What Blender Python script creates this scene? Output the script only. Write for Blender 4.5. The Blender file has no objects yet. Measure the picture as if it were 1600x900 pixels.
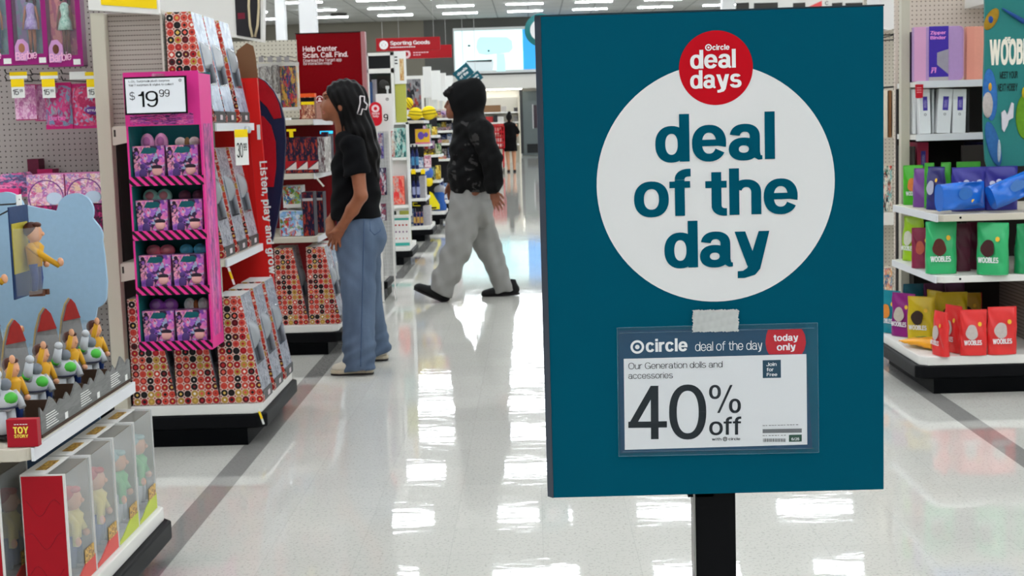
import bpy, bmesh, math, random
import numpy as np
from mathutils import Vector, Matrix

# ------------------------------------------------------------------ scene, camera, world, exposure
SC = bpy.context.scene
COL = SC.collection
F_PX, EYE = 2250.0, 1.40           # focal length in pixels of a 1600 px wide frame, eye height
_dy = np.array([(830 - 800) / F_PX, (450 - 190) / F_PX, -1.0]); _dy /= np.linalg.norm(_dy)
_h = np.array([1, 0.030, 0.0]); _dx = _h - _dy * _h.dot(_dy); _dx /= np.linalg.norm(_dx)
_dz = np.cross(_dx, _dy)
RW = np.array([_dx, _dy, _dz])     # rows: world axes in camera coordinates
CAMPOS = np.array([0, 0, EYE])
cam = bpy.data.objects.new('camera', bpy.data.cameras.new('camera'))
COL.objects.link(cam)
m4 = Matrix([[*RW[0], 0], [*RW[1], 0], [*RW[2], 0], [0, 0, 0, 1]])
cam.matrix_world = Matrix.Translation((0, 0, EYE)) @ m4
cam.data.sensor_width = 36.0
cam.data.lens = 36.0 * F_PX / 1600
cam.data.clip_end = 200
cam.data.dof.use_dof = True
cam.data.dof.focus_distance = 2.6
cam.data.dof.aperture_fstop = 18.0
SC.camera = cam

world = bpy.data.worlds.new('world'); SC.world = world; world.use_nodes = True
world.node_tree.nodes['Background'].inputs[0].default_value = (1, 1, 1, 1)
world.node_tree.nodes['Background'].inputs[1].default_value = 0.05
LAMP_STRENGTH = 36.0
SC.view_settings.view_transform = 'Standard'
SC.view_settings.look = 'None'
SC.view_settings.gamma = 1
SC.view_settings.use_curve_mapping = False
SC.view_settings.exposure = 0.25
SC.cycles.max_bounces = 7
SC.cycles.diffuse_bounces = 3
SC.cycles.glossy_bounces = 3
SC.cycles.transparent_max_bounces = 12
SC.cycles.sample_clamp_indirect = 6
SC.cycles.use_denoising = True

def at(px, py, X=None, Y=None, Z=None):
    """the point of the place seen at a pixel of the 1600x900 photograph, on a plane of known X, Y or Z"""
    r = RW @ np.array([(px - 800) / F_PX, (450 - py) / F_PX, -1.0])
    i, v = [(i, v) for i, v in enumerate((X, Y, Z)) if v is not None][0]
    return Vector(CAMPOS + r * ((v - CAMPOS[i]) / r[i]))

# ------------------------------------------------------------------ materials
def s2l(c):
    return tuple((x / 255 / 12.92) if x / 255 <= .04045 else ((x / 255 + .055) / 1.055) ** 2.4 for x in c)

_mats = {}
def M(name, rgb, rough=.5, metal=0.0, spec=.22, alpha=1.0, emit=0.0, coat=0.0, trans=0.0, noise=0.0):
    """plain material from an sRGB colour, with a slight procedural variation"""
    if name in _mats: return _mats[name]
    m = bpy.data.materials.new(name); m.use_nodes = True
    nt = m.node_tree; b = nt.nodes['Principled BSDF']
    c = (*s2l(rgb), 1)
    b.inputs['Base Color'].default_value = c
    b.inputs['Roughness'].default_value = rough
    b.inputs['Metallic'].default_value = metal
    b.inputs['Specular IOR Level'].default_value = spec
    b.inputs['Alpha'].default_value = alpha
    b.inputs['Coat Weight'].default_value = coat
    b.inputs['Transmission Weight'].default_value = trans
    if noise:
        t = nt.nodes.new('ShaderNodeTexCoord'); n = nt.nodes.new('ShaderNodeTexNoise')
        n.inputs['Scale'].default_value = 60; n.inputs['Detail'].default_value = 3
        nt.links.new(t.outputs['Object'], n.inputs['Vector'])
        x = nt.nodes.new('ShaderNodeMixRGB'); x.blend_type = 'MULTIPLY'; x.inputs[0].default_value = noise
        x.inputs[1].default_value = c; nt.links.new(n.outputs['Fac'], x.inputs[2])
        nt.links.new(x.outputs[0], b.inputs['Base Color'])
    if emit:
        b.inputs['Emission Color'].default_value = c
        b.inputs['Emission Strength'].default_value = emit
    m.diffuse_color = c
    _mats[name] = m
    return m

class NT:
    """tiny expression builder for shader nodes"""
    def __init__(s, name, rough=.5, spec=.25):
        s.m = bpy.data.materials.new(name); s.m.use_nodes = True
        s.t = s.m.node_tree; s.b = s.t.nodes['Principled BSDF']
        s.b.inputs['Roughness'].default_value = rough
        s.b.inputs['Specular IOR Level'].default_value = spec
        _mats[name] = s.m
    def n(s, kind, **kw):
        x = s.t.nodes.new('ShaderNode' + kind)
        for k, v in kw.items(): setattr(x, k, v)
        return x
    def put(s, sock, v):
        if hasattr(v, 'links'): s.t.links.new(v, sock)
        else: sock.default_value = v
    def ma(s, op, a, b=0.0, c=0.0):
        x = s.n('Math', operation=op)
        for i, v in enumerate((a, b, c)): s.put(x.inputs[i], v)
        return x.outputs[0]
    def mix(s, f, a, b, blend='MIX'):
        x = s.n('MixRGB', blend_type=blend)
        for i, v in enumerate((f, a, b)):
            s.put(x.inputs[i], (*v, 1) if isinstance(v, tuple) and len(v) == 3 else v)
        return x.outputs[0]
    def coord(s, which='Object'):
        t = s.n('TexCoord'); x = s.n('SeparateXYZ'); s.t.links.new(t.outputs[which], x.inputs[0])
        s.vec = t.outputs[which]
        return x.outputs
    def comb(s, a, b, c=0.0):
        x = s.n('CombineXYZ')
        for i, v in enumerate((a, b, c)): s.put(x.inputs[i], v)
        return x.outputs[0]
    def ramp(s, f, cols, const=True):
        r = s.n('ValToRGB'); r.color_ramp.interpolation = 'CONSTANT' if const else 'LINEAR'
        e = r.color_ramp.elements
        while len(e) < len(cols): e.new(1)
        for i, c in enumerate(cols):
            e[i].position = i / len(cols) if const else i / max(1, len(cols) - 1)
            e[i].color = (*s2l(c), 1)
        s.put(r.inputs[0], f)
        return r.outputs[0]
    def noise(s, vec, scale, detail=2, out='Fac'):
        n = s.n('TexNoise'); n.inputs['Scale'].default_value = scale; n.inputs['Detail'].default_value = detail
        s.put(n.inputs['Vector'], vec)
        return n.outputs[out]
    def color(s, v): s.put(s.b.inputs['Base Color'], v); return s.m
    def bump(s, h, strength=.1, dist=.01):
        b = s.n('Bump'); b.inputs['Strength'].default_value = strength; b.inputs['Distance'].default_value = dist
        s.put(b.inputs['Height'], h); s.t.links.new(b.outputs[0], s.b.inputs['Normal'])

def print_mat(name, palette, scale=9, seed=0, rough=.35, stretch=(1, 1, 1)):
    """printed packaging: patches of the palette's colours"""
    if name in _mats: return _mats[name]
    t = NT(name, rough); x, y, z = t.coord('Generated')
    v = t.comb(t.ma('ADD', t.ma('MULTIPLY', x, stretch[0]), seed * 1.37), t.ma('MULTIPLY', y, stretch[1]), t.ma('MULTIPLY', z, stretch[2]))
    w = t.n('TexVoronoi'); w.inputs['Scale'].default_value = scale; w.inputs['Randomness'].default_value = .9
    nz = t.noise(v, scale * 1.5, 2, 'Color')
    vv = t.n('VectorMath', operation='ADD'); t.put(vv.inputs[0], v)
    sc = t.n('VectorMath', operation='SCALE'); t.put(sc.inputs[0], nz); sc.inputs['Scale'].default_value = .25
    t.t.links.new(sc.outputs[0], vv.inputs[1])
    t.t.links.new(vv.outputs[0], w.inputs['Vector'])
    g = t.n('SeparateColor'); t.t.links.new(w.outputs['Color'], g.inputs[0])
    w2 = t.n('TexVoronoi'); w2.inputs['Scale'].default_value = scale * 3.3; w2.inputs['Randomness'].default_value = 1
    t.t.links.new(vv.outputs[0], w2.inputs['Vector'])
    g2 = t.n('SeparateColor'); t.t.links.new(w2.outputs['Color'], g2.inputs[0])
    fine = t.ramp(g2.outputs[0], palette); on = t.ma('MULTIPLY', t.ma('GREATER_THAN', g2.outputs[1], .45), .75)
    return t.color(t.mix(on, t.ramp(g.outputs[0], palette), fine))

def peg_mat(name, rgb, hole, pitch=.0254, r=.14, axes='xz', rough=.6):
    t = NT(name, rough, .3); x, y, z = t.coord(); d = dict(x=x, y=y, z=z)
    a, b = (t.ma('SUBTRACT', t.ma('FRACT', t.ma('DIVIDE', d[k], pitch)), .5) for k in axes)
    l = t.ma('SQRT', t.ma('ADD', t.ma('MULTIPLY', a, a), t.ma('MULTIPLY', b, b)))
    n = t.ma('MULTIPLY_ADD', t.noise(t.vec, 3, 3), .25, .85)
    base = t.mix(1, s2l(rgb), t.comb(n, n, n), 'MULTIPLY')
    return t.color(t.mix(t.ma('LESS_THAN', l, r), base, s2l(hole)))

def dots_mat(name, cols, pitch=.0315, axes='xz', bg=(220, 190, 178), rot=0):
    """rows of small round emblems in several colours on a pale ground"""
    t = NT(name, .4); x, y, z = t.coord(); d = dict(x=x, y=y, z=z)
    p = [t.ma('DIVIDE', d[k], pitch) for k in axes]
    c = [t.ma('FLOOR', q) for q in p]
    f = [t.ma('SUBTRACT', t.ma('FRACT', q), .5) for q in p]
    r = t.ma('SQRT', t.ma('ADD', t.ma('MULTIPLY', f[0], f[0]), t.ma('MULTIPLY', f[1], f[1])))
    w = t.n('TexWhiteNoise', noise_dimensions='2D'); t.put(w.inputs['Vector'], t.comb(c[0], c[1]))
    g = t.n('SeparateColor'); t.t.links.new(w.outputs['Color'], g.inputs[0])
    outer = t.ramp(g.outputs[0], cols)
    inner = t.ramp(g.outputs[1], [(35, 26, 28), (226, 96, 80), (216, 178, 90), (245, 235, 225), (190, 40, 44), (120, 30, 36)])
    dm = t.ma('ADD', t.ma('ABSOLUTE', f[0]), t.ma('ABSOLUTE', f[1]))      # 0 centre .. 1 at the corner
    g2 = t.ma('ADD', t.ma('MULTIPLY', dm, .7), t.ma('MULTIPLY', r, .3))
    col = t.mix(t.ma('GREATER_THAN', dm, .86), s2l(bg), s2l((150, 50, 52)))
    col = t.mix(t.ma('LESS_THAN', r, .475), col, outer)
    col = t.mix(t.ma('LESS_THAN', t.ma('MULTIPLY', g2, t.ma('ADD', g.outputs[2], .6)), .2), col, inner)
    return t.color(col)

def film(name, rgb=(255, 255, 255), alpha=.12, rough=.08):
    """thin clear plastic: mostly see-through with a reflecting skin"""
    m = M(name, rgb, rough, spec=.6, alpha=alpha)
    return m

# ------------------------------------------------------------------ meshes
class MB:
    def __init__(s): s.v, s.f, s.mi, s.cur, s.sm = [], [], [], 0, []
    def mat(s, i): s.cur = i; return s
    def add(s, vs, fs, smooth=False):
        o = len(s.v); s.v += [tuple(v) for v in vs]
        for f in fs: s.f.append([o + i for i in f]); s.mi.append(s.cur); s.sm.append(smooth)
        return s
    def box(s, x0, y0, z0, x1, y1, z1):
        x0, x1 = sorted((x0, x1)); y0, y1 = sorted((y0, y1)); z0, z1 = sorted((z0, z1))
        vs = [(x, y, z) for z in (z0, z1) for y in (y0, y1) for x in (x0, x1)]
        return s.add(vs, [(0, 2, 3, 1), (4, 5, 7, 6), (0, 1, 5, 4), (2, 6, 7, 3), (0, 4, 6, 2), (1, 3, 7, 5)])
    def quad(s, a, b, c, d): return s.add([a, b, c, d], [(0, 1, 2, 3)])
    def prism(s, pts, axis, a, b):
        """extrude a 2-D outline along an axis: 'y' takes (x,z), 'x' takes (y,z), 'z' takes (x,y)"""
        def mk(p, t): return {'y': (p[0], t, p[1]), 'x': (t, p[0], p[1]), 'z': (p[0], p[1], t)}[axis]
        n = len(pts)
        vs = [mk(p, a) for p in pts] + [mk(p, b) for p in pts]
        fs = [tuple(range(n - 1, -1, -1)), tuple(range(n, 2 * n))] + [(i, (i + 1) % n, n + (i + 1) % n, n + i) for i in range(n)]
        return s.add(vs, fs)
    def tube(s, pts, r, n=8, cap=True):
        pts = [Vector(p) for p in pts]; rs = r if isinstance(r, (list, tuple)) else [r] * len(pts)
        vs, fs = [], []; up = None
        for i, p in enumerate(pts):
            d = (pts[min(i + 1, len(pts) - 1)] - pts[max(i - 1, 0)]).normalized()
            if up is None: up = Vector((0, 0, 1)) if abs(d.z) < .9 else Vector((1, 0, 0))
            a = d.cross(up).normalized(); b = a.cross(d).normalized(); up = b
            for k in range(n):
                t = 2 * math.pi * k / n; vs.append(p + (a * math.cos(t) + b * math.sin(t)) * rs[i])
        for i in range(len(pts) - 1):
            for k in range(n): fs.append((i * n + k, i * n + (k + 1) % n, (i + 1) * n + (k + 1) % n, (i + 1) * n + k))
        s.add(vs, fs, True)
        if cap:
            o = len(s.v) - len(vs)
            s.f += [[o + k for k in range(n)][::-1], [o + (len(pts) - 1) * n + k for k in range(n)]]
            s.mi += [s.cur] * 2; s.sm += [False] * 2
        return s
    def lathe(s, prof, c=(0, 0, 0), n=20, axis='z'):
        vs, fs = [], []
        for r, h in prof:
            for k in range(n):
                t = 2 * math.pi * k / n; a, b = r * math.cos(t), r * math.sin(t)
                q = {'z': (a, b, h), 'y': (a, h, b), 'x': (h, a, b)}[axis]
                vs.append((q[0] + c[0], q[1] + c[1], q[2] + c[2]))
        m = len(prof)
        for i in range(m - 1):
            for k in range(n): fs.append((i * n + k, i * n + (k + 1) % n, (i + 1) * n + (k + 1) % n, (i + 1) * n + k))
        fs += [tuple(range(n - 1, -1, -1)), tuple((m - 1) * n + k for k in range(n))]
        return s.add(vs, fs, True)
    def ball(s, c, r, n=14, m=9):
        rx, ry, rz = r if isinstance(r, (tuple, list)) else (r, r, r)
        vs, fs = [], []
        for i in range(m + 1):
            t = math.pi * i / m
            for k in range(n):
                p = 2 * math.pi * k / n
                vs.append((c[0] + rx * math.sin(t) * math.cos(p), c[1] + ry * math.sin(t) * math.sin(p), c[2] + rz * math.cos(t)))
        for i in range(m):
            for k in range(n): fs.append((i * n + k, (i + 1) * n + k, (i + 1) * n + (k + 1) % n, i * n + (k + 1) % n))
        return s.add(vs, fs, True)
    def grid(s, fn, nu, nv, smooth=True, closed=False):
        """surface fn(u,v), u and v in 0..1"""
        vs = [fn(i / nu, j / nv) for j in range(nv + 1) for i in range(nu + (0 if closed else 1))]
        w = nu if closed else nu + 1
        fs = [(j * w + i, j * w + (i + 1) % w, (j + 1) * w + (i + 1) % w, (j + 1) * w + i) for j in range(nv) for i in range(nu)]
        return s.add(vs, fs, smooth)
    def obj(s, name, mats, parent=None, bevel=0.0, loc=None, solid=0.0):
        me = bpy.data.meshes.new(name); me.from_pydata([tuple(v) for v in s.v], [], s.f)
        for m in (mats if isinstance(mats, (list, tuple)) else [mats]): me.materials.append(m)
        me.polygons.foreach_set('material_index', s.mi)
        me.polygons.foreach_set('use_smooth', s.sm)
        me.update()
        o = bpy.data.objects.new(name, me); COL.objects.link(o)
        if parent: o.parent = parent
        if loc: o.location = loc
        if bevel:
            b = o.modifiers.new('bevel', 'BEVEL'); b.width = bevel; b.segments = 2; b.limit_method = 'ANGLE'
        if solid:
            b = o.modifiers.new('solid', 'SOLIDIFY'); b.thickness = solid; b.offset = 0
        return o

def tag(o, label, cat, group=None, kind=None):
    if label: o['label'] = label
    if cat: o['category'] = cat
    if group: o['group'] = group
    if kind: o['kind'] = kind
    return o
def thing(name, label, cat, loc=(0, 0, 0), rz=0.0, group=None):
    o = bpy.data.objects.new(name, None); COL.objects.link(o)
    o.empty_display_size = .05
    o.location = loc; o.rotation_euler = (0, 0, rz)
    return tag(o, label, cat, group)
def dup(root, loc, rz=None, label=None, group=None):
    r = root.copy(); COL.objects.link(r); r.location = loc
    if rz is not None: r.rotation_euler = (0, 0, rz)
    if label: r['label'] = label
    if group: r['group'] = group
    for ch in list(root.children):
        c = ch.copy(); COL.objects.link(c); c.parent = r
        for g in list(ch.children):
            d = g.copy(); COL.objects.link(d); d.parent = c
    return r
def struct(name, mb, mats, **kw):
    return tag(mb.obj(name, mats, **kw), None, None, kind='structure')

ORD = ['first', 'second', 'third', 'fourth', 'fifth', 'sixth', 'seventh', 'eighth', 'ninth', 'tenth']

def part(name, mb, mats, root, **kw):
    """a part given in world coordinates, hung under a thing that is not turned"""
    o = Vector(root.location); mb.v = [tuple(Vector(v) - o) for v in mb.v]
    return mb.obj(name, mats, root, **kw)
def sub(name, mb, mats, par, **kw):
    """a sub-part in world coordinates; its part sits at the thing's origin"""
    o = Vector(par.parent.location); mb.v = [tuple(Vector(v) - o) for v in mb.v]
    return mb.obj(name, mats, par, **kw)

# ------------------------------------------------------------------ lettering: a plain grotesque drawn from bars and rings
XH, CAP, DSC = .53, .715, -.185
def _ring(x0, y0, x1, y1, wv, wh, a0=0, a1=360, n=2.25):
    cx, cy, rx, ry = (x0 + x1) / 2, (y0 + y1) / 2, (x1 - x0) / 2, (y1 - y0) / 2
    k = max(4, int(abs(a1 - a0) / 10)); qs = []
    def pt(a, rx, ry):
        c, s = math.cos(a), math.sin(a)
        return (cx + rx * math.copysign(abs(c) ** (2 / n), c), cy + ry * math.copysign(abs(s) ** (2 / n), s))
    A = [math.radians(a0 + (a1 - a0) * i / k) for i in range(k + 1)]
    for p, q in zip(A, A[1:]):
        qs.append([pt(p, rx, ry), pt(q, rx, ry), pt(q, rx - wv, ry - wh), pt(p, rx - wv, ry - wh)])
    return qs
def _R(x0, y0, x1, y1): return [[(x0, y0), (x1, y0), (x1, y1), (x0, y1)]]
def _D(x0, y0, x1, y1, w):      # slanted bar with level ends, w measured across
    return [[(x0, y0), (x0 + w, y0), (x1 + w, y1), (x1, y1)]]

def glyph(c, w):
    h = w * .80; o = .011; R, D = _R, _D
    Q = lambda *a, **k: _ring(a[0], a[1], a[2], a[3], w, h, *a[4:])
    dw = w * 1.08
    lo = (-o, XH + o); up = (-o, CAP + o)
    if c == ' ': return [], .20
    if c == 'a': return Q(.015, XH - .37, .455, XH + o, 0, 172) + R(.455 - w, .05, .455, .36) + Q(0, -o, .44, .335) + [[(.455 - w, .12), (.455, .12), (.465, .065), (.49, .06), (.49, .0), (.43, -.006), (.39, .02), (.455 - w, .07)]], .49
    if c in 'dq': return Q(0, lo[0], .475, lo[1]) + (R(.5 - w, 0, .5, CAP) if c == 'd' else R(.5 - w, DSC, .5, XH)), .5
    if c in 'bp': return Q(.025, lo[0], .5, lo[1]) + (R(0, 0, w, CAP) if c == 'b' else R(0, DSC, w, XH)), .5
    if c == 'c': return Q(0, lo[0], .49, lo[1], 28, 332), .485
    if c == 'e': return Q(0, lo[0], .5, lo[1], -11, 331) + R(w * .6, .222, .497 - w * .3, .222 + h * .82), .5
    if c == 'f': return R(.08, 0, .08 + w, .55) + Q(.08, CAP - .33, .50, CAP + .005, 92, 180) + R(.28, CAP - h + .005, .32, CAP + .005) + R(0, XH - h * .85, .31, XH), .32
    if c == 'g': return Q(0, lo[0] + .02, .475, lo[1]) + R(.5 - w, -.02, .5, XH) + Q(.02, DSC - .02, .5, .28, 195, 360), .5
    if c == 'h': return R(0, 0, w, CAP) + R(.47 - w, 0, .47, .34) + Q(.03, XH - .40, .47, XH + o, 0, 160), .47
    if c == 'n': return R(0, 0, w, XH) + R(.47 - w, 0, .47, .34) + Q(.03, XH - .40, .47, XH + o, 0, 160), .47
    if c == 'm': return R(0, 0, w, XH) + R(.40 - w * .5, 0, .40 + w * .5, .34) + R(.8 - w, 0, .8, .34) + Q(.03, XH - .40, .40 + w * .5, XH + o, 0, 160) + Q(.43 - w * .5, XH - .40, .8, XH + o, 0, 160), .8
    if c == 'u': return R(.47 - w, 0, .47, XH) + R(0, .2, w, XH) + Q(0, -o, .44, .40, 180, 340), .47
    if c == 'i': return R(0, 0, w, XH) + R(0, CAP - h * 1.1, w, CAP), w
    if c == 'j': return R(.06, -.05, .06 + w, XH) + R(.06, CAP - h * 1.1, .06 + w, CAP) + R(-.02, DSC, .06 + w * .6, DSC + h) + R(.06, DSC + h * .5, .06 + w, 0), .06 + w
    if c == 'l': return R(0, 0, w, CAP), w
    if c == 'k': return R(0, 0, w, CAP) + D(w * .8, .19, .32, XH, w * 1.15) + D(.34, 0, .13, .32, w * 1.15), .34 + w * 1.15
    if c == 'o': return Q(0, lo[0], .52, lo[1]), .52
    if c == 'r': return R(0, 0, w, XH) + Q(.03, XH - .42, .47, XH + .008, 88, 160) + R(.24, XH - h + .005, .31, XH + .008), .31
    if c == 's': return Q(.02, .265 - h / 2, .45, lo[1], 25, 270) + Q(0, lo[0], .465, .265 + h / 2, -90, 90) + Q(0, lo[0], .465, .265 + h / 2, 188, 270), .465
    if c == 't': return R(.09, .12, .09 + w, .665) + R(0, XH - h * .9, .315, XH) + Q(.09, -.008, .48, .32, 180, 268) + R(.255, -.008, .315, h - .01), .315
    if c == 'v': return D(.17, 0, 0, XH, dw) + D(.17, 0, .34, XH, dw), .34 + dw
    if c == 'w': return D(.13, 0, 0, XH, dw) + D(.13, 0, .27, XH, dw) + D(.40, 0, .27, XH, dw) + D(.40, 0, .54, XH, dw), .54 + dw
    if c == 'x': return D(0, 0, .32, XH, dw) + D(.32, 0, 0, XH, dw), .32 + dw
    if c == 'y': return D(.185, .0, 0, XH, dw) + [[(.36 - .0, XH), (.36 + dw, XH), (.25 + dw * .8, -.05), (.19 + dw * .7, -.14), (.14, DSC), (.04, DSC), (.04, DSC + h * .9), (.12, DSC + h * .95), (.185, -.03)]], .36 + dw
    if c == 'z': return R(0, 0, .42, h) + R(0, XH - h, .42, XH) + D(0, h, .42 - dw * 1.2, XH - h, dw * 1.2), .42
    # capitals
    if c == 'A': return D(0, 0, .27, CAP, dw) + D(.54, 0, .27, CAP, dw) + R(.15, .16, .54, .16 + h), .54 + dw
    if c in 'BPR':
        g = R(0, 0, w, CAP) + R(0, CAP - h, .28, CAP) + R(0, .34, .28, .34 + h) + Q(.04, .34, .53, CAP, -90, 90)
        if c == 'B': g += R(0, 0, .3, h) + Q(.0, 0, .56, .34 + h, -90, 90)
        if c == 'R': g += D(.42, 0, .26, .36, dw)
        return g, .56
    if c == 'C': return Q(0, *up[:1], .64, up[1], 30, 330), .63
    if c == 'D': return R(0, 0, w, CAP) + R(0, 0, .3, h) + R(0, CAP - h, .3, CAP) + Q(-.02, 0, .61, CAP, -90, 90), .61
    if c in 'EF': return R(0, 0, w, CAP) + R(0, CAP - h, .5, CAP) + R(0, .32, .46, .32 + h) + (R(0, 0, .52, h) if c == 'E' else []), .52
    if c == 'G': return Q(0, up[0], .66, up[1], 30, 340) + R(.36, .27, .66, .27 + h) + R(.66 - w * .9, 0, .66, .3), .66
    if c == 'H': return R(0, 0, w, CAP) + R(.58 - w, 0, .58, CAP) + R(0, .31, .58, .31 + h), .58
    if c == 'I': return R(0, 0, w, CAP), w
    if c == 'J': return R(.45 - w, .2, .45, CAP) + Q(0, -o, .45, .42, 180, 360), .45
    if c == 'K': return R(0, 0, w, CAP) + D(w * .8, .26, .40, CAP, w * 1.2) + D(.44, 0, .18, .42, w * 1.2), .44 + w * 1.2
    if c == 'L': return R(0, 0, w, CAP) + R(0, 0, .48, h), .48
    if c == 'M': return R(0, 0, w, CAP) + R(.72 - w, 0, .72, CAP) + D(.30, 0, 0, CAP, w) + D(.30, 0, .72 - w, CAP, w), .72
    if c == 'N': return R(0, 0, w, CAP) + R(.59 - w, 0, .59, CAP) + D(.59 - w, 0, 0, CAP, w), .59
    if c in 'OQ': return Q(0, up[0], .68, up[1]) + (D(.6, -.03, .4, .2, w) if c == 'Q' else []), .68
    if c == 'S': return Q(.02, .36 - h / 2, .56, up[1], 22, 270) + Q(0, up[0], .58, .36 + h / 2, -90, 90) + Q(0, up[0], .58, .36 + h / 2, 190, 270), .58
    if c == 'T': return R(.27 - w / 2, 0, .27 + w / 2, CAP) + R(0, CAP - h, .54, CAP), .54
    if c == 'U': return R(0, .2, w, CAP) + R(.57 - w, .2, .57, CAP) + Q(0, -o, .57, .45, 180, 360), .57
    if c == 'V': return D(.25, 0, 0, CAP, dw) + D(.25, 0, .5, CAP, dw), .5 + dw
    if c == 'W': return D(.19, 0, 0, CAP, dw) + D(.19, 0, .38, CAP, dw) + D(.57, 0, .38, CAP, dw) + D(.57, 0, .76, CAP, dw), .76 + dw
    if c == 'X': return D(0, 0, .45, CAP, dw) + D(.45, 0, 0, CAP, dw), .45 + dw
    if c == 'Y': return R(.25, 0, .25 + w, .32) + D(.25, .28, 0, CAP, dw) + D(.25, .28, .49, CAP, dw), .49 + dw
    if c == 'Z': return R(0, 0, .54, h) + R(0, CAP - h, .54, CAP) + D(0, h, .54 - dw * 1.2, CAP - h, dw * 1.2), .54
    # figures
    if c == '0': return Q(0, up[0], .51, up[1]), .51
    if c == '1': return R(.15, 0, .15 + w, CAP) + [[(.0, .50), (.0, .50 + h * .8), (.11, .60), (.15, CAP), (.15 + w * .5, CAP), (.15 + w * .5, .50)]], .15 + w
    if c == '2': return Q(0, .27, .49, up[1], -35, 172) + D(0, h * .8, .30, .36, w * 1.25) + R(0, 0, .49, h), .49
    if c == '3': return Q(.02, .37 - h / 2, .48, up[1], -90, 165) + Q(0, up[0], .5, .37 + h / 2, 195, 450), .5
    if c == '4': return R(.31, 0, .31 + w, CAP) + R(0, .155, .53, .155 + h) + D(0, .155 + h * .5, .31, CAP, w * 1.05), .53
    if c == '5': return Q(0, up[0], .5, .48, 200, 495) + R(.05, CAP - h, .47, CAP) + D(.02, .22, .05, CAP, w * .9), .5
    if c == '6': return Q(0, up[0], .5, .46) + Q(0, .05, .5, up[1], 35, 190), .5
    if c == '7': return R(0, CAP - h, .5, CAP) + D(.13, 0, .5 - dw, CAP - h * .5, dw), .5
    if c == '8': return Q(.02, .37 - h / 2, .48, up[1]) + Q(0, up[0], .5, .37 + h / 2), .5
    if c == '9': return Q(0, CAP - .46, .5, up[1]) + Q(0, up[0], .5, CAP - .05, 215, 370), .5
    if c == '$': return [[(x * .88, y) for x, y in q] for q in glyph('S', w)[0]] + R(.255 - w * .25, -.08, .255 + w * .25, CAP + .08), .51
    if c == '%': return [q for q in _ring(0, .36, .30, CAP + o, w * .8, h * .8)] + _ring(.5, -o, .80, .36, w * .8, h * .8) + D(.20, 0, .53, CAP, w * .65), .80
    if c in '.,': return R(0, 0, w * .95, w) + (D(0, -.1, .02, 0, w * .6) if c == ',' else []), w
    if c == '/': return D(0, -.02, .2, CAP, w), .2 + w
    if c == '-': return R(0, .22, .24, .22 + h), .24
    if c == '&': return Q(.05, .36, .42, up[1]) + Q(0, up[0], .5, .42) + D(.5, 0, .1, .5, w), .6
    if c == "'": return R(0, .5, w * .7, CAP), w * .7
    return R(0, 0, .4, XH), .4

def set_text(s, w=.14, gap=.042):
    """polygons of a line of text in em units and its width"""
    x, out = 0.0, []
    for i, c in enumerate(s):
        g, adv = glyph(c, w)
        out += [[(px + x, py) for px, py in q] for q in g]
        x += adv + gap
    return out, x - gap

def write(mb, s, org, u, v, size, w=.14, gap=.042, width=None, anchor='l', extra=1.0):
    """lay a line of text on a plane: org is its baseline start, u and v unit vectors along and up"""
    polys, tw = set_text(s, w, gap)
    kx = (width / tw) if width else size
    org, u, v = Vector(org), Vector(u), Vector(v)
    dx = {'l': 0, 'c': -tw * kx / 2, 'r': -tw * kx}[anchor]
    nn = u.cross(v) * max(size, .02) * .00005
    for i, q in enumerate(polys):
        mb.add([org + nn * (i % 97) + u * (px * kx + dx) + v * (py * size) for px, py in q], [tuple(range(len(q)))])
    return tw * kx
def disc(mb, c, u, v, r, n=48):
    c, u, v = Vector(c), Vector(u), Vector(v)
    mb.add([c + u * (r * math.cos(2 * math.pi * k / n)) + v * (r * math.sin(2 * math.pi * k / n)) for k in range(n)], [tuple(range(n))])
def annulus(mb, c, u, v, r0, r1, n=32):
    c, u, v = Vector(c), Vector(u), Vector(v)
    P = lambda r, k: c + u * (r * math.cos(2 * math.pi * k / n)) + v * (r * math.sin(2 * math.pi * k / n))
    for k in range(n): mb.add([P(r1, k), P(r1, k + 1), P(r0, k + 1), P(r0, k)], [(0, 1, 2, 3)])
def bullseye(mb, c, u, v, r):
    annulus(mb, c, u, v, r * .66, r); disc(mb, c, u, v, r * .33, 20)
UX, UZ = (1, 0, 0), (0, 0, 1)

# ------------------------------------------------------------------ the store: floor, ceiling, walls, lamps
XL, XR, YB, YF, HC = -15.0, 17.0, -8.0, 60.0, 5.67

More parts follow.
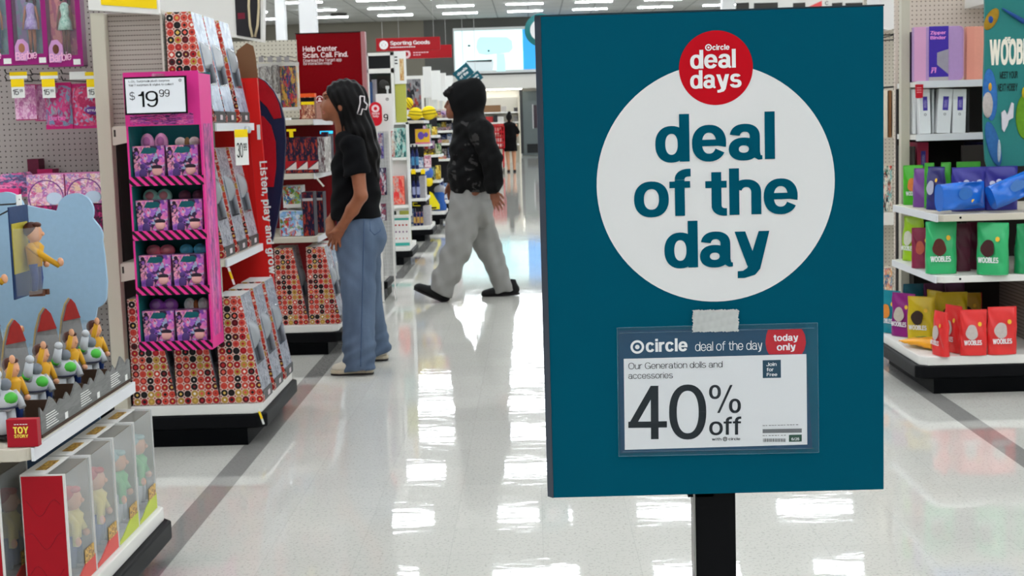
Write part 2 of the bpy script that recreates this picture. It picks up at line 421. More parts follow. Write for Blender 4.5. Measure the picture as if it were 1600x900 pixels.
def floor_mat():
    t = NT('polished_floor', .032, .40); x, y, z = t.coord()
    px, py = t.ma('DIVIDE', x, .305), t.ma('DIVIDE', y, .305)
    cx, cy = t.ma('FLOOR', px), t.ma('FLOOR', py)
    w = t.n('TexWhiteNoise', noise_dimensions='2D'); t.put(w.inputs['Vector'], t.comb(cx, cy))
    fx = t.ma('ABSOLUTE', t.ma('SUBTRACT', t.ma('FRACT', px), .5)); fy = t.ma('ABSOLUTE', t.ma('SUBTRACT', t.ma('FRACT', py), .5))
    seam = t.ma('GREATER_THAN', t.ma('MAXIMUM', fx, fy), .4955)
    tone = t.ma('MULTIPLY_ADD', w.outputs['Value'], .05, .965)
    sp = t.noise(t.vec, 95, 3); fl = t.ma('LESS_THAN', sp, .40)
    base = t.mix(t.ma('MULTIPLY', fl, .42), s2l((204, 202, 194)), s2l((150, 146, 138)))
    big = t.ma('MULTIPLY_ADD', t.noise(t.vec, 1.3, 2), .10, .95)
    base = t.mix(1, base, t.comb(tone, tone, tone), 'MULTIPLY'); base = t.mix(1, base, t.comb(big, big, big), 'MULTIPLY')
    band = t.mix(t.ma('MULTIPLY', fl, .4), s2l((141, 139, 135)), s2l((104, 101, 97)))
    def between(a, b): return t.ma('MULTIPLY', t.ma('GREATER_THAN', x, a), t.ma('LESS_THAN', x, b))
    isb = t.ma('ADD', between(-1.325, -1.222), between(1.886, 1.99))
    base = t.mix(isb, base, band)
    base = t.mix(t.ma('MULTIPLY', seam, .14), base, s2l((110, 106, 100)))
    # waviness of the wax coat, and each tile tipped a hair differently
    wv = t.n('VectorMath', operation='MULTIPLY'); t.put(wv.inputs[0], t.vec); wv.inputs[1].default_value = (1.0, 2.2, 1)
    h = t.ma('ADD', t.ma('MULTIPLY', t.noise(wv.outputs[0], 6, 2), .8), t.ma('MULTIPLY', t.noise(wv.outputs[0], 30, 2), .10))
    tip = t.ma('ADD', t.ma('MULTIPLY', t.ma('SUBTRACT', w.outputs['Value'], .5), t.ma('FRACT', py)), 0)
    t.bump(t.ma('ADD', h, t.ma('MULTIPLY', tip, .35)), .045, .010)
    t.b.inputs['Coat Weight'].default_value = 0.0
    return t.color(base)

def ceiling_mat():
    t = NT('ceiling_tile', .8, .2); x, y, z = t.coord()
    fx = t.ma('ABSOLUTE', t.ma('SUBTRACT', t.ma('FRACT', t.ma('DIVIDE', x, 1.25)), .5))
    fy = t.ma('ABSOLUTE', t.ma('SUBTRACT', t.ma('FRACT', t.ma('DIVIDE', y, 1.725)), .5))
    s = t.ma('MAXIMUM', t.ma('GREATER_THAN', fx, .485), t.ma('GREATER_THAN', fy, .488))
    return t.color(t.mix(s, s2l((186, 187, 184)), s2l((126, 126, 124))))

MF, MC = floor_mat(), ceiling_mat()
M_WALLG = M('grey_wall_paint', (118, 114, 102), .7, noise=.15)
M_WALLD = M('dark_grey_wall_paint', (84, 84, 80), .7, noise=.15)
M_WALLW = M('white_wall_paint', (214, 211, 203), .7, noise=.1)
b = MB(); b.box(XL, YB, -.1, XR, YF, 0); struct('floor', b, MF)
b = MB(); b.box(XL, YB, HC, XR, YF, HC + .1); struct('ceiling', b, MC)
b = MB(); b.box(XL - .1, YB, 0, XL, YF, HC); struct('wall_left', b, M_WALLG)
b = MB(); b.box(XR, YB, 0, XR + .1, YF, HC); struct('wall_right', b, M_WALLW)
b = MB(); b.box(XL, YB - .1, 0, XR, YB, HC); struct('wall_front', b, M_WALLW)
b = MB()
xs = at(664, 100, Y=YF).x
b.mat(0).box(XL, YF, 0, xs, YF + .2, HC); b.mat(1).box(xs, YF - .02, 3.35, XR, YF + .2, HC); b.mat(2).box(xs, YF - .02, 0, XR, YF + .2, 3.35)
struct('wall_back', b, [M_WALLG, M_WALLD, M_WALLW])

# fluorescent strip lamps in rows under the ceiling
M_TUBE = M('lit_lamp_diffuser', (243, 249, 255), .5, emit=LAMP_STRENGTH)
M_HOUS = M('white_lamp_housing', (235, 235, 232), .4)
lamp = thing('strip_lamp', 'white fluorescent strip lamp lit under the ceiling, one of many in straight rows', 'ceiling lamp', (0, 0, 0), 0, 'fluorescent strip lamps')
b = MB(); b.prism([(-.68, .04), (.68, .04), (.66, .07), (-.66, .07)], 'y', -.10, .10)
b.obj('housing', M_HOUS, lamp)
b = MB(); b.box(-.66, -.08, .012, .66, .08, .039); b.obj('diffuser', M_TUBE, lamp)
k = 0
for iy in range(19):
    for ix in range(-5, 7):
        p = (-.12 + 2.5 * ix, 56.3 - 3.45 * iy, HC - .071)
        if k == 0: lamp.location = p
        else: dup(lamp, p)
        k += 1

def column(x, y, r, label):
    c = thing('support_column', label, 'column', (x, y, 0))
    b = MB(); b.prism([(r * a, r * q) for a, q in ((-1, -.9), (-.9, -1), (.9, -1), (1, -.9), (1, .9), (.9, 1), (-.9, 1), (-1, .9))], 'z', 0, HC - .002)
    b.obj('shaft', M('white_column_paint', (222, 222, 222), .5), c)
    b = MB(); b.box(-r - .03, -r - .03, 0, r + .03, r + .03, .9); b.obj('guard', M('column_guard', (190, 188, 184), .5), c)
p = at(482, 30, Y=30); column(p.x, 30, .17, 'wide white support column rising behind the red help panel')
p = at(439, 30, Y=44); column(p.x, 44, .15, 'slim white support column far back, next to the wide white column')
p = at(1137, 5, Y=46); column(p.x, 46, .2, 'white support column far back, just showing over the top of the teal sign')

# smoke detector-like dark vent on the ceiling
p = at(529, 22, Z=HC - .03)
v = thing('ceiling_speaker', 'small round dark fitting on the ceiling between the strip lamps', 'speaker', (p.x, p.y, HC - .001))
b = MB(); b.lathe([(.32, 0), (.32, -.05), (.26, -.09), (.0, -.1)], n=20); b.obj('grille', M('dark_fitting', (70, 68, 66), .6), v)

# ------------------------------------------------------------------ the teal sale sign on its post
YS = 2.35
M_TEAL = M('teal_board_print', (0, 80, 101), .5, spec=.03)
M_DISC = M('white_board_print', (226, 226, 226), .5, spec=.15)
M_RED = M('red_print', (190, 6, 26), .5, spec=.1)
M_WHT = M('white_print', (238, 238, 238), .5, spec=.3)
M_BLACK = M('black_print', (10, 10, 12), .5, spec=.1)
M_BLKM = M('black_steel', (7, 8, 11), .5, spec=.1)
M_STEEL = M('brushed_steel', (150, 150, 148), .35, metal=.8)
tl, br = at(844, 22, Y=YS), at(1381, 769, Y=YS)
sx0, sx1, sz0, sz1 = .0115, br.x, at(1100, 772, Y=YS).z, at(1100, 18, Y=YS).z
sg = thing('promotion_sign', 'tall teal promotion sign on a black post reading deal of the day', 'sign', ((sx0 + sx1) / 2, YS, 0))
ox = (sx0 + sx1) / 2
b = MB(); hw = (sx1 - sx0) / 2
b.prism([(-hw + .0085, .0), (hw, .0), (hw, .045), (-hw, .045), (-hw, .012)], 'z', sz0, sz1)
b.obj('board', M_TEAL, sg, bevel=.0012)
b = MB(); b.prism([(-hw + .0084, -.0003), (-hw - .0006, .0115), (-hw - .0006, .0455), (-hw - .0016, .0455), (-hw - .0016, .0112), (-hw + .0076, -.001)], 'z', sz0, sz1 + .001)
b.obj('side_trim', M('dark_sign_edge', (52, 60, 74), .3, spec=.5), sg)
b = MB(); b.box(-hw - .001, .0, sz1, hw + .001, .045, sz1 + .0025)
b.obj('edge_cap', M('sign_edge_cap', (30, 50, 60), .4), sg)
c = at(1118, 287, Y=YS); rr = (at(1304, 284, Y=YS).x - at(932, 290, Y=YS).x) / 2
b = MB(); disc(b, (c.x - ox, -.0005, c.z), UX, UZ, rr, 96); b.obj('white_disc', M_DISC, sg)
c = at(1118.5, 106, Y=YS); rr = (at(1176.5, 104, Y=YS).x - at(1061, 107, Y=YS).x) / 2
b = MB(); disc(b, (c.x - ox, -.001, c.z), UX, UZ, rr, 72); badge = b.obj('badge', M_RED, sg)
b = MB()
def line(mb, s, x0, x1, yb, yt, y, w=.14, gap=.042, xm=None, asc=CAP):
    """lettering whose left, right, foot and ascender top are read from the photograph"""
    xm = (x0 + x1) / 2 if xm is None else xm
    a, q, t = at(x0, yb, Y=YS), at(x1, yb, Y=YS), at(xm, yt, Y=YS); z0 = at(xm, yb, Y=YS).z
    write(mb, s, (a.x - ox, y, z0), UX, UZ, (t.z - z0) / asc, w, gap, width=q.x - a.x)
line(b, 'deal', 1024.2, 1210.8, 252.2, 178, -.0011, w=.147, gap=.036, xm=1074)
line(b, 'of', 991.2, 1080.0, 337.2, 264.6, -.0011, w=.147, gap=.012, xm=1060)
line(b, 'the', 1102.5, 1246.5, 335.6, 263.0, -.0011, w=.147, gap=.036, xm=1150)
line(b, 'day', 1038.6, 1202.4, 417.6, 344.8, -.0011, w=.147, gap=.03, xm=1085)
b.obj('lettering', M_TEAL, sg)
b = MB()
k = 570 / 1600
line(b, 'deal', 830 + 697 * k, 830 + 897 * k, 301 * k, 219 * k, -.0015, w=.145, gap=.03, xm=830 + 745 * k)
line(b, 'days', 830 + 697 * k, 830 + 922 * k, 388 * k, 308 * k, -.0015, w=.145, gap=.03, xm=830 + 745 * k)
line(b, 'circle', 830 + 794 * k, 830 + 869 * k, 219 * k, 195 * k, -.0015, w=.15, gap=.045)
c = at(830 + 777 * k, 208.5 * k, Y=YS); bullseye(b, (c.x - ox, -.0015, c.z), UX, UZ, .0054)
b.obj('badge_lettering', M_WHT, sg)
b = MB(); pl, pr = at(1086, 800, Y=YS + .02).x - ox, at(1148.5, 800, Y=YS + .02).x - ox
b.box(pl + .0, .012, .012, pr, .05, sz0 + .05); b.obj('post', M_BLKM, sg, bevel=.002)
b = MB(); b.box(pl - .0035, .0115, .012, pl - .0003, .05, sz0 - .003); b.obj('post_edge', M_STEEL, sg)
b = MB(); b.prism([(-.2, -.16), (.2, -.16), (.22, -.14), (.22, .22), (.2, .24), (-.2, .24), (-.22, .22), (-.22, -.14)], 'z', 0, .014)
b.obj('base_plate', M_BLKM, sg)
b = MB(); b.box(pl - .012, .012, sz0 - .008, pl + .03, .04, sz0 - .003); b.obj('clip', M_BLKM, sg)

# the laminated price notice taped to it
def PN(x, y): return at(960 + x * 330 / 1188, 470 + y * 250 / 900, Y=YS)
nt_ = thing('price_notice', 'white and navy 40% off notice in a clear sleeve taped to the teal sign', 'notice', (ox, YS - .0024, 0))
def npoly(mb, pts, y): mb.add([(PN(*p).x - ox, y, PN(*p).z) for p in pts], [tuple(range(len(pts)))])
b = MB(); npoly(b, [(22, 165), (1070, 150), (1112, 830), (34, 855)], -.0003); b.obj('backing_card', M('navy_card', (14, 62, 92), .35), nt_)
b = MB(); npoly(b, [(52, 325), (1078, 298), (1083, 806), (58, 836)], -.0006); b.obj('paper', M('white_paper', (226, 227, 229), .6), nt_)
b = MB(); npoly(b, [(862, 162), (1052, 157), (1070, 190), (1076, 235), (1066, 275), (1052, 298), (868, 299), (855, 275), (848, 235), (853, 190)], -.0007); b.obj('round_badge', M_RED, nt_)
def nline(mb, s, x0, x1, yb0, yb1, yt, w=.09, y=-.0009, gap=.05, asc=CAP):
    """a line whose foot runs from (x0,yb0) to (x1,yb1) and whose ascender tops stand at yt over x0"""
    a, q, t = PN(x0, yb0), PN(x1, yb1), PN(x0, yt)
    u = (q - a); L = u.length; u.normalize(); v = Vector((-u.z, 0, u.x))
    write(mb, s, (a.x - ox, y, a.z), u, v, (t.z - a.z) / asc, w, gap, width=L)
b = MB()
nline(b, 'circle', 176, 410, 287, 281, 214, .15, gap=.045)
nline(b, 'deal of the day', 453, 830, 281, 272, 230, .07)
nline(b, 'today', 893, 1032, 226, 222, 188, .14); nline(b, 'only', 912, 1018, 278, 274, 239, .14)
c = PN(128, 258); bullseye(b, (c.x - ox, -.0009, c.z), UX, UZ, .0112)
b.obj('header_lettering', M_WHT, nt_)
b = MB()
nline(b, 'Our Generation dolls and', 78, 607, 383, 372, 348, .075)
nline(b, 'accessories', 78, 328, 437, 433, 403, .075)
nline(b, '40', 78, 516, 778, 772, 478, .105, gap=.03)
nline(b, '%', 532, 710, 630, 626, 474, .10); nline(b, 'off', 532, 712, 753, 750, 652, .12, gap=.03)
nline(b, 'with', 547, 600, 784, 783, 768, .12); nline(b, 'circle', 640, 706, 782, 781, 767, .13)
c = PN(621, 775); bullseye(b, (c.x - ox, -.0009, c.z), UX, UZ, .0037)
for i in range(25):
    x, w_ = 834 + i * 5.2, 1.6 + 1.5 * ((i * 7) % 3) / 2
    npoly(b, [(x, 772), (x + w_, 772), (x + w_, 791), (x, 791)], -.0009)
for x, w_, yy in [(832 + i * 17, 13 - 4 * (i % 3 == 1), 701 - i * .45) for i in range(12)] + [(832 + i * 17, 12 - 5 * (i % 4 == 1), 758 - i * .4) for i in range(8)]:
    npoly(b, [(x, yy - 3), (x + w_, yy - 3), (x + w_, yy), (x, yy)], -.0009)
b.obj('print', M_BLACK, nt_)
b = MB(); npoly(b, [(832, 720), (1052, 716), (1052, 739), (832, 742)], -.0008); b.obj('grey_bar', M('grey_print', (112, 112, 114), .6), nt_)
b = MB(); npoly(b, [(980, 752), (1052, 750), (1052, 789), (980, 791)], -.0008); b.obj('date_box', M('green_print', (34, 70, 52), .6), nt_)
b = MB(); npoly(b, [(832, 333), (934, 330), (935, 431), (833, 433)], -.0008); b.obj('join_box', M('navy_print', (8, 58, 80), .5), nt_)
b = MB()
nline(b, 'Join', 853, 910, 366, 364, 346, .13); nline(b, 'for', 855, 893, 395, 394, 375, .13); nline(b, 'Free', 855, 914, 422, 421, 404, .13)
nline(b, '6/25', 994, 1038, 783, 782, 768, .13)
b.obj('box_lettering', M_WHT, nt_)
b = MB()
npoly(b, [(14, 150), (1140, 122), (1148, 850), (24, 872)], -.0014)
b.obj('sleeve', film('clear_sleeve', (190, 214, 232), .05, .12), nt_)
b = MB()
for a, q in (((14, 150), (1140, 122)), ((1140, 122), (1148, 850)), ((24, 872), (1148, 850)), ((14, 150), (24, 872)), ((30, 180), (1120, 152)), ((46, 846), (1120, 826))):
    A, Q_ = PN(*a), PN(*q); b.tube([(A.x - ox, -.0015, A.z), (Q_.x - ox, -.0015, Q_.z)], .0006, 5)
b.obj('sleeve_seam', M('sleeve_edge', (110, 150, 172), .2, alpha=.35), nt_)

tp = thing('tape_strip', 'short crinkled strip of silvery translucent tape above the price notice', 'tape', (PN(566, 110).x, YS - .0045, PN(566, 110).z))
def tapefn(u, v):
    p = PN(438 + (696 - 438) * u, 50 + 124 * v - 4 * u); j = .004 * 0
    e = (((int(u * 60) * 37) % 5) - 2) * .0004 if v in (0.0, 1.0) else 0
    e2 = (((int(v * 30) * 53) % 5) - 2) * .0006 if u in (0.0, 1.0) else 0
    return (p.x - PN(566, 110).x + e2, -.0004 - .0007 * abs(math.sin(u * 23 + v * 3)) * abs(math.sin(v * 9 + u * 4)), p.z - PN(566, 110).z + e)
b = MB(); b.grid(tapefn, 40, 20); b.obj('film_strip', M('silvery_tape', (205, 208, 206), .3, spec=.6, alpha=.92, noise=.2), tp)

# ------------------------------------------------------------------ shelving
M_BEIGE = M('beige_shelf_enamel', (206, 198, 182), .45)
M_CREAM = M('cream_post_enamel', (196, 190, 172), .45)
M_WSHELF = M('white_shelf_enamel', (232, 230, 224), .4)
M_RAIL = M('white_price_rail', (226, 227, 230), .3)
M_KICK = M('black_plinth', (4, 5, 7), .55, spec=.06)
M_BUMP = M('black_rubber_bumper', (10, 11, 14), .5, spec=.1)
M_DARKP = M('dark_panel', (44, 38, 36), .7)
M_PEG = peg_mat('grey_pegboard', (172, 163, 158), (62, 54, 52))
M_PEGY = peg_mat('cream_pegboard', (214, 208, 196), (120, 112, 100), axes='yz')
M_PEGX = peg_mat('cream_pegboard_across', (205, 198, 184), (110, 102, 92))
M_MESH = NT('woven_grey_panel', .6)
_x, _y, _z = M_MESH.coord()
_l = M_MESH.ma('GREATER_THAN', M_MESH.ma('FRACT', M_MESH.ma('DIVIDE', _z, .021)), .80)
_k = M_MESH.ma('GREATER_THAN', M_MESH.ma('FRACT', M_MESH.ma('DIVIDE', _x, .012)), .55)
M_MESH = M_MESH.color(M_MESH.mix(M_MESH.ma('MULTIPLY', _l, M_MESH.ma('MULTIPLY_ADD', _k, .5, .5)), s2l((172, 161, 152)), s2l((92, 82, 78))))
M_YEL = M('yellow_print', (250, 214, 10), .5)
M_TAGW = M('white_tag', (236, 236, 232), .5)
M_CLEAR = film('clear_blister', (235, 240, 245), .16, .06)
M_CLEAR2 = film('clear_window', (225, 232, 236), .22, .05)
M_HOOK = M('steel_hook', (60, 58, 58), .35, metal=.7)

def endcap(label, yn, yf, s, xk, xback, shelves, posts=True, deck=.185, over=.10, kick=.075, backs=None, name='shelf_unit'):
    """an end-of-aisle shelf unit: plinth, bumper and deck tray, shelves with price rails; s=+1 opens towards +X"""
    r = thing(name, label, 'shelf unit', (xk, (yn + yf) / 2, 0))
    X = lambda d: xk + s * d
    b = MB(); b.box(xback, yn + .0, 0, xk, yf, kick); part('plinth', b, M_KICK, r)
    c = .035
    def outl(d, g=0): return [(xback, yn - g), (X(d - c), yn - g), (X(d), yn - g + c), (X(d), yf + g - c), (X(d - c), yf + g), (xback, yf + g)]
    b = MB(); b.prism(outl(over), 'z', kick, deck - .045); part('bumper', b, M_BUMP, r, bevel=.008)
    b = MB(); b.prism(outl(over - .022, -.006), 'z', deck - .045, deck); part('deck_tray', b, M_WSHELF, r, bevel=.004)
    for i, (z, d, m) in enumerate(shelves):
        b = MB(); b.prism([(xback, yn + .004), (X(d - .03), yn + .004), (X(d - .004), yn + .03), (X(d - .004), yf - .03), (X(d - .03), yf - .004), (xback, yf - .004)], 'z', z - .034, z)
        sh = part('shelf', b, m, r, bevel=.003)
        b = MB(); b.box(X(d - .004), yn + .02, z - .036, X(d + .004), yf - .02, z - .001); sub('price_rail', b, M_RAIL, sh)
    return r

def price_tag(label, p, u, v, w, h, top, head=0, digits=None, cents=None, group=None, topm=None):
    """paper shelf tag standing on its own plane: yellow strip over white with the price"""
    p, u, v = Vector(p), Vector(u), Vector(v); n = u.cross(v)
    t = thing('price_tag', label, 'price tag', p, 0, group)
    b = MB(); b.quad(-u * w / 2, u * w / 2, u * w / 2 + v * h, -u * w / 2 + v * h); card = b.obj('card', M_TAGW, t, solid=.0012)
    b = MB(); e = n * .0012
    b.quad(-u * w / 2 + v * h * (1 - top) + e, u * w / 2 + v * h * (1 - top) + e, u * w / 2 + v * h + e, -u * w / 2 + v * h + e); b.obj('yellow_strip', topm or M_YEL, t)
    if digits:
        b = MB(); zz = h * (1 - top)
        write(b, digits, -u * w * .40 + v * zz * .28 + e * 1.5, u, v, zz * .72, .10, width=w * .46)
        if cents: write(b, cents, u * w * .12 + v * zz * .52 + e * 1.5, u, v, zz * .36, .11, width=w * .26)
        b.obj('price_print', M_BLACK, t)
    return t

# ------------------------------------------------------------------ nearest end unit on the left: boxed toys, packs on the shelf, cloud board
TY0, TY1, TXK = 3.62, 4.62, -1.33
u1 = endcap('nearest left shelf unit with toy packs on its shelf and boxed dolls below', TY0, TY1, 1, TXK, -2.15, [(.60, .015, M_BEIGE)], over=.115)
b = MB(); b.box(-2.15, TY0, .14, -2.11, TY1, 1.35); part('back_panel', b, M_PEGY, u1)

cl = thing('cloud_board', 'pale blue cloud-shaped board standing behind the toy packs', 'display board', (-1.75, TY1 + .03, .185))
def circ(cx, cy, r, a0, a1, n=14): return [(cx + r * math.cos(math.radians(a0 + (a1 - a0) * i / n)), cy - r * math.sin(math.radians(a0 + (a1 - a0) * i / n))) for i in range(n + 1)]
pix = [(-40, 345)] + circ(8, 330, 30, 150, 20) + [(60, 325), (88, 330)] + circ(117, 331, 29, 150, -20) + circ(133, 370, 27, 40, -12) + [(163, 400), (167, 440)] + circ(146, 462, 20, 0, -75, 6) + [(148, 500), (146, 610), (-40, 650)]
P_ = [at(x, y, Y=TY1 + .03) for x, y in pix]
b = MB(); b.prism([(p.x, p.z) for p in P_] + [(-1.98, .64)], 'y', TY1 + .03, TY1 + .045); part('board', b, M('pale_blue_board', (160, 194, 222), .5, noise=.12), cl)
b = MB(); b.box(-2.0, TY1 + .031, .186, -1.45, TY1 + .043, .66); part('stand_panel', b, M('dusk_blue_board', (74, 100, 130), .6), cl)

# --- packs with two figures each on the shelf
M_SKIN = M('doll_skin', (222, 164, 128), .5)
M_BROWN = M('brown_hair_plastic', (72, 36, 24), .4)
M_YSH = M('mustard_sleeve', (214, 160, 40), .5)
M_WPL = M('white_plastic', (196, 200, 205), .3)
M_GPL = M('green_plastic', (74, 178, 62), .35)
M_JEAN = M('blue_trouser_plastic', (38, 62, 120), .5)
M_BROWNB = M('brown_boot_plastic', (92, 52, 34), .5)
def toy_doll(par, o, s=1.0, arm=(.05, 0, .075), hair=M_BROWN, top=M_YSH, bottom=M_JEAN, skin=M_SKIN, look=(1, 0), dress=None):
    """a small doll facing local +x: head, torso, limbs; o is the place of its feet"""
    o = Vector(o); V = lambda x, y, z: o + Vector((x, y, z)) * s
    b = MB(); b.tube([V(0, .016, .085), V(.004, .018, .045), V(0, .018, .008)], [.0125 * s, .010 * s, .008 * s]); b.tube([V(0, -.016, .085), V(.004, -.018, .045), V(0, -.018, .008)], [.0125 * s, .010 * s, .008 * s])
    body = b.obj('doll', bottom, par)
    b = MB(); b.tube([V(0, 0, .078), V(0, 0, .10), V(.002, 0, .13), V(0, 0, .142)], [.019 * s, .020 * s, .025 * s, .014 * s], 12); b.obj('shirt', top, body)
    b = MB(); b.tube([V(0, -.026, .134), V(.02, -.04, .12), V(arm[0], -.045 + arm[1], .13 + arm[2])], [.010 * s, .009 * s, .007 * s]); b.obj('sleeve', top, body); b = MB(); b.tube([V(0, .026, .134), V(.004, .036, .11), V(.016, .036, .088)], [.010 * s, .009 * s, .007 * s]); b.obj('sleeve', top, body)
    b = MB(); b.ball(V(arm[0] + .004, -.045 + arm[1], .14 + arm[2]), (.009 * s, .007 * s, .012 * s), 8, 6); b.obj('hand', skin, body); b = MB(); b.ball(V(.018, .036, .080), .009 * s, 8, 6); b.obj('hand', skin, body)
    b = MB(); b.ball(V(.004, 0, .166), (.021 * s, .019 * s, .026 * s)); b.ball(V(.024, 0, .164), (.007 * s, .005 * s, .006 * s), 8, 6); b.tube([V(0, 0, .138), V(0, 0, .155)], .010 * s); b.obj('head', skin, body)
    b = MB(); b.ball(V(-.004, 0, .176), (.022 * s, .021 * s, .021 * s)); b.ball(V(.010, 0, .188), (.014 * s, .017 * s, .008 * s), 8, 6); b.obj('hair', hair, body)
    for sy in (-1, 1):
        b = MB(); b.prism([tuple((V(-.012, sy * .018, 0) + Vector((dx * s, dy * s, 0)))[:2]) for dx, dy in ((0, -.009), (.036, -.008), (.04, 0), (.036, .008), (0, .009))], 'z', o.z, o.z + .014 * s); b.obj('boot', M_BROWNB, body)
    return body
def toy_robot(par, o, s=1.0):
    """a chunky white toy robot with a green breastplate, one arm lifted"""
    o = Vector(o); V = lambda x, y, z: o + Vector((x, y, z)) * s
    b = MB(); b.ball(V(0, 0, .105), (.034 * s, .040 * s, .036 * s)); b.tube([V(0, .018, .075), V(0, .02, .04), V(0, .02, .004)], [.014 * s, .015 * s, .017 * s]); b.tube([V(0, -.018, .075), V(0, -.02, .04), V(0, -.02, .004)], [.014 * s, .015 * s, .017 * s])
    body = b.obj('robot', M_WPL, par)
    b = MB(); b.tube([V(.0, -.036, .125), V(.012, -.05, .15), V(.022, -.05, .185)], [.013 * s, .015 * s, .013 * s]); b.ball(V(.024, -.05, .196), .014 * s, 10, 7); b.obj('arm', M_WPL, body); b = MB(); b.tube([V(.0, .036, .125), V(.004, .052, .10), V(.02, .05, .075)], [.013 * s, .014 * s, .012 * s]); b.obj('arm', M_WPL, body)
    b = MB(); b.ball(V(.012, 0, .112), (.028 * s, .030 * s, .022 * s)); b.tube([V(.0, -.043, .137), V(.008, -.047, .145)], .017 * s); b.obj('breastplate', M_GPL, body)
    b = MB(); b.tube([V(0, 0, .088), V(0, 0, .082)], [.037 * s, .034 * s], 14); b.obj('belt', M('slate_plastic', (62, 64, 84), .4), body)
    b = MB(); b.ball(V(.004, 0, .155), (.018 * s, .02 * s, .02 * s)); b.obj('visor', M('smoky_plastic', (120, 126, 134), .15), body)
    return body
M_CARD = M('grey_card_print', (140, 138, 138), .4, noise=.5)
M_CARDE = M('gold_card_edge', (176, 150, 98), .5)
M_TIP = M('red_tip_print', (168, 40, 36), .4, noise=.35)
M_TRAY = print_mat('slate_tray_print', [(92, 92, 90), (104, 104, 102), (84, 84, 82), (98, 98, 96)], 5, 3)
def figure_pack():
    r = thing('figure_pack', 'x', 'toy pack', (0, 0, 0))
    # card faces +x, boat outline in (y,z)
    W, H = .056, .272
    out = [(-W, .0), (-W, .10), (-W * .90, .16), (-W * .68, .212), (-W * .34, .255), (0, H), (W * .34, .255), (W * .68, .212), (W * .90, .16), (W, .10), (W, 0)]
    b = MB(); b.prism(out, 'x', -.055, -.050); b.obj('card', M_CARD, r)
    tip = [(y * .96, z) for y, z in out if z > .205] 
    b = MB(); b.prism([(-W * .71, .206)] + tip + [(W * .71, .206)], 'x', -.0502, -.047); t = b.obj('tip_label', M_TIP, r)
    b = MB(); b.prism([(y * 1.03, z * 1.012) for y, z in out], 'x', -.0595, -.0552); b.obj('card_edge', M_CARDE, r)
    b = MB(); b.grid(lambda u, v: ((-.046 + .085 * math.sin(math.pi * min(1, max(0, u))) ** .45 * (1 - .35 * v)), -W * .86 + 1.72 * W * u, .012 + .185 * v), 10, 6); b.obj('blister', M_CLEAR, r)
    toy_doll(r, (.012, .030, .008), .98, arm=(.052, -.005, .062))
    toy_robot(r, (.044, -.030, .006), .86)
    b = MB(); b.box(-.05, -.066, 0, .068, .066, .006); b.obj('pack_base', M('dark_card', (40, 36, 36), .6), r)
    return r
fp = figure_pack(); ZS = .60
for i, y in enumerate((3.78, 4.02, 4.265, 4.51)):
    lab = ['toy pack half out of frame at the left, with a brown-haired doll and robot', 'toy pack just behind the red box on the shelf, doll with arm reaching forward',
           'middle toy pack on the left shelf, between two others with red tips', 'farthest toy pack on the left shelf, doll arm raised high by the post'][i]
    pos = (-1.440 + (.0, .0, .005, .004)[i], y, ZS + .012)
    if i == 0: fp.location = pos; fp['label'] = lab; fp['group'] = 'toy packs on the near shelf'; fp.rotation_euler = (0, 0, -.42)
    else: dup(fp, pos, -.45 + .05 * (i % 2), lab)
for i, (x, y) in enumerate(((-1.63, 4.36), (-1.63, 4.12))):
    dup(fp, (x, y, ZS + .012), -.25, ['rear toy pack whose red tip shows behind the middle pack', 'rear toy pack tucked behind the pack with the reaching doll'][i])
tr = thing('card_tray', 'low dark grey printed card tray holding the toy packs along the shelf edge', 'tray', (-1.45, 4.12, ZS + .001))
b = MB(); b.box(-1.70, TY0 + .13, ZS + .001, -1.325, TY1 - .01, ZS + .009); part('tray_floor', b, M('brown_card', (72, 54, 42), .7), tr)
top = []
y = TY0 + .13; i = 0
while y < TY1 - .01:
    top.append((y, ZS + .062 + (.022, .0, .014, .006)[i % 4] + (.03 if i % 8 == 3 else 0))); y += .028; i += 1
b = MB(); b.prism([(TY0 + .13, ZS + .004)] + top + [(TY1 - .012, ZS + .07), (TY1 - .012, ZS + .004)], 'x', -1.332, -1.327); lip = part('tray_lip', b, M_TRAY, tr)
for k in range(3):
    b = MB()
    for q in range(6): b.box(-1.3268, TY0 + .17 + k * .3, ZS + .018 + q * .007, -1.3262, TY0 + .17 + k * .3 + .10 - .012 * (q % 3), ZS + .0205 + q * .007)
    sub('lettering', b, M_TAGW, lip)
for k in range(3):
    b = MB(); b.box(-1.3268, TY0 + .325 + k * .3, ZS + .012, -1.3262, TY0 + .35 + k * .3, ZS + .03)
    sub('white_label', b, M_TAGW, lip)
for y in (3.895, 4.14, 4.385):
    b = MB(); b.box(-1.42, y, ZS + .009, -1.335, y + .004, ZS + .078); part('divider', b, M('brown_card', (72, 54, 42)), tr)

# small red logo block at the tray's near end
p0, p1 = at(12, 700, Y=3.645), at(57, 655, Y=3.645)
lb = thing('logo_block', 'small red block with yellow lettering at the near end of the toy shelf', 'sign', ((p0.x + p1.x) / 2, 3.66, ZS + .001))
b = MB(); b.box(p0.x, 3.645, ZS + .001, p1.x, 3.672, p1.z + (ZS - p0.z)); part('block', b, M('deep_red_card', (164, 18, 36), .45), lb, bevel=.001)
b = MB(); w_ = p1.x - p0.x; zc = ZS + .043
write(b, 'TOY', (p0.x + w_ * .22, 3.6442, zc - .006), UX, UZ, .025, .19, .02, width=w_ * .5)
write(b, 'STORY', (p0.x + w_ * .24, 3.6442, zc - .017), UX, UZ, .012, .17, .05, width=w_ * .46)
part('lettering', b, M('logo_yellow', (250, 226, 90), .5), lb)
b = MB(); 
for k in range(5): b.box(p0.x + w_ * (.26 + k * .09), 3.6443, zc + .017, p0.x + w_ * (.26 + k * .09) + w_ * (.07 if k != 1 else .06), 3.6446, zc + .019)
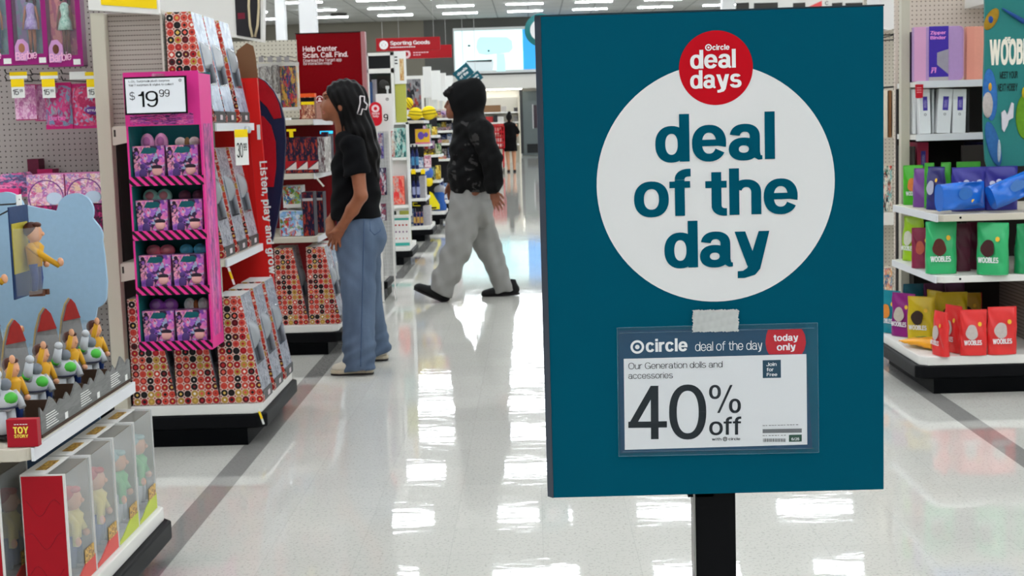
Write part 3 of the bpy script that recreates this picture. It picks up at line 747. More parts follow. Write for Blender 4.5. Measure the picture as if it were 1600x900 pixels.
part('fine_lettering', b, M_WHT, lb)

# --- tall window boxes on the deck
M_REDBOX = M('red_box_print', (164, 8, 28), .5)
M_REDLINE = M('dark_red_line', (130, 12, 30), .5)
M_WBOX = M('white_box_card', (232, 230, 226), .45)
M_LIME = M('lime_box_print', (164, 184, 36), .45)
M_TAUPE = M('taupe_box_back', (158, 146, 128), .6)
M_GOLDP = print_mat('gold_logo_print', [(206, 160, 60), (150, 104, 40), (226, 186, 90), (90, 60, 30)], 6, 2)
def window_box(col, flash, dollkw):
    r = thing('toy_box', 'x', 'toy box', (0, 0, 0))
    d, w, h = .120, .212, .330       # x depth, y width, z height; the window faces +x and the top
    b = MB(); b.box(-d, 0, 0, -d + .004, w, h); b.box(-d, 0, 0, 0, .003, h); b.box(-d, w - .003, 0, 0, w, h); b.box(-d, 0, 0, 0, w, .003)
    b.box(-d, 0, h - .003, -d * .45, w, h)
    b.obj('carton', M_WBOX, r)
    b = MB(); b.box(-d + .003, -.0012, .003, -.007, -.0002, h - .004); b.obj('side_print', col, r)
    b = MB(); b.box(-d + .005, w - .008, .004, -.004, w - .0045, h - .006); b.obj('inner_card', M_TAUPE, r)
    b = MB(); b.prism([(.003, .0032), (w - .003, .0032), (w - .003, .052), (w * .62, .052), (w * .42, .036), (w * .22, .020), (.003, .012)], 'x', -.0035, .0004); b.obj('front_flash', flash, r)
    b = MB(); b.box(.0005, w * .55, .050, .0016, w * .93, .088); b.obj('logo_patch', M_GOLDP, r)
    b = MB(); b.box(-d * .80, w * .25, h + .0002, -d * .55, w * .75, h + .0012); b.obj('top_logo', M_GOLDP, r)
    b = MB(); b.box(-.0022, .003, .012, -.0012, w - .003, h - .003); b.quad((-d * .45, .003, h - .0005), (-.002, .003, h - .0005), (-.002, w - .003, h - .0005), (-d * .45, w - .003, h - .0005)); b.obj('window', M_CLEAR2, r)
    toy_doll(r, (-.040, w * .72, .02), 1.22, **dollkw)
    return r
rb = window_box(M_REDBOX, M('red_flash', (214, 70, 62), .4), dict(hair=M('red_hair_plastic', (186, 50, 36), .4), top=M('cream_shirt', (226, 206, 120), .5), arm=(.02, 0, -.06)))
gb = window_box(M_LIME, M('lime_flash', (190, 204, 60), .4), dict(hair=M('slate_hair', (150, 176, 168), .4), top=M('pale_green_shirt', (120, 190, 120), .5), bottom=M('white_trouser', (214, 216, 218), .5), arm=(.02, 0, -.06)))
XB = -1.252; ZB = .186
rb.location = (XB, 3.69, ZB); rb['label'] = 'nearest boxed doll on the left deck, solid red end panel'; rb['group'] = 'window boxes on the near deck'
dup(rb, (XB, 3.91, ZB), 0, 'second red-trimmed boxed doll on the left deck, behind the solid red panel')
gb.location = (XB, 4.13, ZB); gb['label'] = 'boxed figure with a lime green end panel, third along the left deck'; gb['group'] = 'window boxes on the near deck'
dup(gb, (XB, 4.35, ZB), 0, 'farthest boxed figure on the left deck, at the corner by the floor')
dup(rb, (XB - .175, 3.69, ZB), 0, 'red boxed doll at the very left edge, behind the nearest one')
b = MB()      # plain looping lines printed on the near box's red panel
for k in range(3):
    b.tube([(-.108 + .09 * t, -.0014, .06 + .09 * k + .022 * math.sin(7 * t + k)) for t in [i / 14 for i in range(15)]], .0007, 4)
b.obj('line_print', M_REDLINE, rb)

# --- hooks on the back rail with carded dolls hanging from them
def wall_hook(label, x0, x1, y, z, tagp=True):
    h = thing('peg_hook', label, 'hook', (x0, y, z))
    b = MB(); b.tube([(0, 0, .02), (x1 - x0, 0, .03), (x1 - x0 + .012, 0, .045)], .0028, 6); b.tube([(0, 0, 0), (x1 - x0 - .05, 0, -.002), (x1 - x0 - .02, 0, .012)], .0028, 6); b.obj('wire', M_HOOK, h)
    if tagp:
        b = MB(); b.box(x1 - x0 + .010, -.022, .014, x1 - x0 + .012, .022, .058); b.obj('tag_plate', M_TAGW, h)
    return h
def carded_doll(label, loc, rz=0):
    r = thing('carded_doll', label, 'doll', loc, rz, 'carded dolls on hooks')
    b = MB(); b.box(-.004, -.08, -.245, 0, .08, .03); b.obj('card', M('blue_card_print', (34, 62, 110), .45, noise=.4), r)
    b = MB(); b.box(.0002, -.072, -.17, .002, .06, -.02); b.obj('yellow_panel', M('card_yellow', (196, 180, 60), .5, noise=.3), r)
    b = MB(); b.grid(lambda u, v: (.002 + .055 * math.sin(math.pi * u) ** .5, -.07 + .12 * u, -.235 + .2 * v), 10, 4); b.obj('blister', M_CLEAR, r)
    toy_doll(r, (.028, .030, -.245), 1.14, arm=(.066, .04, -.052))
    return r
hy = 4.20
wall_hook('upper wire peg hook on the cloud board with a white tag, further from us', -1.95, -1.56, 4.32, 1.170)
carded_doll('carded brown-haired doll in mustard sleeves and blue trousers on a wire hook', (-1.545, 4.30, 1.165))
wall_hook('wire peg hook at the left edge with a white tag, nearer to us', -1.95, -1.575, 4.0, 1.15)
carded_doll('carded doll cut off by the left edge, hanging on the nearer hook', (-1.60, 3.98, 1.15))
for o in bpy.data.objects:
    if o.get('label', '').startswith('carded'): o['group'] = 'carded dolls on hooks'

# ------------------------------------------------------------------ second unit on the left: dotted tapering boxes and the plush display
DY0, DY1, DXK = 6.31, 7.21, -1.307
u2 = endcap('left shelf unit stacked with tapering boxes printed in red and black dots', DY0, DY1, 1, DXK, -1.83, [(.835, -.06, M_BEIGE), (1.435, -.075, M_BEIGE)], over=.085)
for x0, x1, y0, y1 in ((-1.893, -1.832, DY0 - .02, DY0 + .04), (-1.66, -1.63, DY1 - .05, DY1)):
    b = MB(); b.box(x0, y0, 0, x1, y1, 1.922); part('post', b, M_CREAM, u2, bevel=.003)
b = MB(); b.box(-1.832, DY0 + .03, 1.437, -1.60, DY0 + .036, 1.92); part('side_panel', b, M_MESH, u2)
b = MB(); b.box(-1.60, DY0 + .02, 1.437, -1.592, DY1, 1.93); part('back_panel', b, M_PEGY, u2)
b = MB(); b.box(-1.835, DY0 + .05, .19, -1.825, DY1, 1.40); part('lower_back_panel', b, M_DARKP, u2)
for z in (1.40, .80):
    b = MB(); b.prism([(-1.83, z - .05), (-1.83, z + .03), (-1.72, z + .03), (-1.60, z + .01), (-1.60, z - .01)], 'y', DY0 - .012, DY0 + .002)
    br = part('bracket', b, M_BEIGE, u2)
    b = MB(); b.box(-1.822, DY0 - .0135, z - .012, -1.814, DY0 - .011, z + .018); sub('slot', b, M('dark_slot', (50, 44, 40)), br)
hd = thing('shelf_header', 'white-framed yellow header panel above the pegboard at top left', 'header sign', (-1.74, DY0 + .02, 1.93))
a, q = at(172, 14, Y=DY0), at(252, 26, Y=DY0)
b = MB(); b.prism([(-1.895, 1.934), (-1.59, 1.904), (-1.59, 2.2), (-1.895, 2.2)], 'y', DY0 - .03, DY0 + .0); part('frame', b, M_WSHELF, hd, bevel=.003)
b = MB(); b.prism([(-1.838, 1.955), (-1.597, 1.930), (-1.597, 2.19), (-1.838, 2.19)], 'y', DY0 - .0325, DY0 - .0305); part('yellow_panel', b, M_YEL, hd)

# tapering dotted boxes
DOTC = [(172, 42, 40), (22, 16, 18), (204, 68, 54), (166, 28, 34), (188, 148, 66), (24, 18, 20), (208, 82, 66), (86, 16, 24)]
M_DOTS = dots_mat('dotted_side_print', DOTC, .0315)
M_DOTSF = dots_mat('dotted_edge_print', DOTC, .03, 'yz')
M_FRONT = print_mat('silver_letter_print', [(160, 162, 172), (118, 120, 132), (186, 188, 196), (96, 98, 110), (146, 150, 160), (172, 174, 182)], 16, 4, .25, (1, 1, 1.4))
M_FRONTB = print_mat('blue_grey_front_print', [(128, 146, 170), (112, 128, 152), (146, 162, 182), (92, 106, 130)], 5, 9, .25)
M_CHAR = M('charcoal_band', (52, 50, 50), .45)
M_CLOUDY = M('milky_plastic', (196, 200, 206), .15, alpha=.5)
M_DARKW = M('dim_window', (70, 72, 78), .12)
def taper_box(front, label_bits=True):
    """side outline in (x,z): back upright, front leaning; x=0 at the front foot, y from 0 to .225"""
    r = thing('display_box', 'x', 'toy box', (0, 0, 0))
    H, B, T, W = .482, .193, .112, .225
    so = [(-B, 0), (0, 0), (0, .03), (-(B - T), H), (-B, H)]
    b = MB(); b.prism(so, 'y', 0, .002); b.prism(so, 'y', W - .002, W); b.obj('side_panel', M_DOTS, r)
    b = MB(); b.box(-B, .002, 0, -B + .002, W - .002, H); b.box(-B, .002, H - .002, -(B - T), W - .002, H); b.box(-B, .002, 0, -.001, W - .002, .002); b.obj('carton', M('white_carton', (214, 210, 208), .5), r)
    d = Vector((-(B - T), 0, H)) - Vector((0, 0, .03)); d.normalize(); L = math.hypot(B - T, H - .03); nrm = Vector((d.z, 0, -d.x))
    P = lambda y, t, o=0: Vector((0, y, .03)) + d * (t * L) + nrm * o
    b = MB()
    v = [P(.002, .0), P(W - .002, 0), P(W - .002, 1), P(.002, 1)]; b.add(v + [x - nrm * .003 for x in v], [(0, 1, 2, 3), (7, 6, 5, 4), (0, 4, 5, 1), (2, 6, 7, 3)]); b.obj('front_panel', front, r)
    b = MB(); b.box(-.004, .001, .002, .0012, W - .001, .05); band = b.obj('foot_band', M_CHAR, r)
    b = MB(); b.box(.0012, W * .5, .012, .002, W * .72, .034); b.obj('band_logo', M('pale_logo', (214, 200, 204)), band)
    b = MB(); b.quad(P(.03, .30, .0016), P(W - .03, .30, .0016), P(W - .03, .70, .0016), P(.03, .70, .0016)); w = b.obj('window', M_DARKW, r)
    b = MB(); b.grid(lambda u, v: P(.034 + (W - .068) * u, .46 + .26 * v, .002 + .022 * math.sin(math.pi * u) ** .6 * math.sin(math.pi * v) ** .6), 8, 6); b.obj('bubble', M_CLOUDY, w)
    b = MB(); b.tube([P(W * .5, .32, .008), P(W * .5, .5, .012)], .012, 8); b.obj('bottle', M('grey_bottle', (120, 122, 130), .2), w)
    b = MB(); b.box(-.001, .004, .004, .0022, .018, .048); b.obj('flap', M_DOTSF, band)
    return r
tb = taper_box(M_FRONT); tbb = taper_box(M_FRONTB)
rows = []
GB, GM, GT = 'dotted boxes on the lower deck', 'dotted boxes on the middle shelf', 'dotted boxes on the top shelf'
first = True
for iy, y in enumerate((6.335, 6.625, 6.915)):
    for ix, x in enumerate((-1.234, -1.4305, -1.6265)):
        if iy > 0 and ix > 0: continue       # nothing of the rear rows shows
        lab = (['dotted tapering box at the deck corner, its silver front towards the aisle', 'dotted tapering box in the middle of three on the deck, left of the corner one', 'dotted tapering box at the left end of the deck, beside the cream post'][ix] if iy == 0 else
               ['', 'silver-fronted box behind the corner dotted box on the deck', 'farthest silver-fronted dotted box on the deck, beside the red panel'][iy])
        if first: tb.location = (x, y, .187); tb['label'] = lab; tb['group'] = GB; first = False
        else: dup(tb, (x, y, .187), 0, lab, GB)
for i, y in enumerate((6.345, 6.635, 6.925)):
    dup(tb, (-1.376, y, .837), 0, ['nearest silver-fronted box on the middle shelf, beside the pink display', 'middle silver-fronted box of three on the middle shelf', 'farthest silver-fronted box on the middle shelf, under the yellow price tag'][i], GM)
for i, y in enumerate((6.335, 6.575, 6.90)):
    lab = ['dotted tapering box on the top shelf, nearest, its dotted side in full view', 'blue-grey fronted box on the top shelf, second, against the nearest dotted one', 'third box on the top shelf, a strip of dots showing beside it'][i]
    if i == 0: tbb.location = (-1.386, y, 1.437); tbb['label'] = lab; tbb['group'] = GT
    else: dup(tbb, (-1.386, y, 1.437), 0, lab, GT)

# price tags of this unit
t = price_tag('white hanging price card reading 30 99 under the top shelf', (at(379, 258, X=-1.345).x, at(379, 258, X=-1.345).y, at(379, 258, X=-1.345).z), Vector((.55, .835, 0)), UZ, .085, .165, .22, digits='30', cents='99')
for i, (px, py, lab) in enumerate(((362, 432, 'yellow-topped slip sticking out from the middle shelf edge'), (408, 650, 'yellow-topped slip sticking out at the corner of the deck'))):
    p = at(px, py, Y=6.30)
    g = thing('shelf_slip', lab, 'price tag', p)
    b = MB(); b.prism([(-.016, .04), (-.006, .042), (.016, -.035), (.007, -.037)], 'y', -.008, -.0065); b.obj('strip', M_TAGW, g)
    b = MB(); b.prism([(-.011, .022), (-.001, .024), (.009, -.010), (.0, -.012)], 'y', -.0086, -.0081); b.obj('yellow_band', M_YEL, g)
p = at(345, 186, X=-1.37)
for i, y in enumerate((6.95, 7.02)):
    g = thing('shelf_clip', ['round white clip under the top shelf rail, left of a pair', 'round white clip under the top shelf rail, right of a pair'][i], 'clip', (-1.372, y, 1.402)); b = MB(); b.ball((0, 0, 0), (.012, .018, .018)); b.obj('button', M_WPL, g)

# red side panel with a line of lettering
RP = thing('lettered_board', 'tall red side panel lettered Listen, play and grow. beside the dotted boxes', 'display panel', (-1.5, 7.235, 0))
M_REDP = M('bright_red_panel', (214, 30, 28), .4)
tr_, br_ = at(402, 122, Y=7.235), at(431, 470, Y=7.235)
b = MB(); b.prism([(-1.585, .14), (-1.302, .14), (br_.x, br_.z), (tr_.x, tr_.z), (-1.585, tr_.z + .004)], 'y', 7.225, 7.245); part('panel', b, M_REDP, RP)
b = MB(); b.prism([(tr_.x - .055, .86), (tr_.x - .028, .86), (tr_.x - .06, tr_.z - .02), (tr_.x - .085, tr_.z - .02)], 'y', 7.222, 7.2249); part('edge_fold', b, M('red_fold', (196, 24, 24), .4), RP)
b = MB(); A, Z_ = at(409, 252, Y=7.222), at(425, 432, Y=7.222); u = (Z_ - A); Lr = u.length; u.normalize(); v = Vector((-u.z, 0, u.x)); v = -v if v.x < 0 else v
write(b, 'Listen, play and grow.', A - v * .012, u, v, .052, .15, .06, width=Lr); part('lettering', b, M_WHT, RP)
for k, (y0, y1) in enumerate(((178, 200),)):
    a, q = at(401, 195, Y=7.22), at(409, 218, Y=7.22)
    b = MB(); b.box(a.x, 7.2205, q.z, q.x - .006, 7.2235, a.z); part('slot_label', b, M_WHT, RP)
rp2 = thing('brown_card_back', 'bare brown cardboard back rising behind the red panel', 'cardboard', (-1.36, 7.27, 1.2))
pp = [at(x, y, Y=7.27) for x, y in ((366, 92), (372, 78), (386, 67), (396, 72), (400, 90), (404, 128), (404, 200), (372, 200))]
b = MB(); b.prism([(p.x, p.z) for p in pp], 'y', 7.262, 7.27); part('sheet', b, M('brown_cardboard', (122, 88, 62), .7), rp2)

# plush toy display hung on the near side of the unit
LY0, LY1 = 6.05, 6.275
lx0, lx1 = at(203, 300, Y=LY0).x, at(320, 300, Y=LY0).x
lz0, lz1 = at(270, 547, Y=LY0).z, at(245, 112, Y=LY0).z
ld = thing('plush_display', 'tall hot pink display tower with four teal shelves hung on the dotted box unit', 'display', ((lx0 + lx1) / 2, (LY0 + LY1) / 2, lz0))
M_PINK = M('hot_pink_card', (224, 52, 142), .4)
M_PINKP = print_mat('pink_purple_print', [(226, 60, 150), (150, 60, 160), (240, 120, 180), (120, 40, 110), (220, 80, 170), (60, 40, 80)], 7, 5)
M_TEALC = M('teal_card', (20, 104, 104), .5)
t = NT('pink_black_stripe', .4); x, y, z = t.coord()
M_STRIPE = t.color(t.mix(t.ma('GREATER_THAN', t.ma('FRACT', t.ma('DIVIDE', t.ma('ADD', x, z), .036)), .5), s2l((226, 52, 140)), s2l((22, 16, 22))))
b = MB(); b.box(lx0, LY1 - .008, lz0, lx1, LY1, lz1); part('back_panel', b, M_TEALC, ld)
lip = [(275, 289), (360, 374), (447, 460), (533, 547)]
b = MB(); b.box(lx0, LY0, lz0, lx0 + .008, LY1 - .008, lz1); part('side_panel', b, M_PINK, ld)
b = MB(); b.box(lx1 - .008, LY0, lz0, lx1, LY1 - .008, lz1 - .01); rs = part('side_panel', b, M_PINK, ld)
b = MB(); b.box(lx1, LY0 + .03, lz0 + .05, lx1 + .0008, LY1 - .05, lz1 - .22); sub('side_print', b, M_PINKP, rs)
b = MB(); b.box(lx0 + .0082, LY0 + .001, lz0 + .02, lx0 + .0095, LY1 - .01, lz1 - .2); sub('lining', b, M_TEALC, rs)
hz = at(260, 196, Y=LY0).z
b = MB(); b.box(lx0, LY0 - .004, hz, lx1, LY0 + .0, lz1); hp = part('header', b, M_PINK, ld)
b = MB(); b.box(lx0 + .02, LY0 - .0046, hz + .004, lx1 - .03, LY0 - .0041, hz + .05); sub('header_print', b, M_PINKP, hp)
levels = []
b = MB(); b.box(-1.70, LY1, 1.385, -1.66, DY0 - .0125, 1.415); part('hanger', b, M_STEEL, ld)
for i, (ya, yb) in enumerate(lip):
    za, zb = at(258, ya, Y=LY0).z, at(258, yb, Y=LY0).z
    b = MB(); b.box(lx0 + .009, LY0 + .004, zb, lx1 - .009, LY1 - .009, zb + .006); sh = part('shelf', b, M_TEALC, ld)
    b = MB(); b.box(lx0 + .001, LY0 - .004, zb - .002, lx1 - .001, LY0 - .0005, za); sub('striped_lip', b, M_STRIPE, sh)
    levels.append(zb + .007)
M_PLBOX = print_mat('purple_pink_box_print', [(158, 96, 190), (226, 120, 170), (120, 70, 160), (240, 160, 180), (60, 40, 70), (200, 100, 190), (170, 190, 220)], 4.2, 7, .3)
def plush_box():
    r = thing('plush_box', 'x', 'toy box', (0, 0, 0))
    b = MB(); b.prism([(-.062, 0), (.062, 0), (.068, .158), (-.068, .158)], 'y', 0, .07); b.obj('carton', M_PLBOX, r, bevel=.001)
    b = MB(); b.prism([(-.034, .128), (.0, .124), (.03, .128), (.036, .142), (.024, .151), (-.02, .151)], 'y', -.0012, -.0002); b.obj('name_patch', M('teal_patch', (24, 92, 100), .4), r)
    b = MB(); disc(b, (-.052, -.0008, .144), UX, UZ, .0085, 16); b.obj('round_mark', M('dark_plum', (48, 24, 48)), r)
    b = MB(); b.ball((-.028, 0, .04), (.017, .004, .024)); b.obj('figure_print', M('violet_print', (86, 60, 120)), r); b = MB(); b.ball((-.028, 0, .072), (.012, .004, .012)); b.obj('figure_print', M('violet_print', (86, 60, 120)), r)
    b = MB(); b.ball((.032, 0, .052), (.022, .004, .02)); b.obj('figure_print', M('peach_print', (240, 176, 170)), r)
    b = MB(); b.ball((.032, 0, .068), (.024, .004, .010)); b.obj('figure_print', M('ink_print', (44, 30, 44)), r); b = MB(); b.ball((.036, 0, .018), (.018, .004, .015)); b.obj('figure_print', M('ink_print', (44, 30, 44)), r)
    return r
pb = plush_box()
def ears(name, label, loc, col, col2, wide=.034, tall=.03, gapx=.03, tuft=None):
    r = thing('plush_toy', label, 'plush toy', loc, 0, 'plush toys on the pink display')
    m = M('plush_' + name, tuple(min(255, int(v * 1.12)) for v in col), .9, noise=.12)
    b = MB(); b.ball((0, 0, .075), (.045, .033, .075)); b.obj('body', m, r)
    for sx in (-1, 1):
        b = MB(); b.ball((sx * gapx, 0, .163), (wide, .024, tall)); e = b.obj('ear', m, r)
        b = MB(); b.ball((sx * gapx, -.013, .166), (wide * .62, .014, tall * .62)); b.obj('inner_ear', M('plush_' + name + '_inner', col2, .9, noise=.25), e)
    if tuft:
        b = MB(); b.ball((0, -.004, .16), (.012, .016, .024)); b.obj('tuft', M('plush_tuft_' + name, tuft, .9), r)
    return r
pc = [[('pink', (220, 160, 200), (206, 130, 190), 'lilac and pink plush ears on the top teal shelf, left', .03, .042, None), ('white', (216, 210, 206), (236, 226, 220), 'white plush ears with a brown tuft on the top teal shelf, right', .024, .022, (150, 120, 80))],
      [('mint', (168, 214, 204), (236, 150, 160), 'mint and pink plush ears on the second teal shelf, left', .034, .032, None), ('dusk', (116, 70, 96), (140, 80, 100), 'dark plum plush on the second teal shelf, right, in shadow', .028, .024, None)],
      [('coral', (240, 110, 130), (244, 140, 150), 'coral plush ears on the third teal shelf, left', .034, .026, None), ('sky', (92, 180, 214), (110, 196, 226), 'sky blue plush ears on the third teal shelf, right', .03, .026, None)],
      [('violet', (170, 90, 190), (214, 150, 220), 'violet plush ears on the bottom teal shelf, left', .034, .03, None), ('cream', (232, 228, 224), (246, 240, 236), 'white plush ears with a bronze tuft on the bottom teal shelf, right', .024, .03, (170, 100, 60))]]
sidew = ['left', 'right']; lvl = ['top', 'second', 'third', 'bottom']
cx = (lx0 + lx1) / 2
for i, z in enumerate(levels):
    for k in range(2):
        x = cx + (-.078, .064)[k] + (.006 if i == 1 and k else 0)
        lab = f'purple and pink plush box on the {lvl[i]} shelf of the pink display, {sidew[k]} one'
        if i == 0 and k == 0: pb.location = (x, LY0 + .03, z); pb['label'] = lab; pb['group'] = 'plush boxes on the pink display'
        else: dup(pb, (x, LY0 + .03, z), 0, lab, 'plush boxes on the pink display')
        n, c1, c2, l2, w_, t_, tf = pc[i][k]
        ears(n, l2, (x, LY0 + .138, z + .006), c1, c2, w_, t_, tuft=tf)

# the price card on top of it
p0, p1 = at(193, 121, Y=5.98), at(293, 177, Y=5.98)
pcd = thing('price_card', 'black-framed price card reading $19.99 clipped on the pink display', 'price card', ((p0.x + p1.x) / 2, 5.985, p1.z))
b = MB(); b.prism([(p0.x, p0.z), (p0.x - .002, p1.z), (p1.x, p1.z), (p1.x + .002, p0.z)], 'y', 5.98, 5.99); part('frame', b, M_BLKM, pcd)
W_ = p1.x - p0.x; H_ = p0.z - p1.z
b = MB(); b.box(p0.x + .006, 5.9786, p1.z + .007, p1.x - .006, 5.9799, p0.z - .007); part('card', b, M('card_white', (240, 242, 246), .5), pcd)
b = MB(); yy = 5.9783
write(b, '$', (p0.x + W_ * .08, yy, p1.z + H_ * .40), UX, UZ, H_ * .28, .09); write(b, '19', (p0.x + W_ * .22, yy, p1.z + H_ * .20), UX, UZ, H_ * .58, .09, width=W_ * .32)
write(b, '99', (p0.x + W_ * .56, yy, p1.z + H_ * .46), UX, UZ, H_ * .26, .095, width=W_ * .17)
write(b, 'L.O.L. Surprise! plush surprise', (p0.x + W_ * .08, yy, p1.z + H_ * .86), UX, UZ, H_ * .075, .11, width=W_ * .66)
write(b, 'top 7 surprises & styles to collect', (p0.x + W_ * .08, yy, p1.z + H_ * .76), UX, UZ, H_ * .075, .11, width=W_ * .72)
bullseye(b, (p0.x + W_ * .91, yy, p1.z + H_ * .88), UX, UZ, .006)
part('lettering', b, M_BLACK, pcd)
b = MB(); b.box(cx - .02, 5.985, p0.z - .004, cx + .02, LY0 - .004, p0.z + .012); part('clip', b, M_CLEAR, pcd)

# ------------------------------------------------------------------ doll wall facing the camera, left of the post
WY = 6.80
gw = thing('peg_wall', 'grey pegboard wall of dolls and accessories behind the cloud board', 'shelf unit', (-2.6, WY, 0))
b = MB(); b.box(-3.3, WY, 0, -1.9, WY + .02, 2.15); part('pegboard', b, M_PEG, gw)
b = MB(); b.box(-3.3, WY - .42, .93, -1.9, WY - .001, .955); part('shelf', b, M_BEIGE, gw)
b = MB(); b.box(-3.3, WY - .42, 0, -1.9, WY - .001, .16); part('base_deck', b, M_KICK, gw)
M_MAG = M('magenta_box_card', (150, 26, 112), .4)
M_MAGD = M('plum_box_card', (96, 16, 76), .4)
def dollbox(label, px0, px1, py0, py1, dress, skin, hair, bg, long=False, y=6.38):
    a, q = at(px0, py1, Y=y), at(px1, py0, Y=y); w, h = q.x - a.x - .028, q.z - a.z
    r = thing('doll_box', label, 'doll box', ((a.x + q.x) / 2, y, a.z), 0, 'doll boxes on the peg wall')
    b = MB(); b.box(-w / 2, .055, 0, w / 2, .06, h); b.box(w / 2 - .004, 0, 0, w / 2, .055, h); b.box(-w / 2, 0, 0, -w / 2 + .004, .055, h); b.box(-w / 2, 0, 0, w / 2, .055, .004); b.obj('carton', M_MAGD, r)
    b = MB(); b.box(-w / 2 + .004, .050, .004, w / 2 - .004, .0545, h); b.obj('backdrop', print_mat('backdrop_' + bg, {'rose': [(190, 90, 120), (214, 130, 130), (160, 60, 110)], 'mint': [(120, 160, 160), (150, 130, 170), (110, 140, 150)]}[bg], 3, 2), r)
    b = MB(); b.box(-w / 2, -.002, 0, w / 2, 0, h * .14); fl = b.obj('front_flap', M_MAG, r)
    b = MB(); write(b, 'Barbie', (-w * .44, -.0072, h * .055), (1, 0, .10), UZ, h * .15, .11, .02, width=w * .62); b.obj('lettering', M('pale_pink_letter', (250, 190, 220)), fl)
    b = MB(); b.box(w * .22, -.0028, h * .02, w * .42, -.0022, h * .09); b.obj('white_label', M_TAGW, fl)
    b = MB(); b.box(w / 2 - .022, -.002, h * .14, w / 2, -.0, h); b.obj('side_strip', M_MAG, r)
    s = h / .33
    sk, hr, dr = M('doll_skin_' + skin, {'tan': (168, 112, 84), 'brown': (104, 62, 46)}[skin], .4), M('doll_hair_' + hair, {'dark': (36, 22, 22), 'rosy': (60, 30, 34)}[hair], .4), dress
    z0 = h * .16
    b = MB(); b.tube([(-.010, .028, z0), (-.008, .028, z0 + .07 * s), (-.008, .028, z0 + .13 * s)], [.006, .008, .011]); b.tube([(.010, .028, z0), (.010, .028, z0 + .07 * s), (.008, .028, z0 + .13 * s)], [.006, .008, .011])
    b.tube([(-.020, .028, z0 + .20 * s), (-.030, .024, z0 + .15 * s), (-.034, .018, z0 + .10 * s)], [.006, .005, .004]); b.tube([(.020, .028, z0 + .20 * s), (.032, .024, z0 + .15 * s), (.034, .018, z0 + .10 * s)], [.006, .005, .004])
    b.ball((0, .028, z0 + .245 * s), (.013, .013, .017)); d = b.obj('doll', sk, r)
    if long: pr = [(.022, .02), (.022, .10), (.016, .16), (.020, .20), (.012, .216)]
    else: pr = [(.034, .10), (.028, .13), (.016, .16), (.021, .19), (.018, .205), (.008, .214)]
    b = MB(); b.lathe([(q_, z0 + hh * s) for q_, hh in pr], (0, .028, 0), 12); b.obj('dress', dr, d)
    b = MB(); b.ball((0, .034, z0 + .25 * s), (.018, .014, .02)); b.tube([(.012, .034, z0 + .25 * s), (.018, .036, z0 + .22 * s), (.018, .036, z0 + .18 * s)], [.009, .008, .004]); b.tube([(-.012, .034, z0 + .25 * s), (-.016, .036, z0 + .22 * s)], [.009, .006]); b.obj('hair', hr, d)
    b = MB(); b.prism([(-w * .46, h * .06), (-w * .12, h * .05), (-w * .04, h * .16), (-w * .06, h * .27), (-w * .20, h * .34), (-w * .36, h * .33), (-w * .45, h * .24)], 'y', -.006, -.0035); cu = b.obj('portrait_flap', M('flap_lilac', (206, 150, 200) if bg == 'mint' else (70, 34, 40), .4), r)
    b = MB(); b.ball((-w * .25, -.005, h * .22), (w * .10, .003, h * .065)); b.obj('portrait_face', sk, cu)
    b = MB(); b.quad((-w / 2 + .004, -.0015, h * .14), (w / 2 - .022, -.0015, h * .14), (w / 2 - .022, -.0015, h), (-w / 2 + .004, -.0015, h)); b.obj('window', M('doll_window', (235, 235, 240), .05, alpha=.10), r)
    return r
M_LAV = print_mat('lavender_dress', [(170, 150, 200), (150, 126, 186), (190, 176, 214)], 9, 1, .6)
M_MINT = print_mat('mint_dress', [(176, 210, 196), (200, 224, 212), (120, 170, 150)], 9, 2, .6)
dollbox('purple doll box holding a doll in a lavender dress', 18, 74, -20, 102, M_LAV, 'tan', 'rosy', 'mint')
dollbox('purple doll box holding a doll in a mint green dress', 71, 128, -22, 105, M_MINT, 'brown', 'dark', 'rose')
dollbox('purple doll box cut by the left edge, doll in blue jeans', -42, 20, -20, 104, M('denim_doll', (60, 90, 140), .6, noise=.3), 'tan', 'rosy', 'mint', True)

# hooks under the boxes carrying packs, with their tags
for i, (px, lab) in enumerate(((8, 'steel peg hook at the left edge of the peg wall below the doll boxes'), (48, 'steel peg hook above the pink card pack'), (96, 'steel peg hook above the clear bag of doll clothes'))):
    p = at(px, 124, Y=6.45)
    g = thing('peg_hook', lab, 'hook', (p.x, WY - .001, p.z)); b = MB()
    for dz in (0, .03): b.tube([(0, 0, dz), (0, -.33, dz - .004), (0, -.35, dz + .012)], .003, 6)
    b.obj('wire', M_HOOK, g)
GT_ = 'yellow and white price tags on the peg wall'
for i, (px, lab) in enumerate(((29, 'price tag reading 15 99, leftmost on the peg wall'), (77, 'price tag reading 15 99, in front of the clear doll-clothes bag'), (147, 'price tag reading 15 99, half behind the cream post'))):
    p = at(px, 153, Y=6.40); price_tag(lab, p, Vector(UX), UZ, .058, .083, .42, digits='15', cents='99', group=GT_)
    p = at(px, 123, Y=6.40); price_tag(lab.replace('price tag reading 15 99', 'wide yellow strip tag above a 15 99 tag'), p, Vector(UX), UZ, .078, .030, .55, group=GT_)
p = at(122, 124, Y=6.41); price_tag('long plain white strip tag right of the yellow ones on the peg wall', p, Vector(UX), UZ, .075, .034, .0, group=GT_)
M_PKPACK = print_mat('pale_pink_pack_print', [(222, 160, 196), (206, 130, 180), (232, 190, 214), (190, 110, 160)], 5, 3)
M_MAGPACK = print_mat('magenta_pack_print', [(190, 40, 110), (120, 150, 180), (206, 70, 130), (150, 160, 170), (170, 50, 110)], 4, 6)
M_STYPACK = print_mat('rose_pack_print', [(200, 50, 100), (220, 90, 130), (140, 170, 200), (180, 40, 90)], 4, 8)
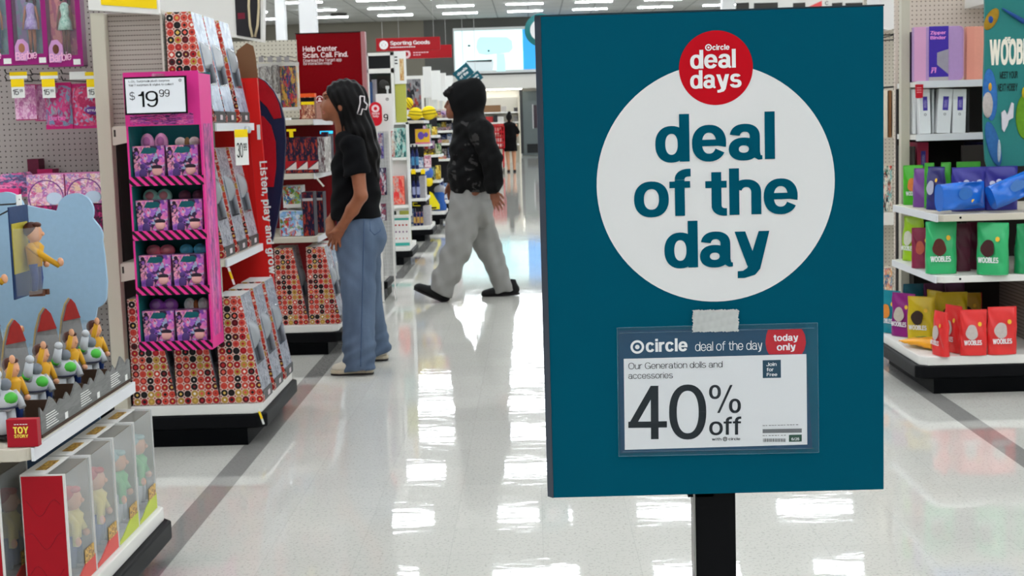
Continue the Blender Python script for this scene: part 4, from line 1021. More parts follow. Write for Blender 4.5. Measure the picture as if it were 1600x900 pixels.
def hang_pack(label, px0, px1, py0, py1, y, mat, dep=.02, pillow=True, rz=0.0, seal=None):
    a, q = at(px0, py1, Y=y), at(px1, py0, Y=y); w, h = q.x - a.x, q.z - a.z
    r = thing('hanging_pack', label, 'toy pack', ((a.x + q.x) / 2, y, a.z), rz)
    b = MB()
    if pillow:
        for s_ in (-1, 1): b.grid(lambda u, v: (-w / 2 + w * u, .012 + s_ * (.001 + dep * (math.sin(math.pi * u) * math.sin(math.pi * v)) ** .5), h * v), 12, 12)
    else: b.box(-w / 2, 0, 0, w / 2, dep, h)
    b.obj('pack', mat, r)
    b = MB(); b.box(-w / 2 - .001, .006, h - .018, w / 2 + .001, .016, h + .004); b.obj('sealed_edge', seal or M('magenta_seal', (196, 36, 112), .3), r); b = MB(); b.box(-w / 2 - .001, .006, -.004, w / 2 + .001, .016, .016); b.obj('sealed_edge', seal or M('magenta_seal', (196, 36, 112), .3), r)
    return r
pk = hang_pack('flat pale pink card pack on the peg wall under the first price tag', 25, 54, 133, 187, 6.46, M_PKPACK, .016, False)
pk = hang_pack('second pale pink card pack, turned aside, right of the first', 55, 72, 133, 188, 6.52, M_PKPACK, .016, False)
pk = hang_pack('clear magenta-edged bag of doll clothes hanging on the peg wall', 72, 109, 130, 201, 6.46, M_MAGPACK)
b = MB(); write(b, 'Barbie', (-.04, -.014, .035), UX, UZ, .03, .11, .02, width=.075); b.obj('lettering', M('pink_letter', (244, 120, 190)), pk)
pk = hang_pack('rose pink bag lettered STYLE hanging beside the cream post', 112, 158, 131, 200, 6.47, M_STYPACK)
b = MB(); b.ball((.03, -.012, .075), (.034, .006, .018)); o_ = b.obj('oval_badge', M('violet_badge', (100, 50, 130)), pk)
b = MB(); write(b, 'STYLE', (.008, -.0195, .070), UX, UZ, .014, .14, width=.044); b.obj('lettering', M_WHT, o_)
# playset boxes on the wall's shelf
M_PLAY = print_mat('pastel_playset_print', [(220, 150, 190), (236, 200, 170), (200, 120, 180), (240, 190, 214), (150, 130, 190), (250, 220, 230), (214, 100, 150)], 6, 4)
M_PLAYT = M('pink_box_top', (226, 130, 186), .45)
def playset(label, px0, px1, py0, py1, y, dep, mat=M_PLAY, top=M_PLAYT, rainbow=True):
    a, q = at(px0, py1, Y=y), at(px1, py0, Y=y); w, h = q.x - a.x, q.z - a.z
    r = thing('playset_box', label, 'toy box', ((a.x + q.x) / 2, y, a.z))
    b = MB(); b.box(-w / 2, 0, 0, w / 2, dep, h); b.obj('carton', top, r, bevel=.001)
    b = MB(); b.box(-w / 2 + .001, -.0012, .001, w / 2 - .001, -.0002, h - .001); f_ = b.obj('front_print', mat, r)
    if rainbow:
        b = MB(); annulus(b, (0, -.002, h * .25), UX, UZ, w * .45, w * .48, 28); f2 = []
        b.v = [(x, yy, min(max(z, .002), h * .97)) for x, yy, z in b.v]; b.obj('rainbow_arc', M('violet_arc', (120, 60, 130)), f_)
        b = MB(); b.ball((w * .22, -.0015, h * .22), (w * .22, .002, h * .2)); b.obj('round_inset', M('pale_blue_inset', (200, 216, 236)), f_)
    return r
zsh = .956
def on_shelf(px0, px1, y): return at(px0, 300, Y=y).x, at(px1, 300, Y=y).x
for lab, px0, px1, py in (('lower dark pink box under the left playset', 44, 102, 322), ('lower dark pink box beside the cream post', 118, 163, 320)):
    a = at(px0, py, Y=6.42); q = at(px1, py, Y=6.42); r = thing('doll_case', lab, 'toy box', ((a.x + q.x) / 2, 6.42, zsh))
    b = MB(); b.box(-(q.x - a.x) / 2, 0, 0, (q.x - a.x) / 2, .25, a.z - zsh - .0015); b.obj('carton', print_mat('plum_case_print', [(120, 24, 80), (196, 40, 110), (40, 30, 50), (90, 20, 60)], 6, 2), r)
playset('pastel playset box on the wall shelf, left of two alike', 44, 99, 272, 322, 6.42, .25)
playset('pastel playset box on the wall shelf, next to the cream post', 104, 160, 270, 319, 6.42, .25)
r = playset('small dark red box standing behind the left playset box', 47, 60, 248, 322, 6.70, .08, M('dark_wine_print', (110, 34, 60), .5, noise=.4), M('wine_card', (90, 24, 50)), False)
r = playset('flat deep pink box end behind the left playset box', 61.5, 82, 264, 322, 6.69, .09, M('deep_pink_print', (180, 30, 90), .5), M('deep_pink_card', (150, 24, 80)), False)
a = at(18, 330, Y=6.45)
r = thing('playset_bundle', 'pink and blue vehicle playset at the left edge of the wall shelf', 'toy box', (a.x, 6.42, zsh))
b = MB(); b.box(-.16, 0, 0, .085, .22, a.z - zsh + .02); b.obj('tray', M('purple_tray_card', (96, 60, 130), .5, noise=.3), r)
b = MB(); b.prism([(-.16, .175), (.08, .175), (.075, .26), (.05, .285), (-.03, .28), (-.09, .25), (-.14, .2)], 'y', .03, .16); b.obj('vehicle', print_mat('pink_blue_vehicle', [(220, 90, 150), (110, 130, 170), (236, 140, 190), (90, 80, 120)], 5, 3), r)
b = MB(); b.box(-.05, .0, .17, .05, .03, .215); b.obj('pink_badge', M('bright_pink', (230, 60, 130)), r)

# ------------------------------------------------------------------ third unit on the left, the help panel and what hangs above it
def carton(name, label, cat, px0, px1, py0, py1, Y, dep, side, front, band=None, group=None, base=None, inset=.0):
    """a box standing with its face at depth Y; base fixes the height of its foot"""
    a, q = at(px0, py1, Y=Y), at(px1, py0, Y=Y)
    z0 = base if base is not None else a.z; h = q.z - z0; w = q.x - a.x
    r = thing(name, label, cat, ((a.x + q.x) / 2, Y, z0), 0, group)
    b = MB(); b.box(-w / 2, 0, 0, w / 2, dep, h); b.obj('carton', side, r, bevel=.0015)
    b = MB(); b.box(-w / 2 + .003, -.0016, .003, w / 2 - .003, -.0002, h - .003); f = b.obj('front_print', front, r)
    if band:
        m, lo, hi = band; b = MB(); b.box(-w / 2 + .003, -.0026, h * lo, w / 2 - .003, -.0017, h * hi); b.obj('band', m, f)
    return r, w, h
EY = 8.83
u3 = endcap('left shelf unit beside the person in jeans, with red and dark toy boxes', EY, EY + .9, 1, -1.30, -2.1, [(.735, -.035, M_BEIGE), (1.125, -.04, M_BEIGE), (1.455, -.03, M_BEIGE)], over=.085)
b = MB(); b.box(-2.1, EY + .86, .15, -1.30, EY + .88, 1.45); part('back_panel', b, M('dark_red_panel', (120, 14, 22), .5), u3)
for i, x in enumerate((-1.222, -1.420)):
    dup(tb, (x, EY + .03, .187), 0, ['dotted tapering box on the deck right behind the hands of the person in jeans', 'dotted tapering box on the deck left of the one by the person in jeans'][i], 'dotted boxes on the far deck')
dup(tbb, (-1.228, EY + .30, .187), 0, 'blue-grey fronted box behind the dotted box by the person in jeans', 'dotted boxes on the far deck')
M_NAVYB = print_mat('navy_figure_box_print', [(26, 24, 44), (140, 30, 34), (40, 28, 56), (30, 28, 60), (190, 70, 40), (24, 22, 40)], 4.5, 3)
M_NAVYC = M('navy_box_card', (24, 24, 44), .4)
M_WEDGE = M('white_wedge_print', (222, 214, 206), .4)
M_REDW = M('crimson_print', (170, 26, 34), .4)
z2 = 1.127
for i, (a0, a1) in enumerate(((446, 461.5), (463.5, 479), (481, 496))):
    r, w, h = carton('figure_box', ['navy toy box with a red figure print on the middle shelf, left of three', 'navy toy box with a red figure print on the middle shelf, between two alike', 'navy toy box with a red figure print, right of three on the middle shelf'][i], 'toy box', a0, a1, 214, 268, EY + .03, .18, M_NAVYC, M_NAVYB, None, 'navy toy boxes on the middle shelf', z2)
    b = MB(); b.prism([(-w * .48, h * .10), (w * .48, h * .10), (w * .48, h * .32)], 'y', -.0035, -.0018); b.obj('white_wedge', M_WEDGE, r)
    b = MB(); b.prism([(-w * .48, h * .12), (w * .40, h * .34), (-w * .48, h * .34)], 'y', -.0034, -.0018); b.obj('red_wedge', M_REDW, r)
M_SILV = print_mat('clear_wrap_print', [(170, 166, 164), (120, 114, 116), (200, 196, 192), (90, 60, 64)], 6, 5, .15)
carton('wrapped_box', 'clear-wrapped silvery pack at the right of the navy toy boxes', 'toy box', 498, 506, 214, 268, EY + .03, .30, M_SILV, M_SILV, None, None, z2)
carton('wrapped_box', 'dark red and blue pack behind the silvery wrapped one', 'toy box', 504, 512, 206, 262, EY + .45, .25, M_NAVYC, M_NAVYB, None, None, z2)
M_SCENE = print_mat('meadow_box_print', [(90, 140, 60), (120, 170, 210), (150, 180, 80), (230, 230, 220), (70, 110, 160), (190, 60, 50)], 4, 6)
M_SCENE2 = print_mat('sky_box_print', [(120, 170, 220), (90, 140, 60), (220, 226, 232), (200, 60, 50), (150, 190, 230)], 4, 8)
z3 = .737
r, w, h = carton('building_set', 'building set box with a green meadow picture and white foot band, upper of two', 'toy box', 443, 470, 290, 325, EY + .1, .16, M('white_set_card', (226, 228, 230)), M_SCENE, (M_WSHELF, 0, .17), 'building set boxes')
dz = r.location.z
carton('building_set', 'building set box with a sky blue picture, lower of two', 'toy box', 438, 473, 329, 364, EY + .06, .16, M('white_set_card', (226, 228, 230)), M_SCENE2, None, 'building set boxes', z3)
r.location.z = at(443, 325, Y=EY + .1).z
sp = thing('wire_riser', 'small white riser under the upper building set box', 'riser', (r.location.x, EY + .24, z3))
b = MB(); b.box(-.06, -.01, at(455, 329, Y=EY + .06).z - z3 + .004, .06, .03, r.location.z - z3 - .002); b.box(-.058, .025, .0, .058, .03, r.location.z - z3 - .002); b.obj('riser_frame', M_WSHELF, sp)
sp.location.y = EY + .235
for i, (a0, a1, yy) in enumerate(((474, 489, .05), (494, 504, .30))):
    carton('figure_box', ['tall dark blue box with red figures on the lower shelf, left of two', 'tall dark blue box with red figures on the lower shelf, right of two'][i], 'toy box', a0, a1, 300, 362, EY + yy, .14, M_NAVYC, M_NAVYB, (M('pale_band', (200, 196, 196)), .80, .86), 'tall dark boxes on the lower shelf', z3)
# cans on the top shelf
z4 = 1.457
a = at(480, 186, Y=EY + .08)
r, w, h = carton('snack_pack', 'clear-fronted pack with an orange top and yellow band on the top shelf', 'toy box', 471, 491, 146, 187, EY + .05, .07, M('brown_pack_side', (120, 70, 50)), print_mat('brown_red_pack_print', [(180, 120, 90), (150, 40, 40), (220, 180, 150), (120, 60, 50)], 4, 3), (M_YEL, .56, .68), None, z4)
b = MB(); b.box(-w / 2 - .001, -.003, h * .86, w / 2 + .001, .072, h + .001); b.obj('orange_top', M('orange_print', (236, 90, 30)), r)
b = MB(); b.box(-w / 2 + .002, -.003, h * .69, w / 2 - .002, -.0018, h * .84); b.obj('black_band', M_BLACK, r)
carton('snack_pack', 'pale pinkish pack in the shadow right of the orange-topped pack', 'toy box', 492, 505, 160, 187, EY + .3, .10, M('dusty_pink_card', (170, 110, 100)), M('dusty_pink_print', (190, 140, 126), .4, noise=.4), None, None, z4)
for px, lab in ((455, 'yellow T-shaped shelf tag hanging over the navy toy boxes'),):
    p = at(px, 210, Y=EY - .02); g = thing('shelf_talker', lab, 'price tag', p)
    b = MB(); b.box(-.028, -.001, .018, .030, .001, .032); b.box(-.012, -.001, -.018, .012, .001, .018); b.obj('tag_card', M_YEL, g, bevel=.002)
p = at(510, 207, Y=EY + .5); g = thing('shelf_screen', 'small glowing blue strip display on the shelf front beside the person in jeans', 'screen', (p.x, p.y, p.z))
b = MB(); b.box(-.045, 0, -.010, .045, .012, .012); b.obj('display_case', M_BLKM, g)
b = MB(); b.box(-.042, -.001, -.008, .042, -.0002, .010); b.obj('lit_panel', M('lit_cyan_panel', (60, 190, 235), .4, emit=.9), g)
p = at(500, 283, Y=EY); g = thing('shelf_slip', 'white and orange slip sticking out below the middle shelf', 'price tag', p)
b = MB(); b.prism([(-.03, .03), (-.022, .034), (.03, -.03), (.02, -.035)], 'y', -.02, -.018); b.obj('strip', M('pale_slip', (226, 220, 210)), g)

# hooks and packs above the third unit
M_PACKS = [print_mat('grey_pack_print', [(150, 146, 140), (190, 186, 180), (110, 104, 104)], 5, 1, .2), print_mat('toy_pack_print', [(60, 60, 110), (190, 150, 60), (40, 70, 60), (180, 50, 50), (30, 30, 60)], 6, 2, .3), print_mat('white_pack_print', [(216, 214, 206), (230, 190, 60), (190, 188, 184)], 4, 3, .3)]
HY = EY + .25
pk_ = [(405, 423, 100, 152, 0, 'grey clear pack on a hook nearest the red panel'), (424, 438, 98, 150, 0, 'slim grey pack hanging second from the red panel'), (428, 435, 132, 166, 2, 'white and yellow slip pack between the hanging packs'),
       (439, 461, 98, 172, 1, 'colourful dark toy pack hanging left of the red help panel'), (462, 466, 98, 170, 2, 'white and yellow pack edge hanging against the red help panel')]
for i, (a0, a1, b0, b1, k, lab) in enumerate(pk_):
    r = hang_pack(lab, a0, a1, b0, b1, HY + .03 * (i % 3), M_PACKS[k], .014, seal=M('pale_seal', (206, 204, 198), .3))
M_PEGRAIL = M('white_price_strip', (226, 226, 224), .3)
for i, px in enumerate((410, 424, 438, 450)):
    p = at(px, 96, Y=HY - .03); g = thing('peg_hook', ['wire peg hook with a grey clip, ' + s_ for s_ in ('nearest the red side panel', 'second from the red side panel', 'third from the red side panel', 'nearest the red help panel')][i], 'hook', (p.x, HY + .3, p.z), 0, 'peg hooks over the third unit')
    b = MB(); b.tube([(0, 0, .01), (0, -.34, .008), (0, -.36, .02)], .003, 6); b.tube([(0, 0, .035), (0, -.36, .033)], .0025, 6); b.obj('wire', M_HOOK, g)
    b = MB(); b.box(-.014, -.38, -.006, .014, -.362, .028); b.obj('clip', M('grey_clip', (150, 146, 146), .3), g)
rl = thing('peg_rail', 'pale wall rail that carries the peg hooks left of the red help panel', 'rail', (-1.72, HY + .3, 1.95))
a, q = at(398, 104, Y=HY + .3), at(464, 40, Y=HY + .3)
b = MB(); b.box(a.x - .3, HY + .301, 1.47, q.x - .01, HY + .315, q.z - .09); part('pegboard', b, peg_mat('cream_pegboard_far', (206, 200, 184), (120, 112, 100), .0254, .16), rl)
b = MB(); b.box(a.x - .3, HY + .29, a.z - .01, q.x - .02, HY + .301, a.z + .01); part('bar', b, M_PEGRAIL, rl)

# red and blue curved board standing beside the red panel: plain, no picture
sb = thing('curved_standee', 'tall curved red and dark blue board beside the red side panel', 'display board', (-1.40, 7.55, 0))
SY = 7.5
def pz(x, y): p = at(x, y, Y=SY); return (p.x, p.z)
outer = [(398, 118), (414, 126), (428, 142), (438, 162), (444, 186), (446, 220), (444, 260), (440, 300), (434, 340), (426, 375), (418, 392)]
b = MB(); b.prism([pz(*p) for p in outer] + [pz(380, 392), pz(380, 118)], 'y', SY, SY + .03); part('board', b, M('navy_board', (22, 32, 66), .45, noise=.3), sb)
b = MB(); b.prism([pz(*p) for p in [(398, 119), (413, 127), (427, 143), (436, 162), (440, 184), (428, 186), (418, 168), (406, 156), (396, 150)]], 'y', SY - .006, SY - .0005); part('red_field', b, M('crimson_board', (168, 16, 32), .4, noise=.25), sb)
b = MB(); b.prism([pz(*p) for p in [(398, 178), (412, 182), (424, 196), (431, 222), (432, 260), (428, 292), (414, 292), (398, 280)]], 'y', SY - .006, SY - .0005); part('red_field', b, M('crimson_board', (168, 16, 32)), sb)
b = MB(); p0, p1 = pz(386, 392), pz(418, 392); b.box(p0[0] - .1, SY, 0, p0[0] - .06, SY + .03, p0[1] + .02); b.box(p0[0] - .1, SY + .001, p0[1] - .0, p1[0] - .01, SY + .029, p0[1] + .03); part('stand', b, M_DARKP, sb)

# help panel
hp_ = thing('help_sign', 'big dark red panel reading Help Center Scan. Call. Find. behind the person in jeans', 'sign', (-1.34, 9.75, 1.457))
YH = 9.75
tlh, trh, brh = at(462, 53.5, Y=YH), at(566, 50.5, Y=YH), at(572, 190, Y=YH)
M_HELP = M('dark_red_sign', (116, 0, 9), .4, spec=.08)
b = MB(); b.box(tlh.x, YH, 1.457, trh.x - .012, YH + .08, tlh.z); part('panel', b, M_HELP, hp_)
b = MB(); b.box(trh.x - .0115, YH - .004, 1.457, trh.x + .016, YH + .084, tlh.z + .004); part('edge_profile', b, M('rose_metal_edge', (176, 120, 122), .3, metal=.3), hp_)
b = MB(); b.box(tlh.x - .004, YH - .004, tlh.z + .001, trh.x - .0125, YH + .084, tlh.z + .006); part('top_profile', b, M('black_edge', (40, 12, 14), .4), hp_)
b = MB(); u_ = Vector(UX); yy = YH - .0012
def hline(mb, s, px0, px1, pyb, pyt, w=.14):
    a, q, t = at(px0, pyb, Y=YH), at(px1, pyb, Y=YH), at(px0, pyt, Y=YH); write(mb, s, (a.x, yy, a.z), UX, UZ, (t.z - a.z) / CAP, w, .045, width=q.x - a.x)
hline(b, 'Help Center', 473.3, 526.5, 80.8, 72.8); hline(b, 'Scan. Call. Find.', 473.3, 544, 90.6, 82.6)
hline(b, 'Download the Target app', 474, 534, 97.2, 92.4, .10); hline(b, 'for interactive maps.', 474, 519, 101.8, 97.4, .10)
c = at(499.5, 156, Y=YH); annulus(b, (c.x, yy, c.z), UX, UZ, .022, .027); disc(b, (c.x, yy - .0003, c.z + .007), UX, UZ, .008, 16)
b.add([(c.x - .015, yy - .0003, c.z - .013), (c.x + .015, yy - .0003, c.z - .013), (c.x + .010, yy - .0003, c.z - .001), (c.x - .010, yy - .0003, c.z - .001)], [(0, 1, 2, 3)])
part('lettering', b, M('pinkish_white_print', (236, 214, 214)), hp_)

# black and white header with cream curves, high over the second unit
bh = thing('picture_header', 'white header box with a black picture panel of cream curves, above the dotted boxes', 'header sign', (-1.95, 8.7, 1.9))
def hz_(x, y, Y=8.7): p = at(x, y, Y=Y); return (p.x, p.z)
b = MB(); b.prism([hz_(250, -30), hz_(412, -30), hz_(411, 66), hz_(366, 58), hz_(250, 52)], 'y', 8.7, 8.78); part('header_box', b, M_WSHELF, bh)
b = MB(); b.prism([hz_(366, -26), hz_(407, -26), hz_(407, 61), hz_(370, 55)], 'y', 8.694, 8.6995); pf = part('black_panel', b, M('dark_picture', (38, 36, 40), .35), bh)
b = MB()
for s_, dx in ((1, 0), (-1, 0)):
    b.tube([(hz_(397 + s_ * 7, -20)[0], 8.692, hz_(397, -20)[1]), (hz_(397 + s_ * 8, 10)[0], 8.692, hz_(397, 10)[1]), (hz_(397 + s_ * 6, 40)[0], 8.692, hz_(397, 40)[1]), (hz_(397 + s_ * 2, 58)[0], 8.692, hz_(397, 58)[1])], .008, 6)
sub('cream_curve', b, M('cream_print', (206, 190, 156)), pf)
b = MB(); b.box(hz_(372, 30)[0], 8.693, hz_(372, 30)[1], hz_(383, 26)[0], 8.6938, hz_(383, 20)[1]); sub('wine_print', b, M('wine_print', (120, 30, 50)), pf)

# ------------------------------------------------------------------ units further down the aisle on the left
M_NAVY = M('navy_bottle', (24, 32, 84), .3)
ug = [endcap('white-trimmed shelf unit directly beyond the person in jeans', 11.65, 12.5, 1, -1.30, -2.0, [], over=.09),
      endcap('shelf unit carrying a white and teal box, fourth along the left of the aisle', 14.46, 15.3, 1, -1.325, -2.1, [], over=.09),
      endcap('shelf unit with rows of navy bottles under the yellow plush toys', 17.36, 18.2, 1, -1.325, -2.2, [(.52, .02, M_WSHELF), (.87, .02, M_WSHELF), (1.455, .04, M_BEIGE)], over=.10),
      endcap('shelf unit with yellow wedge signs beyond the navy bottles', 20.2, 21.0, 1, -1.325, -2.2, [(.62, .02, M_WSHELF), (.98, .04, M_WSHELF), (1.25, .0, M_WSHELF)], over=.10),
      endcap('farthest small shelf unit on the left before the hooded person', 23.0, 23.8, 1, -1.30, -2.2, [(.85, .10, M_WSHELF), (1.10, .10, M_WSHELF), (1.30, .10, M_WSHELF), (1.50, .12, M_WSHELF)], over=.10)]
# wire wing with packs on the unit beyond the person in jeans
wp = thing('grid_wing', 'white wire grid panel with small packs, just right of the long black hair', 'display rack', (-1.2, 11.62, .2))
def q3(x, y, Y): p = at(x, y, Y=Y); return p
a, q = at(583, 415, Y=11.62), at(610, 92, Y=11.62)
a, q = at(583, 412, Y=11.62), at(609, 196, Y=11.62)
b = MB()
for i in range(9): x = a.x + (q.x - a.x) * i / 8; b.tube([(x, 11.62, .187), (x, 11.62, q.z)], .002, 5)
for i in range(40): z = .2 + (q.z - .2) * i / 39; b.tube([(a.x, 11.617, z), (q.x, 11.617, z)], .0016, 4)
part('wire_grid', b, M('white_wire', (220, 220, 218), .4), wp)
b = MB(); b.box(a.x, 11.64, .187, q.x + .004, 11.66, q.z); part('back_sheet', b, M('pale_sheet', (206, 206, 202), .6), wp)
for i, (x0, x1, y0, y1, c, lab) in enumerate(((588, 598, 208, 248, (90, 90, 160), 'small white and blue pack high on the wire grid'), (591, 603, 262, 305, (40, 44, 80), 'dark navy pack low on the wire grid'), (588, 603, 318, 345, (110, 90, 110), 'dim violet pack at the foot of the wire grid'))):
    carton('grid_pack', lab, 'toy pack', x0, x1, y0, y1, 11.56, .03, M('grid_pack_side_%d' % i, c, .4), print_mat('grid_pack_print_%d' % i, [c, (200, 200, 206), (160, 60, 80), tuple(v // 2 for v in c)], 4, i))
for i, (x0, x1) in enumerate(((597, 604), (604, 611))):
    p = at((x0 + x1) / 2, 376, Y=12.0 + .25 * i)
    g = thing('drink_bottle', ['clear drink bottle with a black cap on the deck, nearer to the jeans', 'clear drink bottle with a black cap on the deck, nearer to the aisle'][i], 'bottle', (p.x, p.y, .187))
    b = MB(); b.lathe([(.0, 0), (.032, .002), (.034, .02), (.034, .16), (.026, .2), (.02, p.z - .187 - .05)], n=14); b.obj('flask', M('grey_clear_plastic', (150, 146, 148), .15, alpha=.8), g)
    b = MB(); b.lathe([(.028, p.z - .187 - .05), (.03, p.z - .187 - .02), (.024, p.z - .187), (.0, p.z - .187 + .002)], n=14); b.obj('cap', M_BLKM, g)
# price board with round red help sign
a, q = at(600, 205, Y=11.5), at(613, 146, Y=11.5)
pbd = thing('price_board', 'white hanging price board marked 9 beside the red pill-shaped help sign', 'sign', ((a.x + q.x) / 2, 11.5, a.z))
b = MB(); b.box(a.x - .055, 11.5, a.z, q.x, 11.51, q.z); part('board', b, M_TAGW, pbd)
b = MB(); c9 = at(599.5, 189, Y=11.499); write(b, '9', (c9.x, 11.4985, c9.z), UX, UZ, .075, .12); c = at(605, 155, Y=11.4985); bullseye(b, (c.x, 11.4985, c.z), UX, UZ, .012); part('lettering', b, M_BLACK, pbd)
b = MB(); b.box(q.x - .045, 11.5, q.z, q.x - .03, 11.508, q.z + .06); b.box(q.x - .052, 11.499, q.z + .035, q.x - .023, 11.51, q.z + .06); part('hanger', b, M('clear_hanger', (210, 212, 210), .2), pbd)
a, q = at(578, 197, Y=11.4), at(596, 159, Y=11.4)
ph = thing('help_pill', 'red pill-shaped help sign with a white round mark beside the hair clip', 'sign', ((a.x + q.x) / 2, 11.4, a.z))
w_, h_ = q.x - a.x, q.z - a.z; rr = w_ / 2
b = MB(); b.prism([(rr * math.cos(math.radians(t_)) , h_ - rr + rr * math.sin(math.radians(t_))) for t_ in range(0, 181, 15)] + [(rr * math.cos(math.radians(t_)), rr + rr * math.sin(math.radians(t_))) for t_ in range(180, 361, 15)], 'y', 0, .012); b.obj('plate', M('scarlet_sign', (206, 24, 42), .4), ph)
b = MB(); annulus(b, (0, -.001, h_ - rr * 1.05), UX, UZ, rr * .28, rr * .62); write(b, 'Need', (0, -.001, h_ * .47), UX, UZ, .026, .15, anchor='c'); write(b, 'help?'.replace('?', ''), (0, -.001, h_ * .36), UX, UZ, .026, .15, anchor='c'); b.obj('lettering', M('pale_rose_print', (244, 214, 216)), ph)
# its carrying pole
b = MB(); b.box(-.008, .013, -(a.z - .002), .008, .02, h_ * .5); b.obj('pole', M_WSHELF, ph)
b = MB(); x0 = a.x - ((a.x + q.x) / 2)
part('board_pole', (lambda m: m.box(pbd.location.x - .006, 11.512, .002, pbd.location.x + .006, 11.52, pbd.location.z + .05) or m)(MB()), M_WSHELF, pbd)

# fourth-along unit: tall white frame with poster, side wing, white-teal box
fr = thing('tall_frame', 'tall white display frame with a dark top panel behind the red help panel', 'display rack', (-1.5, 14.72, .187))
def qx(x, y, Y=14.72): p = at(x, y, Y=Y); return p.x, p.z
x0, zt = qx(570, 83); x1, _ = qx(614, 83); x2, _ = qx(632, 83)
b = MB(); b.box(x0, 14.72, .187, x0 + .03, 14.77, zt); b.box(x1 - .03, 14.72, .187, x1, 14.77, zt); b.box(x0, 14.72, zt - .03, x1, 14.77, zt); b.box(x0, 14.72, qx(600, 111)[1] - .02, x1, 14.77, qx(600, 107)[1]); part('frame', b, M_WSHELF, fr)
b = MB(); b.box(x0 + .03, 14.74, qx(600, 107)[1], x1 - .03, 14.75, zt - .03); part('black_panel', b, M('black_gloss_panel', (14, 16, 20), .3), fr)
b = MB(); b.box(x0 + .03, 15.02, .3, x1 - .03, 15.04, qx(600, 111)[1] - .02); part('green_back', b, M('dark_green_back', (34, 42, 34), .6, noise=.3), fr)
b = MB(); b.box(x0 + .04, 14.77, qx(600, 190)[1], x1 - .01, 15.01, qx(600, 188)[1]); part('shelf', b, M_WSHELF, fr)
zc = qx(600, 187)[1] + .001
for i, (c0, c1, d0, col, lab) in enumerate(((576, 581, 128, (60, 90, 140), 'slim blue pack in the tall white frame'), (583, 588, 124, (170, 164, 170), 'slim grey pack in the tall white frame'), (591.5, 610, 118, (44, 40, 34), 'dark bulky pack at the back of the tall white frame'))):
    a = at(c0, 187, Y=14.80 + .05 * i); q = at(c1, d0, Y=14.80 + .05 * i); r = thing('boxed_ball', lab, 'toy box', ((a.x + q.x) / 2, 14.80 + .05 * i, zc))
    b = MB(); b.box(-(q.x - a.x) / 2, 0, 0, (q.x - a.x) / 2, .08, q.z - zc); b.obj('carton', M('slim_pack_%d' % i, col, .4, noise=.3), r)
    if i == 2:
        b = MB(); b.ball((0, -.02, (q.z - zc) * .8), (.05, .03, .05)); b.obj('ball', M('black_white_ball', (60, 58, 56), .4), r)
p = thing('lime_wing', 'yellow-green side wing topped by a white poster sheet, by the yellow plush toys', 'display rack', (-1.35, 14.76, .19))
b = MB(); b.box(x1 + .003, 14.76, .187, x2 - .005, 14.80, qx(620, 128)[1]); part('side_panel', b, M('lime_panel', (186, 186, 86), .5, noise=.15), p)
b = MB(); b.box(x1 + .002, 14.745, qx(620, 131)[1], x2 + .01, 14.7555, zt + .01); sh_ = part('poster_sheet', b, M_TAGW, p)
b = MB(); b.box(x1 + .06, 14.743, qx(620, 126)[1], x2 - .015, 14.7448, qx(620, 92)[1]); sub('orange_picture', b, print_mat('amber_poster', [(214, 180, 120), (190, 130, 70), (226, 206, 160)], 3, 1), sh_)
b = MB(); 
for k in range(3): b.box(x1 + .012, 14.743, qx(620, 100 - k * 5)[1], x1 + .04, 14.7448, qx(620, 98 - k * 5)[1])
sub('text_marks', b, M_BLACK, sh_)
wg = thing('white_wing', 'white side wing with teal and coral packs behind clear fronts', 'display rack', (-1.33, 14.40, .187))
wa, wz = qx(609, 386, 14.4), qx(638, 191, 14.4)
b = MB(); b.box(wa[0], 14.43, .55, wz[0], 14.445, wz[1]); b.box(wz[0] - .025, 14.36, .50, wz[0], 14.43, wz[1] + .004); b.box(wa[0], 14.36, wz[1] - .02, wz[0], 14.43, wz[1]); part('wing_panel', b, M('white_wing_panel', (222, 222, 218), .5), wg)
b = MB(); b.box(x1 - .025, 14.4445, 1.18, x1 - .008, 14.721, 1.22); part('bracket', b, M_WSHELF, wg)
for k, (ya, yb) in enumerate(((250, 246), (325, 320))):
    b = MB(); b.box(wa[0], 14.33, qx(620, ya, 14.4)[1], wz[0] - .026, 14.428, qx(620, yb, 14.4)[1]); part('ledge', b, M_WSHELF, wg)
for i, (a0, a1, b0, b1, cols, lab) in enumerate(((610, 616, 203, 245, [(170, 60, 60), (210, 220, 214), (200, 180, 160)], 'pack with red and white print at the top left of the white wing'), (617, 633, 200, 246, [(150, 206, 196), (30, 90, 90), (190, 200, 190)], 'teal and pale pack at the top right of the white wing'), (611, 631, 275, 320, [(230, 90, 70), (244, 140, 120), (200, 160, 150), (220, 60, 60)], 'coral red pack on the lower ledge of the white wing'))):
    carton('wing_pack', lab, 'toy pack', a0, a1, b0, b1, 14.35, .05, M('wing_pack_side_%d' % i, cols[0], .4), print_mat('wing_pack_print_%d' % i, cols, 3.5, i))
r, w, h = carton('craft_box', 'white box with teal bands and small printed figures on the deck corner', 'toy box', 610, 639, 337, 392, 14.49, .20, M('white_craft_card', (220, 220, 214), .5), M('white_craft_print', (230, 226, 222), .5), (M('teal_band', (60, 170, 156), .4), .02, .12), None, .187)
b = MB(); b.box(-w / 2 + .003, -.0026, h * .86, w / 2 - .003, -.0017, h * .93); b.obj('upper_band', M('teal_band', (60, 170, 156)), r)
k = 0
for yy_, zz in enumerate((.22, .44, .66)):
    b = MB()
    for xx in range(5): b.ball((-w * .36 + w * .18 * xx, -.002, h * (zz + .04)), (w * (.03 + .012 * ((xx * 3 + yy_) % 3)), .001, h * .03), 8, 5)
    b.obj('figure_print', M('small_figure_print_%d' % yy_, ((190, 90, 80), (120, 70, 120), (180, 60, 50))[yy_], .5), r)

